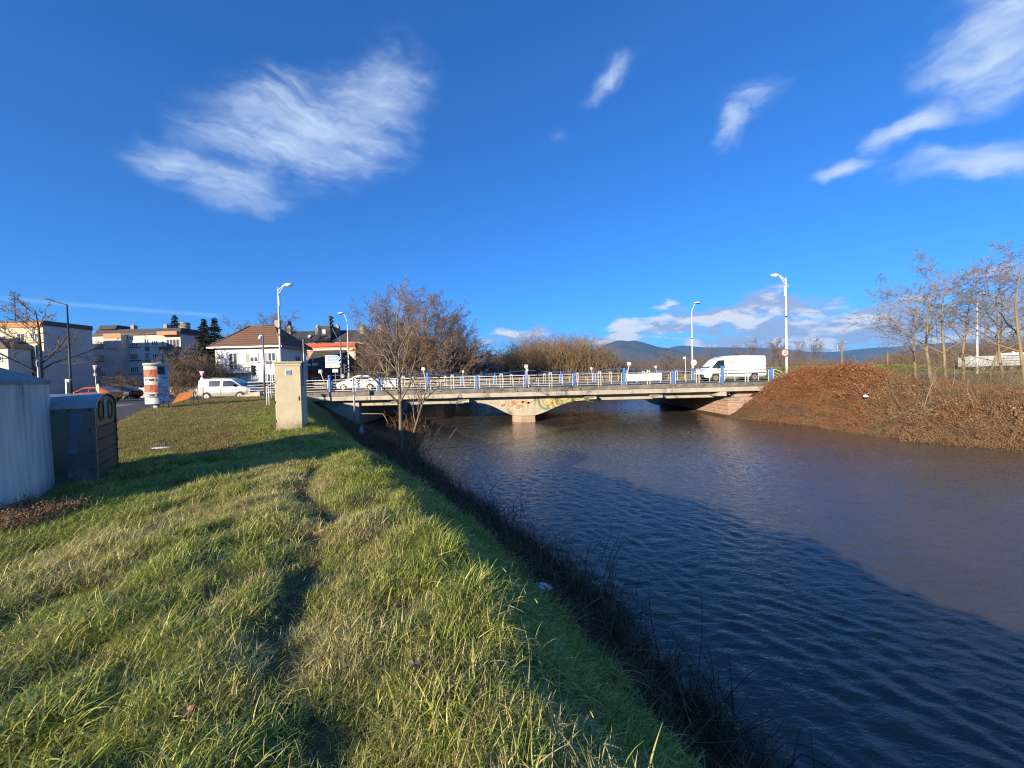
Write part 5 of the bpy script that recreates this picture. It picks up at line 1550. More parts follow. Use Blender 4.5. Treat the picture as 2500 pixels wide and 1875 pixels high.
def crumple(name, loc, sx, sy, sz, seed, mt, label, cat):
    r = np.random.default_rng(seed)
    m = MB(); nu, nv = 12, 6
    vs, fs = [], []
    for i in range(nv + 1):
        th = math.pi * i / nv
        for j in range(nu):
            ph = 2 * math.pi * j / nu; k = 1 + r.normal(0, 0.16)
            vs.append((sx * k * math.sin(th) * math.cos(ph), sy * k * math.sin(th) * math.sin(ph), sz * k * math.cos(th)))
    for i in range(nv):
        for j in range(nu):
            fs.append((i * nu + j, (i + 1) * nu + j, (i + 1) * nu + (j + 1) % nu, i * nu + (j + 1) % nu))
    m.add(vs, fs)
    o = m.build(name, mt); o.location = loc
    return tag(o, label, cat)
p = at(1322, 1422, 5.3); crumple('plastic_litter', (p.x, p.y, float(zg(p.x, p.y)) + 0.16), 0.16, 0.09, 0.05, 1, 'litter_white', 'white plastic scrap among the dark reeds at the water edge', 'litter')
p = at(391, 1093, 10.0); crumple('paper_litter', (p.x, p.y, float(zg(p.x, p.y)) + 0.06), 0.26, 0.09, 0.02, 2, 'litter_white', 'flat white paper lying on the short lawn', 'litter')
p = at(881, 1033, 22.0); z_ = float(zg(p.x, p.y))
t = thing('plastic_bottle', 'crushed clear plastic bottle standing in the bank debris', 'bottle', (p.x, p.y, z_ + 0.35))
MB().tube([(0, 0, -0.30), (0.01, 0, -0.1), (0.02, 0, 0.05), (0.03, 0, 0.14), (0.035, 0, 0.2)], [0.12, 0.13, 0.09, 0.05, 0.03], 10).build('bottle_body', 'litter_clear', t)
MB().cyl((0.035, 0, 0.205), (0.038, 0, 0.25), 0.034, k=10).build('cap', 'litter_white', t)

# ================================================================== buildings
_wc = {}
def window(t, face, s, z, w, h, W=0, D=0, shutter=None, sill=True, panes=2, frame='window_frame', glass='glass_window', blind=0.0, blindmat='shutter_white'):
    key = (round(w, 2), round(h, 2), panes)
    if key not in _wc:
        fr = MB().box(-w / 2, w / 2, -0.07, -0.001, 0, 0.09).box(-w / 2, w / 2, -0.07, -0.001, h - 0.09, h).box(-w / 2, -w / 2 + 0.09, -0.069, -0.001, 0.091, h - 0.091).box(w / 2 - 0.09, w / 2, -0.069, -0.001, 0.091, h - 0.091)
        for k in range(1, panes):
            x = -w / 2 + w * k / panes
            fr.box(x - 0.05, x + 0.05, -0.068, -0.001, 0.091, h - 0.091)
        pn = MB().quad((-w / 2 + 0.05, -0.03, 0.05), (w / 2 - 0.05, -0.03, 0.05), (w / 2 - 0.05, -0.03, h - 0.05), (-w / 2 + 0.05, -0.03, h - 0.05)).mesh('pane')
        sl = MB().box(-w / 2 - 0.12, w / 2 + 0.12, -0.17, -0.002, -0.10, -0.002).mesh('sill')
        _wc[key] = (fr.mesh('window'), pn, sl)
    fm, pm, sm_ = _wc[key]
    o = add_obj('window', fm, frame, t)
    if face == 'f':
        o.location = (s, 0, z)
    elif face == 'r':
        o.location = (W, s, z); o.rotation_euler.z = math.pi / 2
    elif face == 'l':
        o.location = (0, s, z); o.rotation_euler.z = -math.pi / 2
    if len(fm.materials) == 0:
        pass
    p_ = add_obj('pane', pm, glass, o)
    if sill:
        add_obj('sill', sm_, 'trim_cream' if frame == 'trim_cream' else 'concrete_wall', o)
    if blind > 0:
        MB().box(-w / 2 + 0.09, w / 2 - 0.09, -0.055, -0.032, h - 0.09 - blind * (h - 0.18), h - 0.091).build('blind', blindmat, o)
    if shutter:
        for sx in ((-1, 1) if shutter != 'left' else (-1,)):
            MB().box(sx * (w / 2 + 0.28) - 0.24, sx * (w / 2 + 0.28) + 0.24, -0.06, -0.003, 0, h).build('shutter', 'shutter_grey', o)
    return o
# ---- white house with brown hip roof
hx0, hx1, hy0, hy1 = -38.3, -29.9, 50.0, 56.6
Wd, Dd = hx1 - hx0, hy1 - hy0
hs_t = thing('house', 'white two storey house with brown hipped tile roof and curved balcony', 'house', (hx0, hy0, 0))
MB().box(0, Wd, 0, Dd, -0.3, 6.15).build('wall', 'render_white', hs_t)
ov = 0.55
rx0, rx1, ry = 2.5, Wd - 2.6, Dd / 2
m = MB()
e = [(-ov, -ov, 6.2), (Wd + ov, -ov, 6.2), (Wd + ov, Dd + ov, 6.2), (-ov, Dd + ov, 6.2), (rx0, ry, 9.3), (rx1, ry, 9.3)]
m.add(e, [(0, 1, 5, 4), (1, 2, 5), (2, 3, 4, 5), (3, 0, 4), (3, 2, 1, 0)])
roof = m.build('roof', 'roof_tile_brown', hs_t)
m = MB()
for a, b in ((0, 4), (1, 5), (4, 5), (2, 5)):
    m.cyl((e[a][0], e[a][1], e[a][2] + 0.03), (e[b][0], e[b][1], e[b][2] + 0.03), 0.09, k=6)
m.build('ridge_tiles', 'roof_tile_brown', roof)
MB().box(-ov - 0.08, Wd + ov + 0.08, -ov - 0.10, -ov - 0.002, 6.02, 6.20).build('gutter', 'metal_grey', hs_t)
MB().box(Wd + ov + 0.002, Wd + ov + 0.10, -ov, Dd + ov, 6.02, 6.20).build('gutter', 'metal_grey', hs_t)
fd = window(hs_t, 'f', 2.35, 3.25, 1.15, 2.2, panes=2, sill=False)
window(hs_t, 'f', 5.05, 4.15, 1.10, 1.15, shutter='left', blind=0.45)
window(hs_t, 'f', 7.35, 4.20, 1.05, 1.15, shutter='left')
window(hs_t, 'f', 7.30, 1.30, 1.30, 1.35, shutter='left')
window(hs_t, 'f', 7.30, -0.1, 1.1, 0.8)
window(hs_t, 'r', 4.0, 4.1, 1.30, 1.0, Wd, Dd)
window(hs_t, 'r', 2.6, 1.1, 1.2, 1.2, Wd, Dd)
window(hs_t, 'f', 2.6, 0.15, 1.2, 2.1, panes=2, sill=False)
bl = MB().prism([(0.7, -0.002), (4.5, -0.002), (4.5, -0.9), (3.8, -1.35), (1.4, -1.35), (0.7, -0.9)], 2.75, 2.95).build('balcony', 'concrete_wall', hs_t)
m = MB()
bp = [(0.75, -0.05), (0.75, -0.9), (1.4, -1.3), (3.8, -1.3), (4.45, -0.9), (4.45, -0.05)]
for z in (3.0, 3.45, 3.9):
    m.tube([(x, y, z) for x, y in bp], 0.025, 5, smoothf=False)
for (xa, ya), (xb, yb) in zip(bp[:-1], bp[1:]):
    for k in range(4):
        f = k / 4
        m.cyl((xa + (xb - xa) * f, ya + (yb - ya) * f, 2.95), (xa + (xb - xa) * f, ya + (yb - ya) * f, 3.9), 0.018, k=4)
m.build('balustrade', 'metal_grey', bl)
MB().box(rx1 + 0.2, rx1 + 0.75, ry - 0.3, ry + 0.3, 8.6, 10.0).build('chimney', 'chimney', roof)
# ---- left apartment block with blank gable
ax0, ax1, ay0, ay1 = -112.0, -90.5, 75.0, 83.7
Wa, Da = ax1 - ax0, ay1 - ay0
apt = thing('apartment_block', 'cream fronted apartment block with blank grey gable and orange roof band', 'building', (ax0, ay0, 0))
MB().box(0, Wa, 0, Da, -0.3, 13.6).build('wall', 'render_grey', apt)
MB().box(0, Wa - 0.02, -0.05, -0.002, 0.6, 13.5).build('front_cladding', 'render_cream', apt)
MB().box(-0.1, Wa + 0.003, -0.32, -0.051, 13.25, 14.15).build('roof_band', 'trim_orange', apt)
MB().box(-0.1, Wa + 0.10, -0.05, Da + 0.1, 13.602, 14.55).build('roof_edge', 'roof_flat_brown', apt)
for z in (1.6, 4.6, 7.6, 10.6):
    for s in (Wa - 8.0, Wa - 4.3, Wa - 1.6):
        o = window(apt, 'f', s, z, 1.5 if s < Wa - 2 else 1.0, 1.5, blind=0.3 if s < Wa - 6 else 0)
        o.location.y = -0.052
    MB().box(0, Wa - 0.1, -0.16, -0.051, z - 0.45, z - 0.25).build('string_course', 'roof_flat_brown', apt)
m = MB()
for k in range(3):
    m.cyl((Wa - 9.4 + k * 0.3, 3, 14.5), (Wa - 9.4 + k * 0.3, 3, 20.2 if k == 1 else 14.9), 0.07, k=5)
for z in (16.0, 18.2, 19.4, 20.2):
    m.cyl((Wa - 9.9, 3, z), (Wa - 8.3, 3, z + 0.05), 0.04, k=4)
m.build('roof_antenna', 'metal_dark', apt)
# ---- a shaded block in front of it, at the frame edge
sb = thing('apartment_block', 'shaded brown and white apartment block with balconies at the left frame edge', 'building', (-103.0, 71.0, 0))
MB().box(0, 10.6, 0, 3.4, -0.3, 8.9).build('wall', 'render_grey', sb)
MB().add([(0, -0.3, 8.9), (10.9, -0.3, 8.9), (10.9, 3.9, 8.9), (0, 3.9, 8.9), (0, 1.7, 11.9), (5.6, 1.7, 11.9)], [(0, 1, 5, 4), (1, 2, 5), (2, 3, 4, 5), (3, 0, 4), (3, 2, 1, 0)]).build('roof', 'roof_flat_brown', sb)
for z in (1.2, 4.0, 6.6):
    window(sb, 'f', 8.9, z, 1.3, 1.3, blind=0.4)
    window(sb, 'f', 4.0, z, 2.2, 1.4, panes=3)
    MB().box(0.4, 6.2, -0.9, -0.002, z - 0.95, z - 0.15).build('balcony', 'balcony_brown', sb)
# ---- middle block with windows and balconies
mx0, mx1, my0 = -104.0, -79.4, 93.0
mb_ = thing('apartment_block', 'long grey shaded apartment block with brown balconies behind the advertising column', 'building', (mx0, my0, 0))
Wm, Dm = mx1 - mx0, 10.0
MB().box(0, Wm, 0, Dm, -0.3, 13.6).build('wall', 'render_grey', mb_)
MB().box(-0.2, Wm + 0.25, -0.45, Dm + 0.3, 13.602, 14.0).build('roof_edge', 'roof_flat_brown', mb_)
def mu(u): return at(u, 900, my0).x - mx0
for k, z in enumerate((10.9, 7.7, 4.5, 1.3)):
    window(mb_, 'f', mu(256), z, 1.7, 1.4, panes=3, blind=(0, 0, 0.6, 1.0)[k])
    MB().box(mu(236), mu(246), -0.03, -0.002, z - 0.1, z + 1.6).build('recess_panel', 'render_tan', mb_)
    MB().box(mu(234), mu(272), -0.12, -0.031, z - 0.32, z - 0.16).build('string_course', 'roof_slate', mb_)
    window(mb_, 'f', mu(329), z, 2.0, 1.5, panes=4, frame='window_frame' if k != 1 else 'trim_cream', blind=0.5 if k == 0 else 0)
    MB().box(mu(318), mu(347), -0.12, -0.031, z - 0.32, z - 0.16).build('string_course', 'roof_slate', mb_)
    window(mb_, 'f', mu(361), z + 0.1, 0.95, 1.6, panes=2)
    MB().box(mu(356.5), mu(367), -0.06, -0.002, z - 1.2, z - 0.2).build('brown_panel', 'balcony_brown', mb_)
    window(mb_, 'f', mu(381), z, 1.4, 1.35, panes=3)
    window(mb_, 'f', mu(399.5), z, 0.5, 1.2, panes=1)
    window(mb_, 'f', mu(425), z - 0.4, 3.2, 1.9, panes=4, sill=False)
    bal = MB().box(mu(402), mu(444), -1.3, -0.003, z - 1.35, z - 0.35).build('balcony', 'balcony_brown', mb_)
    MB().box(mu(402) - 0.05, mu(444) + 0.05, -1.36, -0.004, z - 1.50, z - 1.352).build('balcony_slab', 'concrete_wall', bal)
MB().box(mu(273), mu(315), -1.6, -0.002, -0.3, 13.5).build('stair_tower', 'render_grey', mb_)
MB().box(mu(273), mu(315) + 0.05, -1.66, -1.602, 12.7, 13.9).build('tower_sun_paint', 'trim_orange', mb_)  # orange colour stands in for sunlight on the tower's upper wall
MB().box(mu(399), mu(447), -1.4, -0.46, 13.3, 14.15).build('balcony_canopy', 'trim_orange', mb_)
# ---- dark roofed long building behind
bx0 = at(228, 880, 112).x; bx1 = at(438, 880, 112).x
bk = thing('apartment_block', 'dark slate roofed building rising behind the grey apartment block', 'building', (bx0, 112.0, 0))
Wb = bx1 - bx0
MB().box(0, Wb, 0, 12, -0.3, 14.3).build('wall', 'render_grey', bk)
r1 = MB().prism([(-0.4, 14.3), (12.4, 14.3), (11.0, 18.0), (1.2, 18.0)], 0, Wb, 'x').build('roof', 'roof_slate', bk)
MB().prism([(0.6, 18.002), (6.0, 18.002), (5.2, 19.3), (1.4, 19.3)], 1.0, 6.0, 'x').build('roof_tower', 'roof_slate', r1)
for s in (8.2, 18.0):
    MB().box(s, s + 1.0, 3, 4.2, 18.002, 19.4).cyl((s + 0.5, 3.6, 19.4), (s + 0.5, 3.6, 19.8), 0.2, k=8).build('chimney', 'chimney', r1)
for s, z in ((3.6, 15.9), (15.5, 15.2)):
    MB().box(s, s + 1.3, -0.1, 1.0, z - 0.5, z + 0.1).build('roof_light', 'sign_white', r1)
# ---- round brick stack
p = at(454, 870, 135)
stk = thing('chimney_stack', 'round tan brick chimney stack between the conifers', 'chimney', (p.x, 135, 0))
MB().tube([(0, 0, 0), (0, 0, 12), (0, 0, 22.9)], [2.3, 1.85, 1.5], 24).build('shaft', 'chimney', stk)
for z in (21.3, 22.5):
    MB().tube([(0, 0, z), (0, 0, z + 0.3)], [1.62, 1.60], 24).build('band', 'render_tan', stk)
# ---- salmon apartment block
sx0 = at(752, 890, 75).x; sx1 = at(869, 890, 75).x
sal = thing('apartment_block', 'salmon pink apartment block with red roof band behind the traffic lights', 'building', (sx0, 75.0, 0))
Ws = sx1 - sx0
MB().box(0, Ws, 0, 11, -0.3, 8.1).build('wall', 'render_salmon', sal)
MB().box(Ws + 0.002, Ws + 0.03, 0.05, 11, -0.3, 8.0).build('gable_shade_tint', 'render_tan', sal)  # tan layer puts the shade of this side into its colour
MB().box(-0.1, Ws + 0.1, -0.35, 11.1, 8.102, 8.75).build('roof_band', 'trim_red', sal)
MB().box(0, Ws - 0.4, -0.25, -0.002, 7.35, 7.7).build('string_course', 'trim_cream', sal)
for k, z in enumerate((0.6, 3.1, 5.4)):
    MB().box(Ws - 2.6, Ws - 0.2, -0.06, -0.003, z + 0.4, z + 1.6).build('cream_panel', 'trim_cream', sal)
    w_ = window(sal, 'f', Ws - 2.0, z + 0.45, 1.0, 1.0); w_.location.y = -0.062
    window(sal, 'f', Ws - 4.2, z + 0.3, 1.3, 1.4, blind=0.3)
    window(sal, 'f', Ws - 7.0, z + 0.3, 1.3, 1.4)
MB().box(Ws - 3.1, Ws - 2.75, -0.30, -0.004, -0.3, 7.3).build('pilaster', 'trim_cream', sal)
dp = MB().cyl((Ws + 0.12, 4.5, 0), (Ws + 0.12, 4.5, 7.9), 0.09, k=6).build('drainpipe', 'metal_grey', sal)
for z in (1.2, 4.0):
    window(sal, 'r', 7.4, z, 1.2, 1.4, Ws + 0.03, 11)
# the next block right of it, behind the bare trees
tx0 = at(912, 890, 80).x; tx1 = at(1000, 890, 80).x
tb = thing('apartment_block', 'tan wall of a block behind the bare riverside trees', 'building', (tx0, 80.0, 0))
MB().box(0, tx1 - tx0, 0, 9, -0.3, 6.0).build('wall', 'render_tan', tb)
MB().box(-0.02, 0.55, -0.05, -0.002, -0.3, 5.9).build('painted_lit_corner', 'trim_cream', tb)  # cream strip paints the sunlit edge onto the wall
MB().box(-0.1, tx1 - tx0 + 0.1, -0.2, 9.2, 6.002, 6.4).build('roof_edge', 'roof_flat_brown', tb)
for s in (2.0, 4.6):
    window(tb, 'f', s, 3.2, 1.2, 1.3)
# ---- long grey roofed building behind
gx0 = at(672, 880, 102).x; gx1 = at(927, 880, 102).x
lg = thing('apartment_block', 'long dark roofed building with pale chimneys and dormers above the salmon block', 'building', (gx0, 102.0, 0))
Wl = gx1 - gx0
MB().box(0, Wl, 0, 12, -0.3, 11.8).build('wall', 'render_tan', lg)
rf = MB().prism([(-0.5, 11.8), (12.5, 11.8), (8.2, 15.2), (3.8, 15.2)], 0, Wl, 'x').build('roof', 'roof_slate', lg)
def lu(u): return at(u, 850, 103).x - gx0
for u in (700, 770, 819, 880, 925):
    s = lu(u)
    MB().box(s - 0.5, s + 0.5, 2.2, 3.2, 12.8, 16.2).box(s - 0.35, s + 0.35, 2.4, 3.0, 16.2, 16.6).build('chimney', 'chimney', rf)
for u in (724, 800, 846):
    s = lu(u)
    d_ = MB().box(s - 1.6, s + 1.6, -0.6, 4.0, 11.9, 12.0 if u != 800 else 15.9).build('dormer', 'roof_slate', rf)
    if u == 800:
        MB().box(s - 0.4, s + 0.4, -0.75, -0.602, 13.6, 14.9).build('dormer_window', 'window_frame', d_)
for u in (746, 775, 822, 865, 890):
    window(lg, 'f', lu(u), 9.6, 1.6, 1.4, panes=2)
MB().cyl((lu(756), 1.2, 13.4), (lu(756), 1.02, 13.5), 0.45, k=14).build('satellite_dish', 'sign_grey', rf)
# ---- low house with brown roof and brick wall
qx0 = at(745, 890, 61).x; qx1 = at(832, 890, 61).x
lo = thing('house', 'low brick house with large dark brown roof beside the white house', 'house', (qx0, 61.0, 0))
Wq = qx1 - qx0
MB().box(0, Wq, 0, 7, -0.3, 3.2).build('wall', 'brick_red', lo)
rf2 = MB().add([(-0.3, -0.7, 3.1), (Wq + 0.9, -0.7, 3.1), (Wq + 0.9, 7.7, 3.1), (-0.3, 7.7, 3.1), (-0.3, 3.5, 6.6), (Wq - 0.7, 3.5, 6.6)], [(0, 1, 5, 4), (1, 2, 5), (2, 3, 4, 5), (3, 0, 4), (3, 2, 1, 0)]).build('roof', 'roof_tile_dark', lo)
MB().box(1.2, 1.8, -0.1, 0.9, 3.9, 4.4).build('roof_light', 'trim_cream', rf2)
MB().cyl((0.6, 1.2, 4.7), (0.6, 1.2, 5.5), 0.09, k=8).build('vent_pipe', 'sign_white', rf2)
dd = MB().prism([(3.0, -0.3), (4.6, -0.3), (4.6, 1.6), (4.2, 2.1), (3.4, 2.1), (3.0, 1.6)], -0.05, -0.002, 'y').build('arched_door', 'metal_dark', lo)
window(lo, 'f', 1.6, 0.9, 1.1, 1.2)
# ---- distant small houses
for (u, Y, w_, h_, rm, lb) in ((1577, 130, 8.0, 4.0, 'roof_tile_dark', 'small far house with pale gable below the hills'), (2240, 210, 26.0, 4.5, 'roof_slate', 'long pale far building behind the short wooden pole')):
    p = at(u, 905, Y)
    t = thing('far_house', lb, 'house', (p.x - w_ / 2, Y, float(zg(p.x, Y)) - 0.2))
    MB().box(0, w_, 0, 6, 0, h_).build('wall', 'render_white' if u > 2000 else 'render_cream', t)
    MB().prism([(-0.4, h_), (6.4, h_), (3, h_ + 2.2)], -0.3, w_ + 0.3, 'x').build('roof', rm, t)
# ---- white parapet walls along the street
for (u0, u1, Y, lb) in ((402, 508, 46.0, 'long low white parapet wall behind the small white van'), (338, 402, 46.6, 'short white parapet behind the advertising column')):
    a = at(u0, 940, Y).x; b = at(u1, 940, Y).x
    t = thing('parapet_wall', lb, 'wall', (a, Y, 0.0), 0, 'white parapets along the street')
    MB().box(0, b - a, 0, 0.3, -0.1, 0.62).build('wall_base', 'concrete_wall', t)
    MB().box(0, b - a, -0.03, 0.33, 0.622, 1.25, 0.03).build('white_band', 'white_paint', t)
    for k in range(int((b - a) / 1.3)):
        MB().box(0.5 + k * 1.3, 0.56 + k * 1.3, -0.045, -0.031, 0.66, 1.2).build('joint_rib', 'sign_grey', t)
a = at(620, 940, 48.2).x; b = at(683, 940, 48.2).x
t = thing('picket_fence', 'pale fence in front of the white house', 'fence', (a, 48.2, 0.0))
for k in range(int((b - a) / 0.22)):
    MB().box(k * 0.22, k * 0.22 + 0.10, 0, 0.03, 0.05, 1.35).build('picket', 'sign_grey', t)
for z in (0.35, 1.1):
    MB().box(-0.05, b - a, 0.031, 0.07, z, z + 0.08).build('fence_rail', 'sign_grey', t)

# ================================================================== trees and shrubs
def grow(seed, H, trunk_r, levels, lean=(0, 0), trunk_pts=7, wob=0.04, gravity=0.0, base_clear=0.25):
    """levels: list of (children per parent, length ratio, angle deg, first t, radius ratio, points). returns list of (P,R) per level"""
    r = np.random.default_rng(seed)
    def poly(P0, D, L, R0, n, wobble, tip, up):
        N_ = len(P0)
        P = np.zeros((N_, n, 3)); P[:, 0] = P0
        d = D.copy()
        for k in range(1, n):
            d = d + r.normal(0, wobble, (N_, 3)) + np.array([0, 0, up])
            d /= np.linalg.norm(d, axis=1, keepdims=True)
            P[:, k] = P[:, k - 1] + d * (L / (n - 1))[:, None]
        R = R0[:, None] * np.linspace(1, tip, n)[None, :]
        return P, R
    D0 = np.array([[lean[0], lean[1], 1.0]]); D0 /= np.linalg.norm(D0)
    P, R = poly(np.zeros((1, 3)), D0, np.array([H]), np.array([trunk_r]), trunk_pts, wob, 0.18, 0.0)
    out = [(P, R)]
    lens = np.array([H])
    for li, (nc, lr, ang, t0, rr, npt, up) in enumerate(levels):
        N_, n = P.shape[:2]
        t = t0 + (1 - t0) * (np.tile((np.arange(nc) + 0.5) / nc, (N_, 1)) + r.uniform(-0.5 / nc, 0.5 / nc, (N_, nc)))
        t = np.clip(t, 0, 0.985)
        f = t * (n - 1); i = f.astype(int); fr = f - i
        idx = np.arange(N_)[:, None]
        start = P[idx, i] * (1 - fr)[..., None] + P[idx, i + 1] * fr[..., None]
        tan = P[idx, i + 1] - P[idx, i]; tan /= np.linalg.norm(tan, axis=2, keepdims=True) + 1e-9
        rad = (R[idx, i] * (1 - fr) + R[idx, i + 1] * fr) * rr
        rnd = r.normal(0, 1, (N_, nc, 3))
        side = rnd - tan * np.sum(rnd * tan, axis=2, keepdims=True); side /= np.linalg.norm(side, axis=2, keepdims=True) + 1e-9
        a = np.radians(ang + r.normal(0, 9, (N_, nc)))[..., None]
        D = tan * np.cos(a) + side * np.sin(a)
        L = lens[:, None] * lr * (1.12 - 0.62 * t) * r.uniform(0.7, 1.2, (N_, nc))
        start = start.reshape(-1, 3); D = D.reshape(-1, 3); L = L.ravel(); rad = rad.ravel()
        P, R = poly(start, D, L, rad, npt, 0.13, 0.35, up)
        lens = L
        out.append((P, R))
    return out
def tree_meshes(levels_out, split, sides, min_r=0.0):
    def pack(lst, k0):
        res = []
        for j, (P, R) in enumerate(lst):
            R = np.maximum(R, min_r)
            res.append(tubes_np(P, R, sides[min(k0 + j, len(sides) - 1)]))
        return join_np(res)
    tr = mesh_np('trunk', *pack(levels_out[:split], 0), True)
    cr = mesh_np('crown', *pack(levels_out[split:], split), True)
    return tr, cr
def place_tree(meshes, label, loc, rz, s, mt, mc, group=None, sxy=1.0, name='bare_tree', cat='tree', leaves=None):
    t = thing(name, label, cat, loc, rz, group)
    t.scale = (s * sxy, s * sxy, s)
    tr, cr = meshes
    a = add_obj('trunk', tr, None, t); b = add_obj('crown', cr, None, t)
    for o, m_ in ((a, mt), (b, mc)):
        if not o.data.materials:
            o.data.materials.append(M[m_])
        elif o.data.materials[0] != M[m_]:
            o.material_slots[0].link = 'OBJECT'; o.material_slots[0].material = M[m_]
    if leaves is not None:
        o = add_obj('dead_leaves', leaves, 'leaf_dead', t); o['kind'] = 'stuff'
    return t
def leaf_cards(tips, n, size, seed, droop=0.6):
    """small curled leaf shapes hung at twig ends"""
    r = np.random.default_rng(seed)
    c = tips[r.integers(0, len(tips), n)] + r.normal(0, size * 0.8, (n, 3))
    d = r.normal(0, 1, (n, 3)); d[:, 2] -= droop; d /= np.linalg.norm(d, axis=1, keepdims=True)
    u = np.cross(d, r.normal(0, 1, (n, 3))); u /= np.linalg.norm(u, axis=1, keepdims=True)
    nrm = np.cross(d, u)
    s = size * r.uniform(0.6, 1.3, (n, 1))
    V = np.stack([c, c + d * s * 0.5 + u * s * 0.28 + nrm * s * 0.1, c + d * s, c + d * s * 0.5 - u * s * 0.28 + nrm * s * 0.1], 1).reshape(-1, 3)
    F = np.arange(4 * n).reshape(-1, 4)
    return V, F

# ---- young two stemmed tree on the near bank
p = at(981, 1092, 18.6); zb = float(zg(p.x, 18.6))
def riverside_tree():
    lv = [(13, 0.43, 38, 0.30, 0.72, 7, 0.06), (7, 0.44, 40, 0.22, 0.62, 5, 0.04), (4, 0.5, 38, 0.2, 0.65, 4, 0.02)]
    Ht = 0.90 * (at(960, 705, 18.6).z - zb)
    a = grow(21, Ht, 0.105, lv, lean=(-0.035, 0.0), wob=0.018)
    b = grow(22, 0.68 * Ht, 0.07, [(10, 0.45, 42, 0.32, 0.7, 6, 0.05), (6, 0.45, 40, 0.25, 0.62, 5, 0.04), (4, 0.5, 38, 0.2, 0.6, 4, 0.02)], lean=(0.34, -0.03), wob=0.025)
    for (P, R) in b:
        P[:, :, 0] += 0.22; P[:, :, 1] += 0.05
    trunk = [tubes_np(np.array(a[0][0]), a[0][1], 10), tubes_np(np.array(b[0][0]), b[0][1], 9)]
    lim = [tubes_np(P, R, 5) for (P, R) in (a[1], b[1])]
    tw = [tubes_np(P, np.maximum(R, 0.009), 3) for (P, R) in (a[2], b[2], a[3], b[3])]
    t = thing('riverside_tree', 'slender bare young tree with two stems on the left river bank', 'tree', (p.x, p.y, zb - 0.1))
    add_obj('trunk', mesh_np('trunk', *join_np(trunk), True), 'bark_grey', t)
    add_obj('limbs', mesh_np('limbs', *join_np(lim), True), 'bark_grey', t)
    add_obj('crown', mesh_np('crown', *join_np(tw), True), 'twig_grey', t)
    tips = np.concatenate([P[:, -1] for P, R in (a[3], b[3])])
    o = add_obj('dead_leaves', mesh_np('dead_leaves', *leaf_cards(tips, 110, 0.10, 4)), 'leaf_pale', t); o['kind'] = 'stuff'
riverside_tree()

# ---- wood on the left bank beyond the bridge
LVL_BIG = [(17, 0.55, 44, 0.16, 0.55, 6, 0.05), (10, 0.46, 40, 0.20, 0.55, 5, 0.03), (6, 0.48, 38, 0.15, 0.6, 4, 0.02), (4, 0.5, 36, 0.15, 0.7, 3, 0.0)]
LVL_BUSH = [(26, 0.62, 34, 0.02, 0.6, 6, 0.03), (8, 0.45, 36, 0.15, 0.55, 5, 0.03), (6, 0.5, 36, 0.15, 0.6, 4, 0.01)]
big = [tree_meshes(grow(s, 14.0, 0.26, LVL_BIG, wob=0.05), 2, [9, 5, 4, 3, 3], 0.013) for s in (31, 32, 33)]
bush = [tree_meshes(grow(s, 5.0, 0.07, LVL_BUSH, wob=0.1), 1, [5, 4, 3, 3], 0.015) for s in (41, 42)]
DEEP = [
    (925, 62.0, 738, 0, 'wide spreading bare tree left of the riverside wood', 'twig_grey', 1.05), (960, 66.0, 712, 1, 'tall bare tree in the middle of the riverside wood', 'twig_brown', 0.9),
    (1025, 64.0, 703, 2, 'tallest bare tree of the riverside wood', 'twig_brown', 0.9), (1065, 72.0, 745, 0, 'brown bare tree right of the tallest one in the riverside wood', 'twig_brown', 0.9),
    (1100, 70.0, 772, 1, 'bare tree with dark crown near the right end of the riverside wood', 'twig_brown', 0.85), (1140, 76.0, 802, 2, 'last low bare tree at the right end of the riverside wood', 'twig_grey', 1.1),
    (990, 60.0, 775, 2, 'brown bare tree behind the stem of the riverside tree', 'twig_red', 1.0), (1050, 60.0, 790, 1, 'low brown bare tree above the near railing in the riverside wood', 'twig_red', 1.05),
    (1120, 66.0, 815, 0, 'low bare tree above the far railing at the wood edge', 'twig_brown', 1.1), (935, 60.0, 790, 1, 'low bare tree in front of the tan block', 'twig_brown', 1.0)]
DEEP += [
    (960, 78.0, 740, 2, 'bare tree behind the wide spreading one in the riverside wood', 'twig_brown', 1.3),
    (1000, 80.0, 715, 0, 'bare tree behind the tallest one in the riverside wood', 'twig_brown', 1.3), (1045, 82.0, 725, 1, 'back row bare tree right of the tallest one', 'twig_brown', 1.3),
    (1085, 84.0, 757, 2, 'back row bare tree above the second blue post of the far railing', 'twig_brown', 1.4), (1125, 86.0, 790, 0, 'back row bare tree near the gap with the hills', 'twig_brown', 1.4),
    (1160, 90.0, 838, 1, 'lowest bare tree beside the gap with the hills', 'twig_brown', 1.6), (975, 57.0, 810, 0, 'low dense bare tree just behind the far railing', 'twig_red', 1.4),
    (1020, 58.0, 800, 1, 'low reddish bare tree behind the middle of the far railing', 'twig_red', 1.4), (1085, 60.0, 815, 2, 'low reddish bare tree under the dark crowned one', 'twig_red', 1.4)]
for (u, Y, vt, k, lb, mc, sxy) in DEEP:
    q = at(u, vt, Y)
    H = q.z - float(zg(q.x, Y)) + 0.3
    place_tree(big[k], lb, (q.x, Y, float(zg(q.x, Y)) - 0.3), RNG.uniform(0, 6.28), H / 16.0, 'bark_brown', mc, 'bare trees of the riverside wood', sxy * 0.92)
place_no = 0
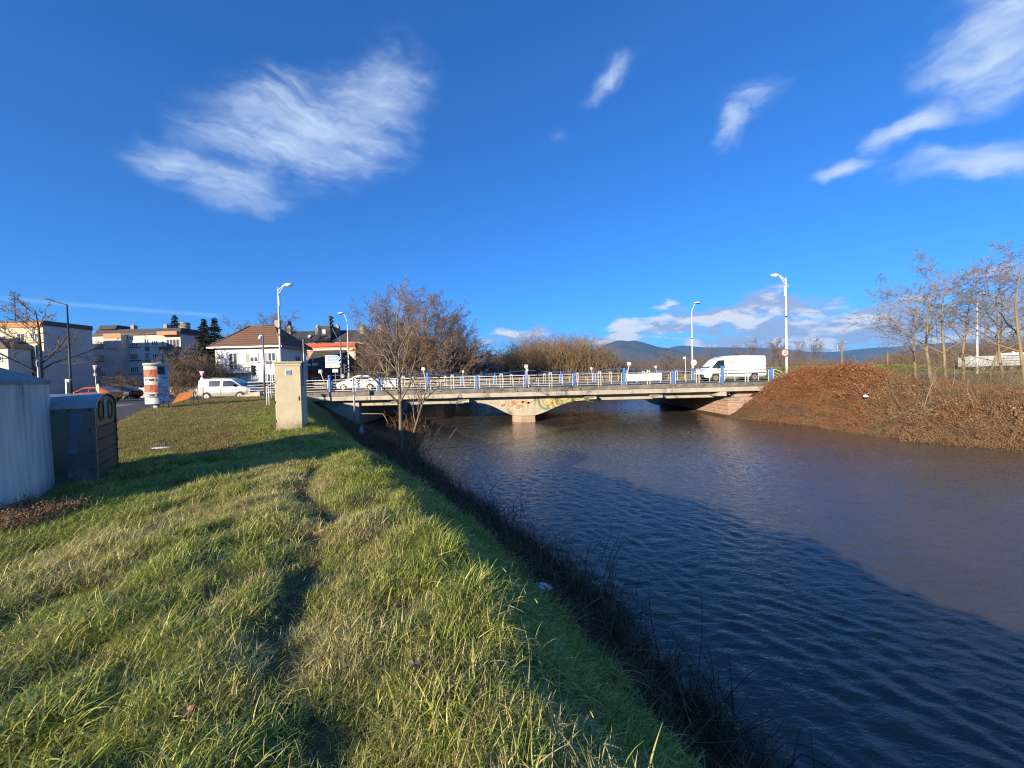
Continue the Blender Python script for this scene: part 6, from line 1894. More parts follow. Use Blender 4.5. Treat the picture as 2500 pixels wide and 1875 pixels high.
for (u, Y, vt, k, s_) in ((900, 56, 860, 0, 1.1), (945, 57, 845, 1, 1.2), (985, 56, 850, 0, 1.2), (1030, 57, 845, 1, 1.2), (1075, 58, 850, 0, 1.2), (1110, 60, 855, 1, 1.2), (1145, 64, 860, 0, 1.2), (1170, 70, 868, 1, 1.3), (1195, 80, 885, 0, 1.3)):
    q = at(u, vt, Y); H = q.z - float(zg(q.x, Y)) + 0.3
    names_ = ['leftmost', 'second', 'third', 'fourth', 'fifth', 'sixth', 'seventh', 'eighth', 'rightmost']
    place_tree(bush[k], 'brown leafless bush under the riverside wood, %s from the left' % names_[place_no] if 0 < place_no < 8 else '%s brown leafless bush under the riverside wood' % names_[place_no], (q.x, Y, float(zg(q.x, Y)) - 0.3), RNG.uniform(0, 6.28), H / 5.2, 'twig_brown', 'twig_brown', 'leafless bushes under the riverside wood', s_, 'bare_bush', 'bush')
    place_no += 1
# dense undergrowth of the wood: one mass
def undergrowth(name, label, cat, pts, mt, seed, nper=60, h=2.0, spread=1.0, r0=0.012, up=1.0, k=3):
    r = np.random.default_rng(seed)
    P0 = np.repeat(np.array(pts, float)[:, :3], nper, axis=0); hh = np.repeat(np.array(pts, float)[:, 3], nper)
    n = len(P0)
    P0[:, 0] += r.normal(0, spread, n); P0[:, 1] += r.normal(0, spread, n)
    D = r.normal(0, 0.45, (n, 3)); D[:, 2] = up; D /= np.linalg.norm(D, axis=1, keepdims=True)
    L = hh * r.uniform(0.45, 1.08, n)
    m_ = 4
    P = np.zeros((n, m_, 3)); P[:, 0] = P0
    d = D
    for i in range(1, m_):
        d = d + r.normal(0, 0.18, (n, 3)); d /= np.linalg.norm(d, axis=1, keepdims=True)
        P[:, i] = P[:, i - 1] + d * (L / (m_ - 1))[:, None]
    R = r0 * np.linspace(1.2, 0.5, m_)[None, :] * r.uniform(0.7, 1.4, (n, 1))
    # side twigs
    idx = np.repeat(np.arange(n), 3); tt = r.integers(1, m_, len(idx))
    Q0 = P[idx, tt]; D2 = r.normal(0, 0.6, (len(idx), 3)); D2[:, 2] = r.uniform(0.1, 1.0, len(idx)); D2 /= np.linalg.norm(D2, axis=1, keepdims=True)
    L2 = L[idx] * r.uniform(0.15, 0.35, len(idx))
    P2 = np.stack([Q0, Q0 + D2 * L2[:, None]], 1); R2 = np.full((len(idx), 2), r0 * 0.6)
    o = add_obj(name, mesh_np(name, *join_np([tubes_np(P, R, k), tubes_np(P2, R2, k)]), True), mt)
    return tag(o, label, cat, None, 'stuff')
pts = []
for u in np.linspace(880, 1205, 46):
    for Y in (57, 66):
        q = at(u, 900, Y); z = float(zg(q.x, Y))
        if z > ZW + 0.4:
            pts.append((q.x, Y + RNG.normal(0, 2), z - 0.1, RNG.uniform(2.0, 4.6)))
undergrowth('undergrowth', 'tangled brown undergrowth below the riverside wood', 'undergrowth', pts, 'twig_brown', 5, 46, 3, 0.9, 0.016)
# ---- upright coppice thicket straight ahead (one mass of shoots)
pts = []
for k in range(620):
    u = RNG.uniform(1205, 1515); Y = RNG.uniform(96, 118)
    top_v = np.interp(u, [1205, 1225, 1260, 1300, 1350, 1400, 1440, 1480, 1515], [885, 862, 846, 836, 830, 828, 838, 860, 888])
    q = at(u, top_v + RNG.normal(2, 7), Y)
    pts.append((q.x, Y, -0.3, max(q.z + 0.3, 1.0)))
undergrowth('coppice_thicket', 'dense upright red brown coppice thicket beyond the middle of the bridge', 'thicket', pts, 'twig_red', 6, 8, 8, 0.35, 0.042, 5.0)
# ---- bushes and low trees beyond the right half of the bridge
pts = []
for k in range(150):
    u = RNG.uniform(1500, 2060); Y = RNG.uniform(100, 150)
    q = at(u, RNG.uniform(862, 884), Y)
    pts.append((q.x, Y, 0.2, max(q.z, 1.5)))
undergrowth('far_scrub', 'brown scrub strip far beyond the right half of the bridge', 'scrub', pts, 'twig_brown', 7, 20, 6, 1.6, 0.03, 1.3)
pts = []
for k in range(120):
    u = RNG.uniform(2150, 2520); Y = RNG.uniform(70, 110)
    vt = np.interp(u, [2150, 2250, 2330, 2400, 2520], [872, 850, 845, 826, 815])
    q = at(u, vt + RNG.uniform(-4, 14), Y)
    pts.append((q.x, Y, 0.3, max(q.z, 1.5)))
undergrowth('far_scrub', 'dense brown scrub behind the truck at the right', 'scrub', pts, 'twig_brown', 8, 40, 6, 1.8, 0.028, 1.2)
nm_ = 0
for (u, Y, vt, k, lb) in ((1800, 78, 848, 0, 'thin bare tree behind the rear of the van'), (1850, 74, 832, 1, 'bare tree left of the tall white lamp, behind the van'), (1885, 70, 836, 2, 'bare tree just left of the tall white lamp post'), (1950, 66, 838, 0, 'bare tree just right of the tall white lamp post'),
                          (1985, 64, 829, 1, 'dark bare tree between the tall lamp and the wooden pole'), (1905, 80, 826, 2, 'bare tree crown seen behind the tall lamp post'), (1730, 96, 852, 0, 'distant bare tree above the windscreen of the van'), (1620, 105, 862, 1, 'distant bare tree below the hills')):
    q = at(u, vt, Y); H = q.z - float(zg(q.x, Y)) + 0.2
    place_tree(big[k], lb, (q.x, Y, float(zg(q.x, Y)) - 0.2), RNG.uniform(0, 6.28), H / 15.2, 'bark_brown', 'twig_brown', 'bare trees beyond the right end of the bridge', 1.15)

# ---- acacia group on the right bank
LVL_AC = [(11, 0.62, 48, 0.26, 0.6, 6, 0.05), (7, 0.45, 42, 0.22, 0.6, 5, 0.02), (5, 0.45, 45, 0.15, 0.6, 4, -0.02), (3, 0.5, 45, 0.15, 0.7, 3, -0.03)]
ac_t = []
for s in (51, 52, 53):
    g = grow(s, 6.6, 0.07, LVL_AC, wob=0.05, lean=(0.05, 0))
    tips = np.concatenate([g[4][0][:, -1], g[3][0][:, -1]])
    tips = tips[tips[:, 2] > 2.6]
    ac_t.append((tree_meshes(g, 2, [8, 5, 4, 3, 3], 0.006), mesh_np('dead_leaves', *leaf_cards(tips, 130, 0.10, s, 1.2))))
for (u, vb, vt, Y, k, lb, lean_) in ((2272, 1000, 655, 24.0, 0, 'tall bare tree with dry leaf clusters, leftmost on the right bank', 0), (2308, 985, 668, 25.0, 1, 'second bare tree on the right bank, close beside the tallest', 0),
                                     (2350, 960, 676, 27.5, 2, 'bare tree with dry pods left of the white lamp on the right bank', 0), (2412, 960, 690, 28.0, 0, 'bare leaning tree with dry leaves right of the white lamp', 0.1), (2505, 1000, 625, 22.5, 1, 'bare tree cut by the right frame edge', -0.12),
                                     (2235, 980, 720, 25.5, 2, 'low bare tree left of the tallest one on the right bank', -0.1), (2450, 980, 700, 26.0, 2, 'bare tree between the leaning tree and the right frame edge', 0.0)):
    q = at(u, vt, Y); zb_ = float(zg(q.x, Y)) - 0.15
    t = place_tree(ac_t[k][0], lb, (q.x, Y, zb_), RNG.uniform(0, 6.28), (q.z - zb_) / 6.9, 'twig_olive', 'twig_grey', 'thin bare trees on the right bank', 1.3, 'bank_tree', 'tree', ac_t[k][1])
    t.rotation_euler.y = lean_
pts = []
for k in range(70):
    u = RNG.uniform(2190, 2520); Y = RNG.uniform(19.5, 30)
    q = at(u, 900, Y)
    if q.x - float(xr(Y)) > 0.5:
        pts.append((q.x, Y, float(zg(q.x, Y)) - 0.05, RNG.uniform(0.9, 2.4)))
undergrowth('bank_scrub', 'tangle of thin bare stems around the trees on the right bank', 'scrub', pts, 'twig_olive', 15, 13, 2, 0.35, 0.007, 1.1)
sap = tree_meshes(grow(61, 2.6, 0.035, [(6, 0.4, 30, 0.4, 0.6, 4, 0.05), (4, 0.4, 30, 0.3, 0.6, 3, 0.03)], wob=0.06), 1, [6, 4, 3], 0.006)
for (u, vb, vt, Y, lb) in ((2255, 1010, 895, 21.5, 'thin pale leaning sapling left of the bare trees on the right bank'), (2380, 1062, 930, 19.4, 'thin pale sapling at the water edge of the right bank'), (2325, 955, 880, 23.0, 'thin pale sapling between the bare trees of the right bank')):
    q = at(u, vt, Y); zb_ = float(zg(q.x, Y)) - 0.1
    place_tree(sap, lb, (q.x, Y, zb_), RNG.uniform(0, 6.28), max((q.z - zb_), 1.0) / 2.7, 'reed_straw', 'twig_olive', 'pale saplings on the right bank', 1.0, 'sapling', 'sapling')
# ---- street side trees and shrubs
g = grow(71, 8.0, 0.16, [(12, 0.55, 48, 0.28, 0.6, 6, 0.04), (8, 0.45, 42, 0.2, 0.6, 5, 0.03), (6, 0.4, 40, 0.2, 0.65, 4, 0.05), (3, 0.4, 35, 0.2, 0.8, 3, 0.05)], wob=0.05)
st_t = tree_meshes(g, 2, [8, 5, 4, 3, 3], 0.012)
q = at(92, 745, 41.0)
place_tree(st_t, 'spreading bare street tree in front of the left apartment block', (q.x, 41.0, -0.1), 1.0, (q.z + 0.1) / 8.4, 'bark_brown', 'twig_grey', None, 1.25)
for (u, Y, vt, lb) in ((635, 92, 778, 'bare tree crown rising behind the roof of the white house'), (585, 95, 790, 'bare tree crown behind the left slope of the white house roof'), (700, 98, 780, 'bare tree crown behind the white lamp beside the house')):
    q = at(u, vt, Y)
    place_tree(big[1], lb, (q.x, Y, 0), RNG.uniform(0, 6), q.z / 15.2, 'bark_brown', 'twig_grey', 'bare trees behind the white house', 1.2)
for (u, Y, vt, k, s_, lb) in ((490, 47.0, 858, 0, 1.25, 'large brown leafless shrub left of the white house'), (450, 46.8, 872, 1, 1.3, 'leafless shrub left of the largest one, above the white parapet'), (531, 47.2, 905, 1, 0.8, 'low leafless shrub below the balcony of the white house'), (320, 47.0, 915, 0, 1.7, 'low brown leafless shrub left of the advertising column'), (290, 48.0, 925, 1, 1.6, 'small brown leafless shrub behind the black car')):
    q = at(u, vt, Y)
    place_tree(bush[k], lb, (q.x, Y, 0.0), RNG.uniform(0, 6.28), q.z / 5.2, 'twig_brown', 'twig_brown', 'leafless shrubs along the street', s_, 'bare_shrub', 'shrub')
pts = []
for u in np.linspace(425, 535, 26):
    q = at(u, 900, 47.4); pts.append((q.x, 47.4 + RNG.normal(0, 0.5), 0, np.interp(u, [425, 480, 510, 535], [2.2, 4.4, 3.8, 1.2])))
for u in np.linspace(275, 345, 14):
    q = at(u, 900, 48); pts.append((q.x, 48 + RNG.normal(0, 0.4), 0, 1.7))
for u in np.linspace(865, 915, 10):
    q = at(u, 900, 56); pts.append((q.x, 56 + RNG.normal(0, 0.4), 0, 2.2))
undergrowth('hedge_twigs', 'dense brown twigs filling the street hedges', 'hedge', pts, 'twig_brown', 9, 90, 3, 0.55, 0.013, 1.3)
# conifers
def conifer(seed, H, rbase, dens):
    r = np.random.default_rng(seed)
    n = dens
    h = H * (0.06 + 0.92 * r.uniform(0, 1, n) ** 0.8)
    rad = rbase * (1 - h / H) ** 0.85 * (0.85 + 0.25 * np.sin(h * 3.1 + seed)) + 0.12
    a = r.uniform(0, 6.28, n)
    L = rad * r.uniform(0.75, 1.15, n)
    m_ = 5
    t = np.linspace(0.05, 1, m_)
    P = np.zeros((n, m_, 3))
    droop = 0.25
    P[:, :, 0] = np.cos(a)[:, None] * L[:, None] * t; P[:, :, 1] = np.sin(a)[:, None] * L[:, None] * t
    P[:, :, 2] = h[:, None] - droop * L[:, None] * t ** 1.2 + 0.10 * L[:, None] * t ** 3
    R = np.linspace(0.05, 0.02, m_)[None, :] * np.ones((n, 1))
    V1, F1 = tubes_np(P, R, 3)
    # needle sprays
    k = 7
    idx = np.repeat(np.arange(n), k); tt = r.uniform(0.25, 1.0, len(idx)); f = tt * (m_ - 1); i = np.minimum(f.astype(int), m_ - 2); fr = (f - i)[:, None]
    C = P[idx, i] * (1 - fr) + P[idx, i + 1] * fr
    out = np.stack([np.cos(a[idx]), np.sin(a[idx]), np.full(len(idx), -0.25)], 1)
    side = np.stack([-np.sin(a[idx]), np.cos(a[idx]), np.zeros(len(idx))], 1) * r.choice([-1, 1], len(idx))[:, None]
    dd = out * r.uniform(0.3, 0.9, (len(idx), 1)) + side * r.uniform(0.2, 0.8, (len(idx), 1)) + r.normal(0, 0.15, (len(idx), 3))
    s = (0.22 + 0.16 * L[idx])[:, None]
    w_ = np.cross(dd, r.normal(0, 1, (len(idx), 3))); w_ /= np.linalg.norm(w_, axis=1, keepdims=True) + 1e-9
    V2 = np.stack([C, C + dd * s * 0.5 + w_ * s * 0.22, C + dd * s, C + dd * s * 0.5 - w_ * s * 0.22], 1).reshape(-1, 3)
    F2 = np.arange(len(V2)).reshape(-1, 4)
    return (mesh_np('trunk', *tubes_np(np.array([[[0, 0, 0], [0, 0, H * 0.5], [0, 0, H]]], float), np.array([[0.25, 0.15, 0.03]]), 8), True), mesh_np('crown', *join_np([(V1, F1), (V2, F2)])))
for (u, Y, vt, Hh, rb, sd, lb) in ((425, 128, 766, 21, 5.2, 3, 'dark broad conifer behind the slate roofed building'), (497, 84, 775, 15.5, 3.0, 4, 'dark slim spruce left of the white house'), (523, 82, 773, 15.5, 3.2, 5, 'ragged spruce right of the slim one behind the white house'), (706, 112, 780, 17, 3.0, 6, 'small dark conifer behind the white lamp beside the house')):
    q = at(u, vt, Y)
    place_tree(conifer(sd, Hh, rb * 1.35, 900), lb, (q.x, Y, q.z - Hh), 0.3 * sd, 1.0, 'bark_brown', 'conifer', 'dark conifers behind the houses', 1.0, 'conifer_tree', 'conifer')

# ================================================================== scattered ground cover (geometry nodes)
def scatter(name, label, cat, pts, rot, scl, idx, protos, mats=None):
    """one object: instances of the prototype meshes on points"""
    me = bpy.data.meshes.new(name)
    n = len(pts)
    me.vertices.add(n); me.vertices.foreach_set('co', np.asarray(pts, np.float32).ravel())
    a = me.attributes.new('rot', 'FLOAT_VECTOR', 'POINT'); a.data.foreach_set('vector', np.asarray(rot, np.float32).ravel())
    a = me.attributes.new('scl', 'FLOAT_VECTOR', 'POINT'); a.data.foreach_set('vector', np.asarray(scl, np.float32).ravel())
    a = me.attributes.new('pick', 'INT', 'POINT'); a.data.foreach_set('value', np.asarray(idx, np.int32))
    me.update()
    o = bpy.data.objects.new(name, me); COL.objects.link(o)
    col = bpy.data.collections.new(name + '_shapes')
    for i, pm in enumerate(protos):
        po = bpy.data.objects.new('%s_shape_%02d' % (name, i), pm); col.objects.link(po)
    ng = bpy.data.node_groups.new(name + '_nodes', 'GeometryNodeTree')
    ng.interface.new_socket('Geometry', in_out='INPUT', socket_type='NodeSocketGeometry')
    ng.interface.new_socket('Geometry', in_out='OUTPUT', socket_type='NodeSocketGeometry')
    gi = ng.nodes.new('NodeGroupInput'); go = ng.nodes.new('NodeGroupOutput')
    ci = ng.nodes.new('GeometryNodeCollectionInfo'); ci.inputs['Collection'].default_value = col
    ci.inputs['Separate Children'].default_value = True; ci.inputs['Reset Children'].default_value = True
    ip = ng.nodes.new('GeometryNodeInstanceOnPoints'); ip.inputs['Pick Instance'].default_value = True
    def attr(nm, ty):
        q = ng.nodes.new('GeometryNodeInputNamedAttribute'); q.data_type = ty; q.inputs['Name'].default_value = nm
        return q.outputs['Attribute']
    ng.links.new(gi.outputs[0], ip.inputs['Points']); ng.links.new(ci.outputs[0], ip.inputs['Instance'])
    ng.links.new(attr('pick', 'INT'), ip.inputs['Instance Index'])
    e2r = ng.nodes.new('FunctionNodeEulerToRotation'); ng.links.new(attr('rot', 'FLOAT_VECTOR'), e2r.inputs[0])
    ng.links.new(e2r.outputs[0], ip.inputs['Rotation']); ng.links.new(attr('scl', 'FLOAT_VECTOR'), ip.inputs['Scale'])
    ng.links.new(ip.outputs[0], go.inputs[0])
    md = o.modifiers.new('scatter', 'NODES'); md.node_group = ng
    return tag(o, label, cat, None, 'stuff')
def blade_mesh(name, seed, n, radius, hmin, hmax, width, lean, curl, m_, segs=4, tintshift=0.0):
    r = np.random.default_rng(seed)
    base = r.normal(0, radius * 0.5, (n, 2))
    h = r.uniform(hmin, hmax, n)
    az = r.uniform(0, 6.28, n)
    le = np.abs(r.normal(lean, lean * 0.5, n)); cu = r.normal(curl, curl * 0.4, n)
    V = np.zeros((n, segs + 1, 2, 3))
    d = np.stack([np.cos(az), np.sin(az)], 1); sd_ = np.stack([-np.sin(az), np.cos(az)], 1)
    pos = np.concatenate([base, np.zeros((n, 1)) - 0.02], 1)
    ang = le.copy()
    for k in range(segs + 1):
        t = k / segs
        w_ = width * (1 - t ** 1.7) * r.uniform(0.95, 1.05) + 0.0004
        V[:, k, 0, :2] = pos[:, :2] - sd_ * w_ / 2; V[:, k, 1, :2] = pos[:, :2] + sd_ * w_ / 2
        V[:, k, :, 2] = pos[:, 2:3]
        st = h / segs
        pos[:, :2] += d * (np.sin(ang) * st)[:, None]; pos[:, 2] += np.cos(ang) * st
        ang = ang + cu / segs
    V = V.reshape(-1, 3)
    b = (np.arange(n) * (segs + 1) * 2)[:, None]; k = (np.arange(segs) * 2)[None, :]
    F = np.stack([b + k, b + k + 1, b + k + 3, b + k + 2], -1).reshape(-1, 4)
    me = mesh_np(name, V, F, True)
    tint = np.repeat(r.uniform(0, 1, n), (segs + 1) * 2)
    tt = np.tile(np.repeat(np.linspace(0, 1, segs + 1), 2), n)
    a = me.attributes.new('tint', 'FLOAT', 'POINT'); a.data.foreach_set('value', tint.astype(np.float32))
    a = me.attributes.new('along', 'FLOAT', 'POINT'); a.data.foreach_set('value', tt.astype(np.float32))
    me.materials.append(M[m_])
    return me
def blade_mat(name, cols, trans=0.35, rough=0.45, spec=0.35):
    """cols: three colours picked by the blade's own tint, plus per tuft variation"""
    m = bpy.data.materials.new(name); m.use_nodes = True
    t = m.node_tree; b = t.nodes['Principled BSDF']; out = t.nodes['Material Output']
    a = N(t, 'ShaderNodeAttribute'); a.attribute_name = 'tint'
    oi = N(t, 'ShaderNodeObjectInfo')
    f = mth(t, 'ADD', mth(t, 'MULTIPLY', a.outputs['Fac'], 0.65), mth(t, 'MULTIPLY', oi.outputs['Random'], 0.35))
    cr = N(t, 'ShaderNodeValToRGB')
    el = cr.color_ramp.elements
    el[0].position = 0.0; el[0].color = tuple(cols[0]) + (1,)
    el[1].position = 1.0; el[1].color = tuple(cols[-1]) + (1,)
    for i, c in enumerate(cols[1:-1]):
        e_ = cr.color_ramp.elements.new((i + 1) / (len(cols) - 1)); e_.color = tuple(c) + (1,)
    link(t, f, cr.inputs[0])
    link(t, cr.outputs[0], b.inputs['Base Color'])
    b.inputs['Roughness'].default_value = rough; b.inputs['Specular IOR Level'].default_value = spec
    tr = N(t, 'ShaderNodeBsdfTranslucent'); link(t, cr.outputs[0], tr.inputs[0])
    mx = N(t, 'ShaderNodeMixShader'); mx.inputs[0].default_value = trans
    link(t, b.outputs[0], mx.inputs[1]); link(t, tr.outputs[0], mx.inputs[2]); link(t, mx.outputs[0], out.inputs['Surface'])
    M[name] = m
blade_mat('grass_green', [(0.075, 0.125, 0.016), (0.22, 0.29, 0.036), (0.52, 0.53, 0.088), (0.80, 0.73, 0.27)], 0.24)
blade_mat('grass_straw', [(0.20, 0.21, 0.05), (0.48, 0.44, 0.13), (0.76, 0.63, 0.28), (0.58, 0.40, 0.18)], 0.25, 0.6)
blade_mat('grass_dry', [(0.20, 0.21, 0.05), (0.33, 0.27, 0.09), (0.44, 0.34, 0.14)], 0.35, 0.6)
blade_mat('knotweed', [(0.10, 0.04, 0.02), (0.25, 0.095, 0.04), (0.38, 0.165, 0.075), (0.40, 0.23, 0.12)], 0.2, 0.7, 0.2)
blade_mat('brush_brown', [(0.18, 0.10, 0.05), (0.28, 0.17, 0.085), (0.38, 0.26, 0.14)], 0.15, 0.8, 0.2)
blade_mat('stalk_pale', [(0.34, 0.25, 0.14), (0.46, 0.35, 0.20)], 0.0, 0.8, 0.2)
blade_mat('reed_blades', [(0.05, 0.038, 0.028), (0.10, 0.074, 0.05), (0.17, 0.12, 0.075)], 0.1, 0.8, 0.15)
gt = []
for i in range(5):
    gt.append(blade_mesh('tuft', 100 + i, 64, 0.12, 0.06, 0.14, 0.0058, 0.9, 1.3, 'grass_green'))          # 0-4 medium green
for i in range(4):
    gt.append(blade_mesh('tuft', 120 + i, 58, 0.10, 0.11, 0.25, 0.0064, 0.85, 1.9, 'grass_green', 6))        # 5-8 long arching
for i in range(4):
    gt.append(blade_mesh('tuft', 140 + i, 64, 0.13, 0.05, 0.14, 0.0052, 1.15, 0.8, 'grass_straw'))           # 9-12 matted straw
for i in range(3):
    gt.append(blade_mesh('tuft', 160 + i, 46, 0.16, 0.04, 0.10, 0.0075, 0.4, 0.7, 'grass_dry', 3))           # 13-15 short far lawn
def tcoord(X, Y): return (X - xc(Y)) / (xw(Y) - xc(Y))
def field(n, x0, x1, y0, y1, keep):
    X = RNG.uniform(x0, x1, n); Y = RNG.uniform(y0, y1, n)
    k = RNG.uniform(0, 1, n) < keep(X, Y)
    return X[k], Y[k]
def inview(X, Y):
    return (X > -1.62 * Y - 2.0) & (X < 2.0 + 1.4 * Y)
def grass_near():
    X, Y = field(85000, -9.5, 4.5, 0.35, 9.0, lambda X, Y: inview(X, Y) * (tcoord(X, Y) < 0.52 + 0.05 * fbm(X, Y, 1.0, 2)) * np.where(Y < 4.5, 1.0, 0.75))
    # clear the feet of the containers
    foot_c = (np.hypot(X + 8.0, Y - 6.9) < 0.0)
    t = tcoord(X, Y)
    n = len(X)
    long_p = 0.10 + 0.65 * np.clip(ss(t, -0.25, 0.05), 0, 1) * (1 - 0.5 * ss(t, 0.3, 0.5)) + 0.15 * np.clip(fbm(X, Y, 0.8, 2), 0, 1)
    straw_p = np.clip(0.60 + 0.60 * fbm(X, Y, 0.7, 1) + 0.30 * fbm(X, Y, 2.0, 0), 0.06, 0.95) * (1 - 0.85 * ss(t, 0.0, 0.2)) 
    straw_p = np.maximum(straw_p, 0.75 * track(X, Y)) * (1 - 0.75 * ss(-X, 4.0, 6.0))
    u = RNG.uniform(0, 1, n)
    pick = RNG.integers(0, 5, n)
    pick = np.where(u < straw_p, RNG.integers(9, 13, n), pick)
    u2 = RNG.uniform(0, 1, n)
    pick = np.where((u2 < long_p) & (u >= straw_p * 0.8), RNG.integers(5, 9, n), pick)
    s = RNG.uniform(0.7, 1.25, n) * (1 - 0.55 * track(X, Y)) * (1 + 0.20 * ss(t, 0.04, 0.25))
    s = s * (0.85 + 0.45 * np.clip(fbm(X, Y, 2.0, 2), -1, 1))
    pts = np.stack([X, Y, zg(X, Y) - 0.005], 1)
    rot = np.stack([RNG.normal(0, 0.18, n), RNG.normal(0, 0.18, n) + 0.30 * ss(t, 0, 0.3), RNG.uniform(0, 6.28, n)], 1)
    # long tufts lean down the slope: keep their heading across it
    scl = np.stack([s, s, s * RNG.uniform(0.8, 1.15, n)], 1)
    scatter('grass', 'lush winter grass with straw patches on the near bank', 'grass', pts, rot, scl, pick, gt)
grass_near()
def grass_mid():
    X, Y = field(52000, -21, 0, 8.6, 30.5, lambda X, Y: inview(X, Y) * (tcoord(X, Y) < 0.48) * (X > xedge(Y) + 0.15) * np.where(Y < 16, 0.9, 0.55))
    t = tcoord(X, Y); n = len(X)
    lush = ss(t, -0.75, -0.25) * (1 - ss(Y, 15, 22)) + (1 - ss(Y, 9.5, 11.5)) * ss(X, -8, -5)
    u = RNG.uniform(0, 1, n)
    pick = np.where(u < np.clip(lush, 0, 0.97), RNG.integers(0, 5, n), RNG.integers(13, 16, n))
    pick = np.where((RNG.uniform(0, 1, n) < 0.25) & (lush > 0.5), RNG.integers(5, 9, n), pick)
    s = RNG.uniform(0.8, 1.3, n)
    s = np.where(pick < 9, s * 0.8, s)
    pts = np.stack([X, Y, zg(X, Y) - 0.005], 1)
    rot = np.stack([RNG.normal(0, 0.15, n), RNG.normal(0, 0.15, n), RNG.uniform(0, 6.28, n)], 1)
    scatter('lawn_grass', 'short dry lawn around the beige cabinet', 'grass', pts, rot, np.stack([s, s, s], 1), pick, gt)
grass_mid()
# lawn left of the bins
def lawn_left():
    X, Y = field(9000, -13, -7, 4, 13, lambda X, Y: (X < -1.0 * Y + 2.0) * (X > xedge(Y) + 0.1) * 0.8)
    n = len(X); s = RNG.uniform(0.8, 1.3, n)
    scatter('lawn_grass', 'short grass around the feet of the two bins', 'grass', np.stack([X, Y, zg(X, Y)], 1), np.stack([RNG.normal(0, .15, n), RNG.normal(0, .15, n), RNG.uniform(0, 6.28, n)], 1), np.stack([s, s, s], 1), RNG.integers(13, 16, n), gt)
lawn_left()
# leaf litter on the lawn
lf = []
for k in range(3):
    r = np.random.default_rng(200 + k); V, F = leaf_cards(r.normal(0, 0.12, (6, 3)) * np.array([1, 1, 0.02]), 5, 0.075, k, 0.0)
    V[:, 2] = np.abs(V[:, 2]) * 0.5; me = mesh_np('leaf', V, F); me.materials.append(M['leaf_pale']); lf.append(me)
X, Y = field(2600, -22, -4, 9.5, 26, lambda X, Y: (tcoord(X, Y) < -0.2) * (X > xedge(Y) + 0.3) * 0.22)
n = len(X)
scatter('leaf_litter', 'small dry leaves sprinkled over the short lawn', 'leaves', np.stack([X, Y, zg(X, Y) + 0.045], 1), np.stack([np.zeros(n), np.zeros(n), RNG.uniform(0, 6.28, n)], 1), np.ones((n, 3)) * RNG.uniform(0.7, 1.3, (n, 1)), RNG.integers(0, 3, n), lf)
# ---- dark reeds and debris along the near water edge
def reed_mesh(seed, n, rad, h0, h1, w_, lean, m_):
    return blade_mesh('reed', seed, n, rad, h0, h1, w_, lean, 0.35, m_, 3)
rd_ = [reed_mesh(300 + i, 34, 0.20, 0.15, 0.55, 0.008, 0.65, 'reed_blades') for i in range(4)] + [reed_mesh(310 + i, 26, 0.26, 0.25, 0.6, 0.010, 1.35, 'reed_blades') for i in range(3)] + [reed_mesh(320 + i, 10, 0.3, 0.2, 0.45, 0.010, 1.3, 'brush_brown') for i in range(2)]
def twigtuft(seed, n, h, m_, r0=0.005, rad=0.25):
    r = np.random.default_rng(seed)
    P0 = np.concatenate([r.normal(0, rad, (n, 2)), np.zeros((n, 1))], 1)
    D = r.normal(0, 0.8, (n, 3)); D[:, 2] = np.abs(r.normal(0.6, 0.4, n)); D /= np.linalg.norm(D, axis=1, keepdims=True)
    P = np.zeros((n, 4, 3)); P[:, 0] = P0
    L = h * r.uniform(0.4, 1.1, n)
    for k in range(1, 4):
        D = D + r.normal(0, 0.22, (n, 3)); D /= np.linalg.norm(D, axis=1, keepdims=True)
        P[:, k] = P[:, k - 1] + D * (L / 3)[:, None]
    me = mesh_np('twigs', *tubes_np(P, r0 * np.linspace(1.3, 0.4, 4)[None] * np.ones((n, 1)), 3), True)
    a = me.attributes.new('tint', 'FLOAT', 'POINT'); a.data.foreach_set('value', np.repeat(r.uniform(0, 1, n), 12).astype(np.float32))
    me.materials.append(M[m_]); return me
rd_ += [twigtuft(330 + i, 14, 0.8, 'reed_blades', 0.005) for i in range(3)]
rd_ += [twigtuft(340 + i, 9, 0.75, 'brush_brown', 0.006) for i in range(2)]
X, Y = field(26000, -13, 4.5, 1.0, 30, lambda X, Y: (tcoord(X, Y) > 0.47 + 0.06 * fbm(X, Y, 1.3, 1)) * (tcoord(X, Y) < 1.03) * np.where(Y < 12, 0.95, 0.8))
n = len(X); t = tcoord(X, Y)
pick = RNG.choice(12 + 0, n, p=np.array([.13, .13, .13, .13, .13, .12, .12, .02, .02, .04, .02, .01])) if len(rd_) >= 12 else RNG.integers(0, len(rd_), n)
brown = RNG.uniform(0, 1, n) < np.where(Y > 15, 0.42, 0.30)
pick = np.where(brown, RNG.choice([7, 8, 12, 13], n), pick)
s = RNG.uniform(0.6, 1.2, n) * np.where(t > 0.85, 1.15, 0.8)
scatter('bank_reeds', 'dark dead reeds and debris along the near water edge', 'reeds', np.stack([X, Y, zg(X, Y) - 0.02], 1), np.stack([RNG.normal(0, .2, n), RNG.normal(0, .2, n) + 0.15, RNG.uniform(0, 6.28, n)], 1), np.stack([s, s, s], 1), pick, rd_)
# ---- rust coloured twiggy bush leaning over the water at the tree foot
pts = []
for k in range(10):
    x_ = at(985 + k * 5, 1060, 19.5).x; pts.append((x_ - 0.3, 19.6 + RNG.normal(0, 0.4), float(zg(x_, 19.6)) + 0.0, 1.9))
o = undergrowth('rust_bush', 'rust brown twiggy bush hanging over the water by the riverside tree', 'bush', pts, 'twig_rust', 12, 16, 1.8, 0.30, 0.009, 0.9)
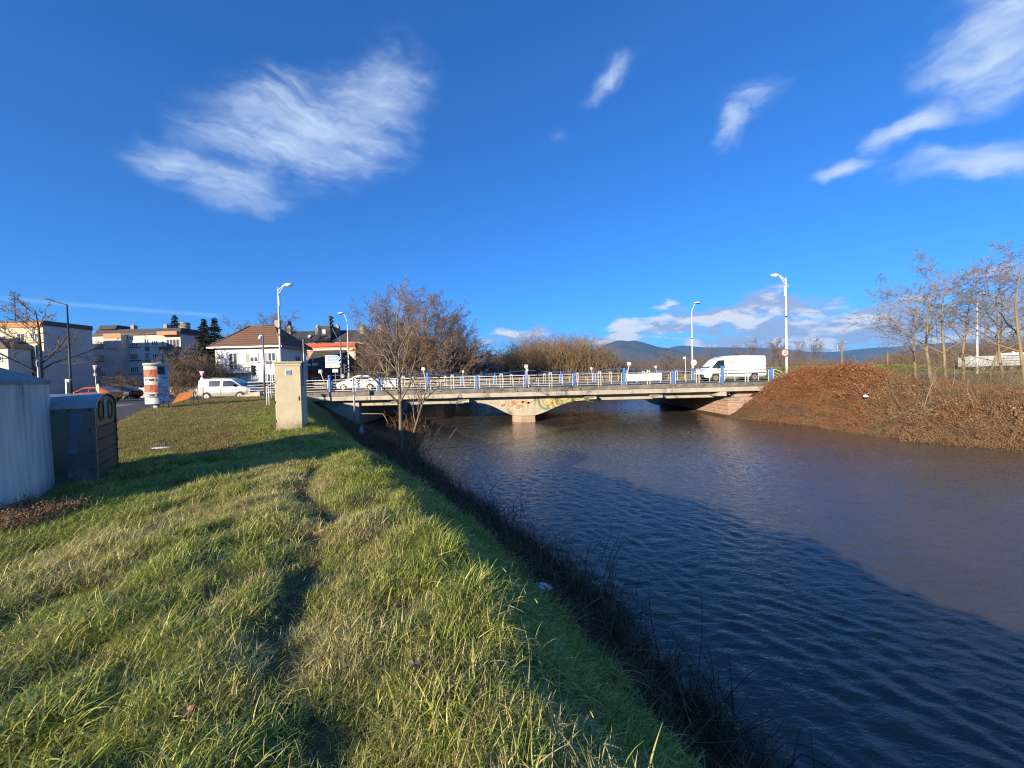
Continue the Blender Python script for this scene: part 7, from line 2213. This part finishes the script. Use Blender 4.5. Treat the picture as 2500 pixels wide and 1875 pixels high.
# single pale stalks
def stalk(pts, r0, mt, label, name='dead_stalk', branches=()):
    t = thing(name, label, 'stalk', pts[0], 0, 'dead stalks on the near bank')
    b0 = Vector(pts[0])
    MB().tube([Vector(p) - b0 for p in pts], [r0 * (1 - 0.6 * i / len(pts)) for i in range(len(pts))], 6).build('stem', mt, t)
    for br_ in branches:
        MB().tube([Vector(p) - b0 for p in br_], r0 * 0.5, 5).build('side_twig', mt, t)
def px(u, v, Y): return at(u, v, Y)
stalk([px(925, 1195, 12.5), px(1000, 1115, 12.6), px(1060, 1020, 12.8)], 0.014, 'reed_dark', 'long dark bent stem rising from the bank towards the water', branches=([px(1000, 1115, 12.6), px(1060, 1095, 12.7), px(1145, 1090, 12.8)],))
stalk([px(1040, 1165, 11.0), px(1085, 1085, 11.1), px(1115, 1045, 11.2)], 0.010, 'reed_straw', 'thin straw coloured stem right of the long dark one')
stalk([px(1195, 1200, 9.6), px(1212, 1180, 9.6), px(1226, 1166, 9.7)], 0.012, 'reed_straw', 'pale forked reed tip at the water edge')
stalk([px(1690, 1790, 3.6), px(1660, 1680, 3.6), px(1640, 1620, 3.65), px(1625, 1595, 3.65)], 0.008, 'reed_straw', 'pale dry stalk with forked tip at the bottom water edge', branches=([px(1660, 1680, 3.6), px(1655, 1640, 3.6), px(1640, 1600, 3.6)], [px(1650, 1650, 3.6), px(1668, 1630, 3.6)]))
stalk([px(1405, 1500, 5.6), px(1440, 1475, 5.7), px(1472, 1455, 5.8)], 0.009, 'reed_straw', 'pale broken stick lying across the dark reeds')
stalk([px(880, 1010, 23), px(935, 1010, 23), px(965, 1060, 23)], 0.03, 'reed_straw', 'pale bent branch standing out of the debris below the bridge')
# ---- right bank: knotweed and brush
def kn_mesh(seed, n, h, m_, leafsize=0.10, spread=0.35):
    r = np.random.default_rng(seed)
    P0 = np.concatenate([r.normal(0, spread, (n, 2)), np.zeros((n, 1))], 1)
    D = r.normal(0, 0.55, (n, 3)); D[:, 2] = 0.9; D /= np.linalg.norm(D, axis=1, keepdims=True)
    P = np.zeros((n, 4, 3)); P[:, 0] = P0; L = h * r.uniform(0.5, 1.1, n)
    for k in range(1, 4):
        D = D + r.normal(0, 0.25, (n, 3)) + np.array([0, 0, -0.18]); D /= np.linalg.norm(D, axis=1, keepdims=True)
        P[:, k] = P[:, k - 1] + D * (L / 3)[:, None]
    tv = tubes_np(P, 0.008 * np.linspace(1.2, 0.5, 4)[None] * np.ones((n, 1)), 3)
    tips = P[:, 1:].reshape(-1, 3)
    lv = leaf_cards(tips, n * 14, leafsize, seed, 0.7)
    V, F = join_np([tv, lv])
    me = mesh_np('knotweed', V, F)
    tint = np.concatenate([np.repeat(r.uniform(0.7, 1, n), 12), np.repeat(r.uniform(0, 1, n * 14), 4)])
    a = me.attributes.new('tint', 'FLOAT', 'POINT'); a.data.foreach_set('value', tint.astype(np.float32))
    me.materials.append(M[m_]); return me
kn = [kn_mesh(400 + i, 20, 1.05, 'knotweed', 0.095) for i in range(4)] + [twigtuft(420 + i, 20, 1.1, 'brush_brown', 0.008, 0.35) for i in range(4)] + [kn_mesh(430 + i, 14, 0.9, 'brush_brown', 0.12) for i in range(3)] + [twigtuft(440 + i, 26, 0.7, 'brush_brown', 0.012, 0.4) for i in range(2)] + [twigtuft(450, 7, 1.9, 'stalk_pale', 0.012, 0.5)]
X, Y = field(15000, 16, 48, 8.5, 31.3, lambda X, Y: ((X - xr(Y)) > -0.75) * ((X - xr(Y)) < np.where(X / Y > 0.93, 7.5, 12)) * (X < 1.5 * Y + 3) * np.where(X - xr(Y) < 7, 0.95, 0.6))
n = len(X); d = X - xr(Y)
uu = 1250 + 942 * X / Y                        # bearing seen from the bank
redness = 1 - 0.85 * ss(X / Y, 0.80, 1.10) + 0.35 * fbm(X, Y, 0.4, 1)
redness = 0.66 * redness * (0.45 + 0.55 * ss(d, 0.3, 2.0))
u = RNG.uniform(0, 1, n)
pick = np.where(u < redness, RNG.integers(0, 4, n), RNG.integers(4, 11, n))
pick = np.where((d < 1.8) & (RNG.uniform(0, 1, n) < 0.45), RNG.integers(11, 13, n), pick)
s = RNG.uniform(0.55, 1.1, n) * (0.55 + 0.45 * ss(d, 0, 3))
s = s * np.where(X / Y < 0.70, 0.85, 1.0) * (1 - 0.42 * ss(X / Y, 0.93, 1.02) * ss(d, 2.5, 4.5))
s = s * (0.85 + 0.5 * np.clip(fbm(X, Y, 0.9, 0), -0.8, 1))
long_ = RNG.uniform(0, 1, n) < 0.02 + 0.06 * ss(X / Y, 0.85, 1.0)
pick = np.where(long_, 13, pick)
scatter('bank_thicket', 'red brown dead knotweed and brush covering the right bank', 'thicket', np.stack([X, Y, zg(X, Y) - 0.03], 1), np.stack([RNG.normal(0, .15, n), RNG.normal(0, .15, n), RNG.uniform(0, 6.28, n)], 1), np.stack([s, s, s], 1), pick, kn)
# field grass on the dike: a low nap that breaks the sheet
X, Y = field(9000, 15, 75, 48.5, 66, lambda X, Y: ((X - xr(Y)) > 3) * 0.8)
n = len(X); s = RNG.uniform(2.2, 3.6, n)
scatter('field_grass', 'green grass on the dike beyond the road at the right', 'grass', np.stack([X, Y, zg(X, Y)], 1), np.stack([RNG.normal(0, .1, n), RNG.normal(0, .1, n), RNG.uniform(0, 6.28, n)], 1), np.stack([s, s, s * 0.6], 1), RNG.integers(0, 5, n), gt)
# litter on the right bank
p = at(2114, 988, 24.5)
crumple('plastic_litter', (p.x, p.y, float(zg(p.x, p.y)) + 0.85), 0.16, 0.1, 0.08, 5, 'litter_white', 'white plastic scrap caught in the red brown thicket', 'litter')
# pile of dry stems by the grey container
X, Y = field(500, -7.2, -5.8, 4.3, 5.6, lambda X, Y: (np.hypot(X + 6.4, (Y - 4.75) * 1.2) < 0.75) * 1.0)
n = len(X)
scatter('dry_stems', 'heap of dry stems at the foot of the grey container', 'stems', np.stack([X, Y, zg(X, Y) - 0.01], 1), np.stack([RNG.normal(0, .3, n), RNG.normal(0, .3, n), RNG.uniform(0, 6.28, n)], 1), np.ones((n, 3)) * RNG.uniform(0.25, 0.5, (n, 1)), RNG.choice([0, 1], n), [twigtuft(460, 16, 0.6, 'brush_brown', 0.006, 0.2), kn_mesh(461, 8, 0.5, 'brush_brown', 0.07, 0.2)])

# ================================================================== air
HZ = 9980.0
hz_me = MB().box(-HZ, HZ, -HZ, HZ, -8.0, 800.0).mesh('haze')
hz = add_obj('haze', hz_me)
hm = bpy.data.materials.new('haze'); hm.use_nodes = True
ht = hm.node_tree; ht.nodes.clear()
pv = N(ht, 'ShaderNodeVolumePrincipled')
pv.inputs['Color'].default_value = (0.24, 0.54, 1.0, 1)
pv.inputs['Density'].default_value = 5.5e-5
pv.inputs['Anisotropy'].default_value = 0.0
ho = N(ht, 'ShaderNodeOutputMaterial'); link(ht, pv.outputs[0], ho.inputs['Volume'])
hz_me.materials.append(hm)
tag(hz, 'thin blue haze in the air over the whole valley', 'haze', None, 'stuff')
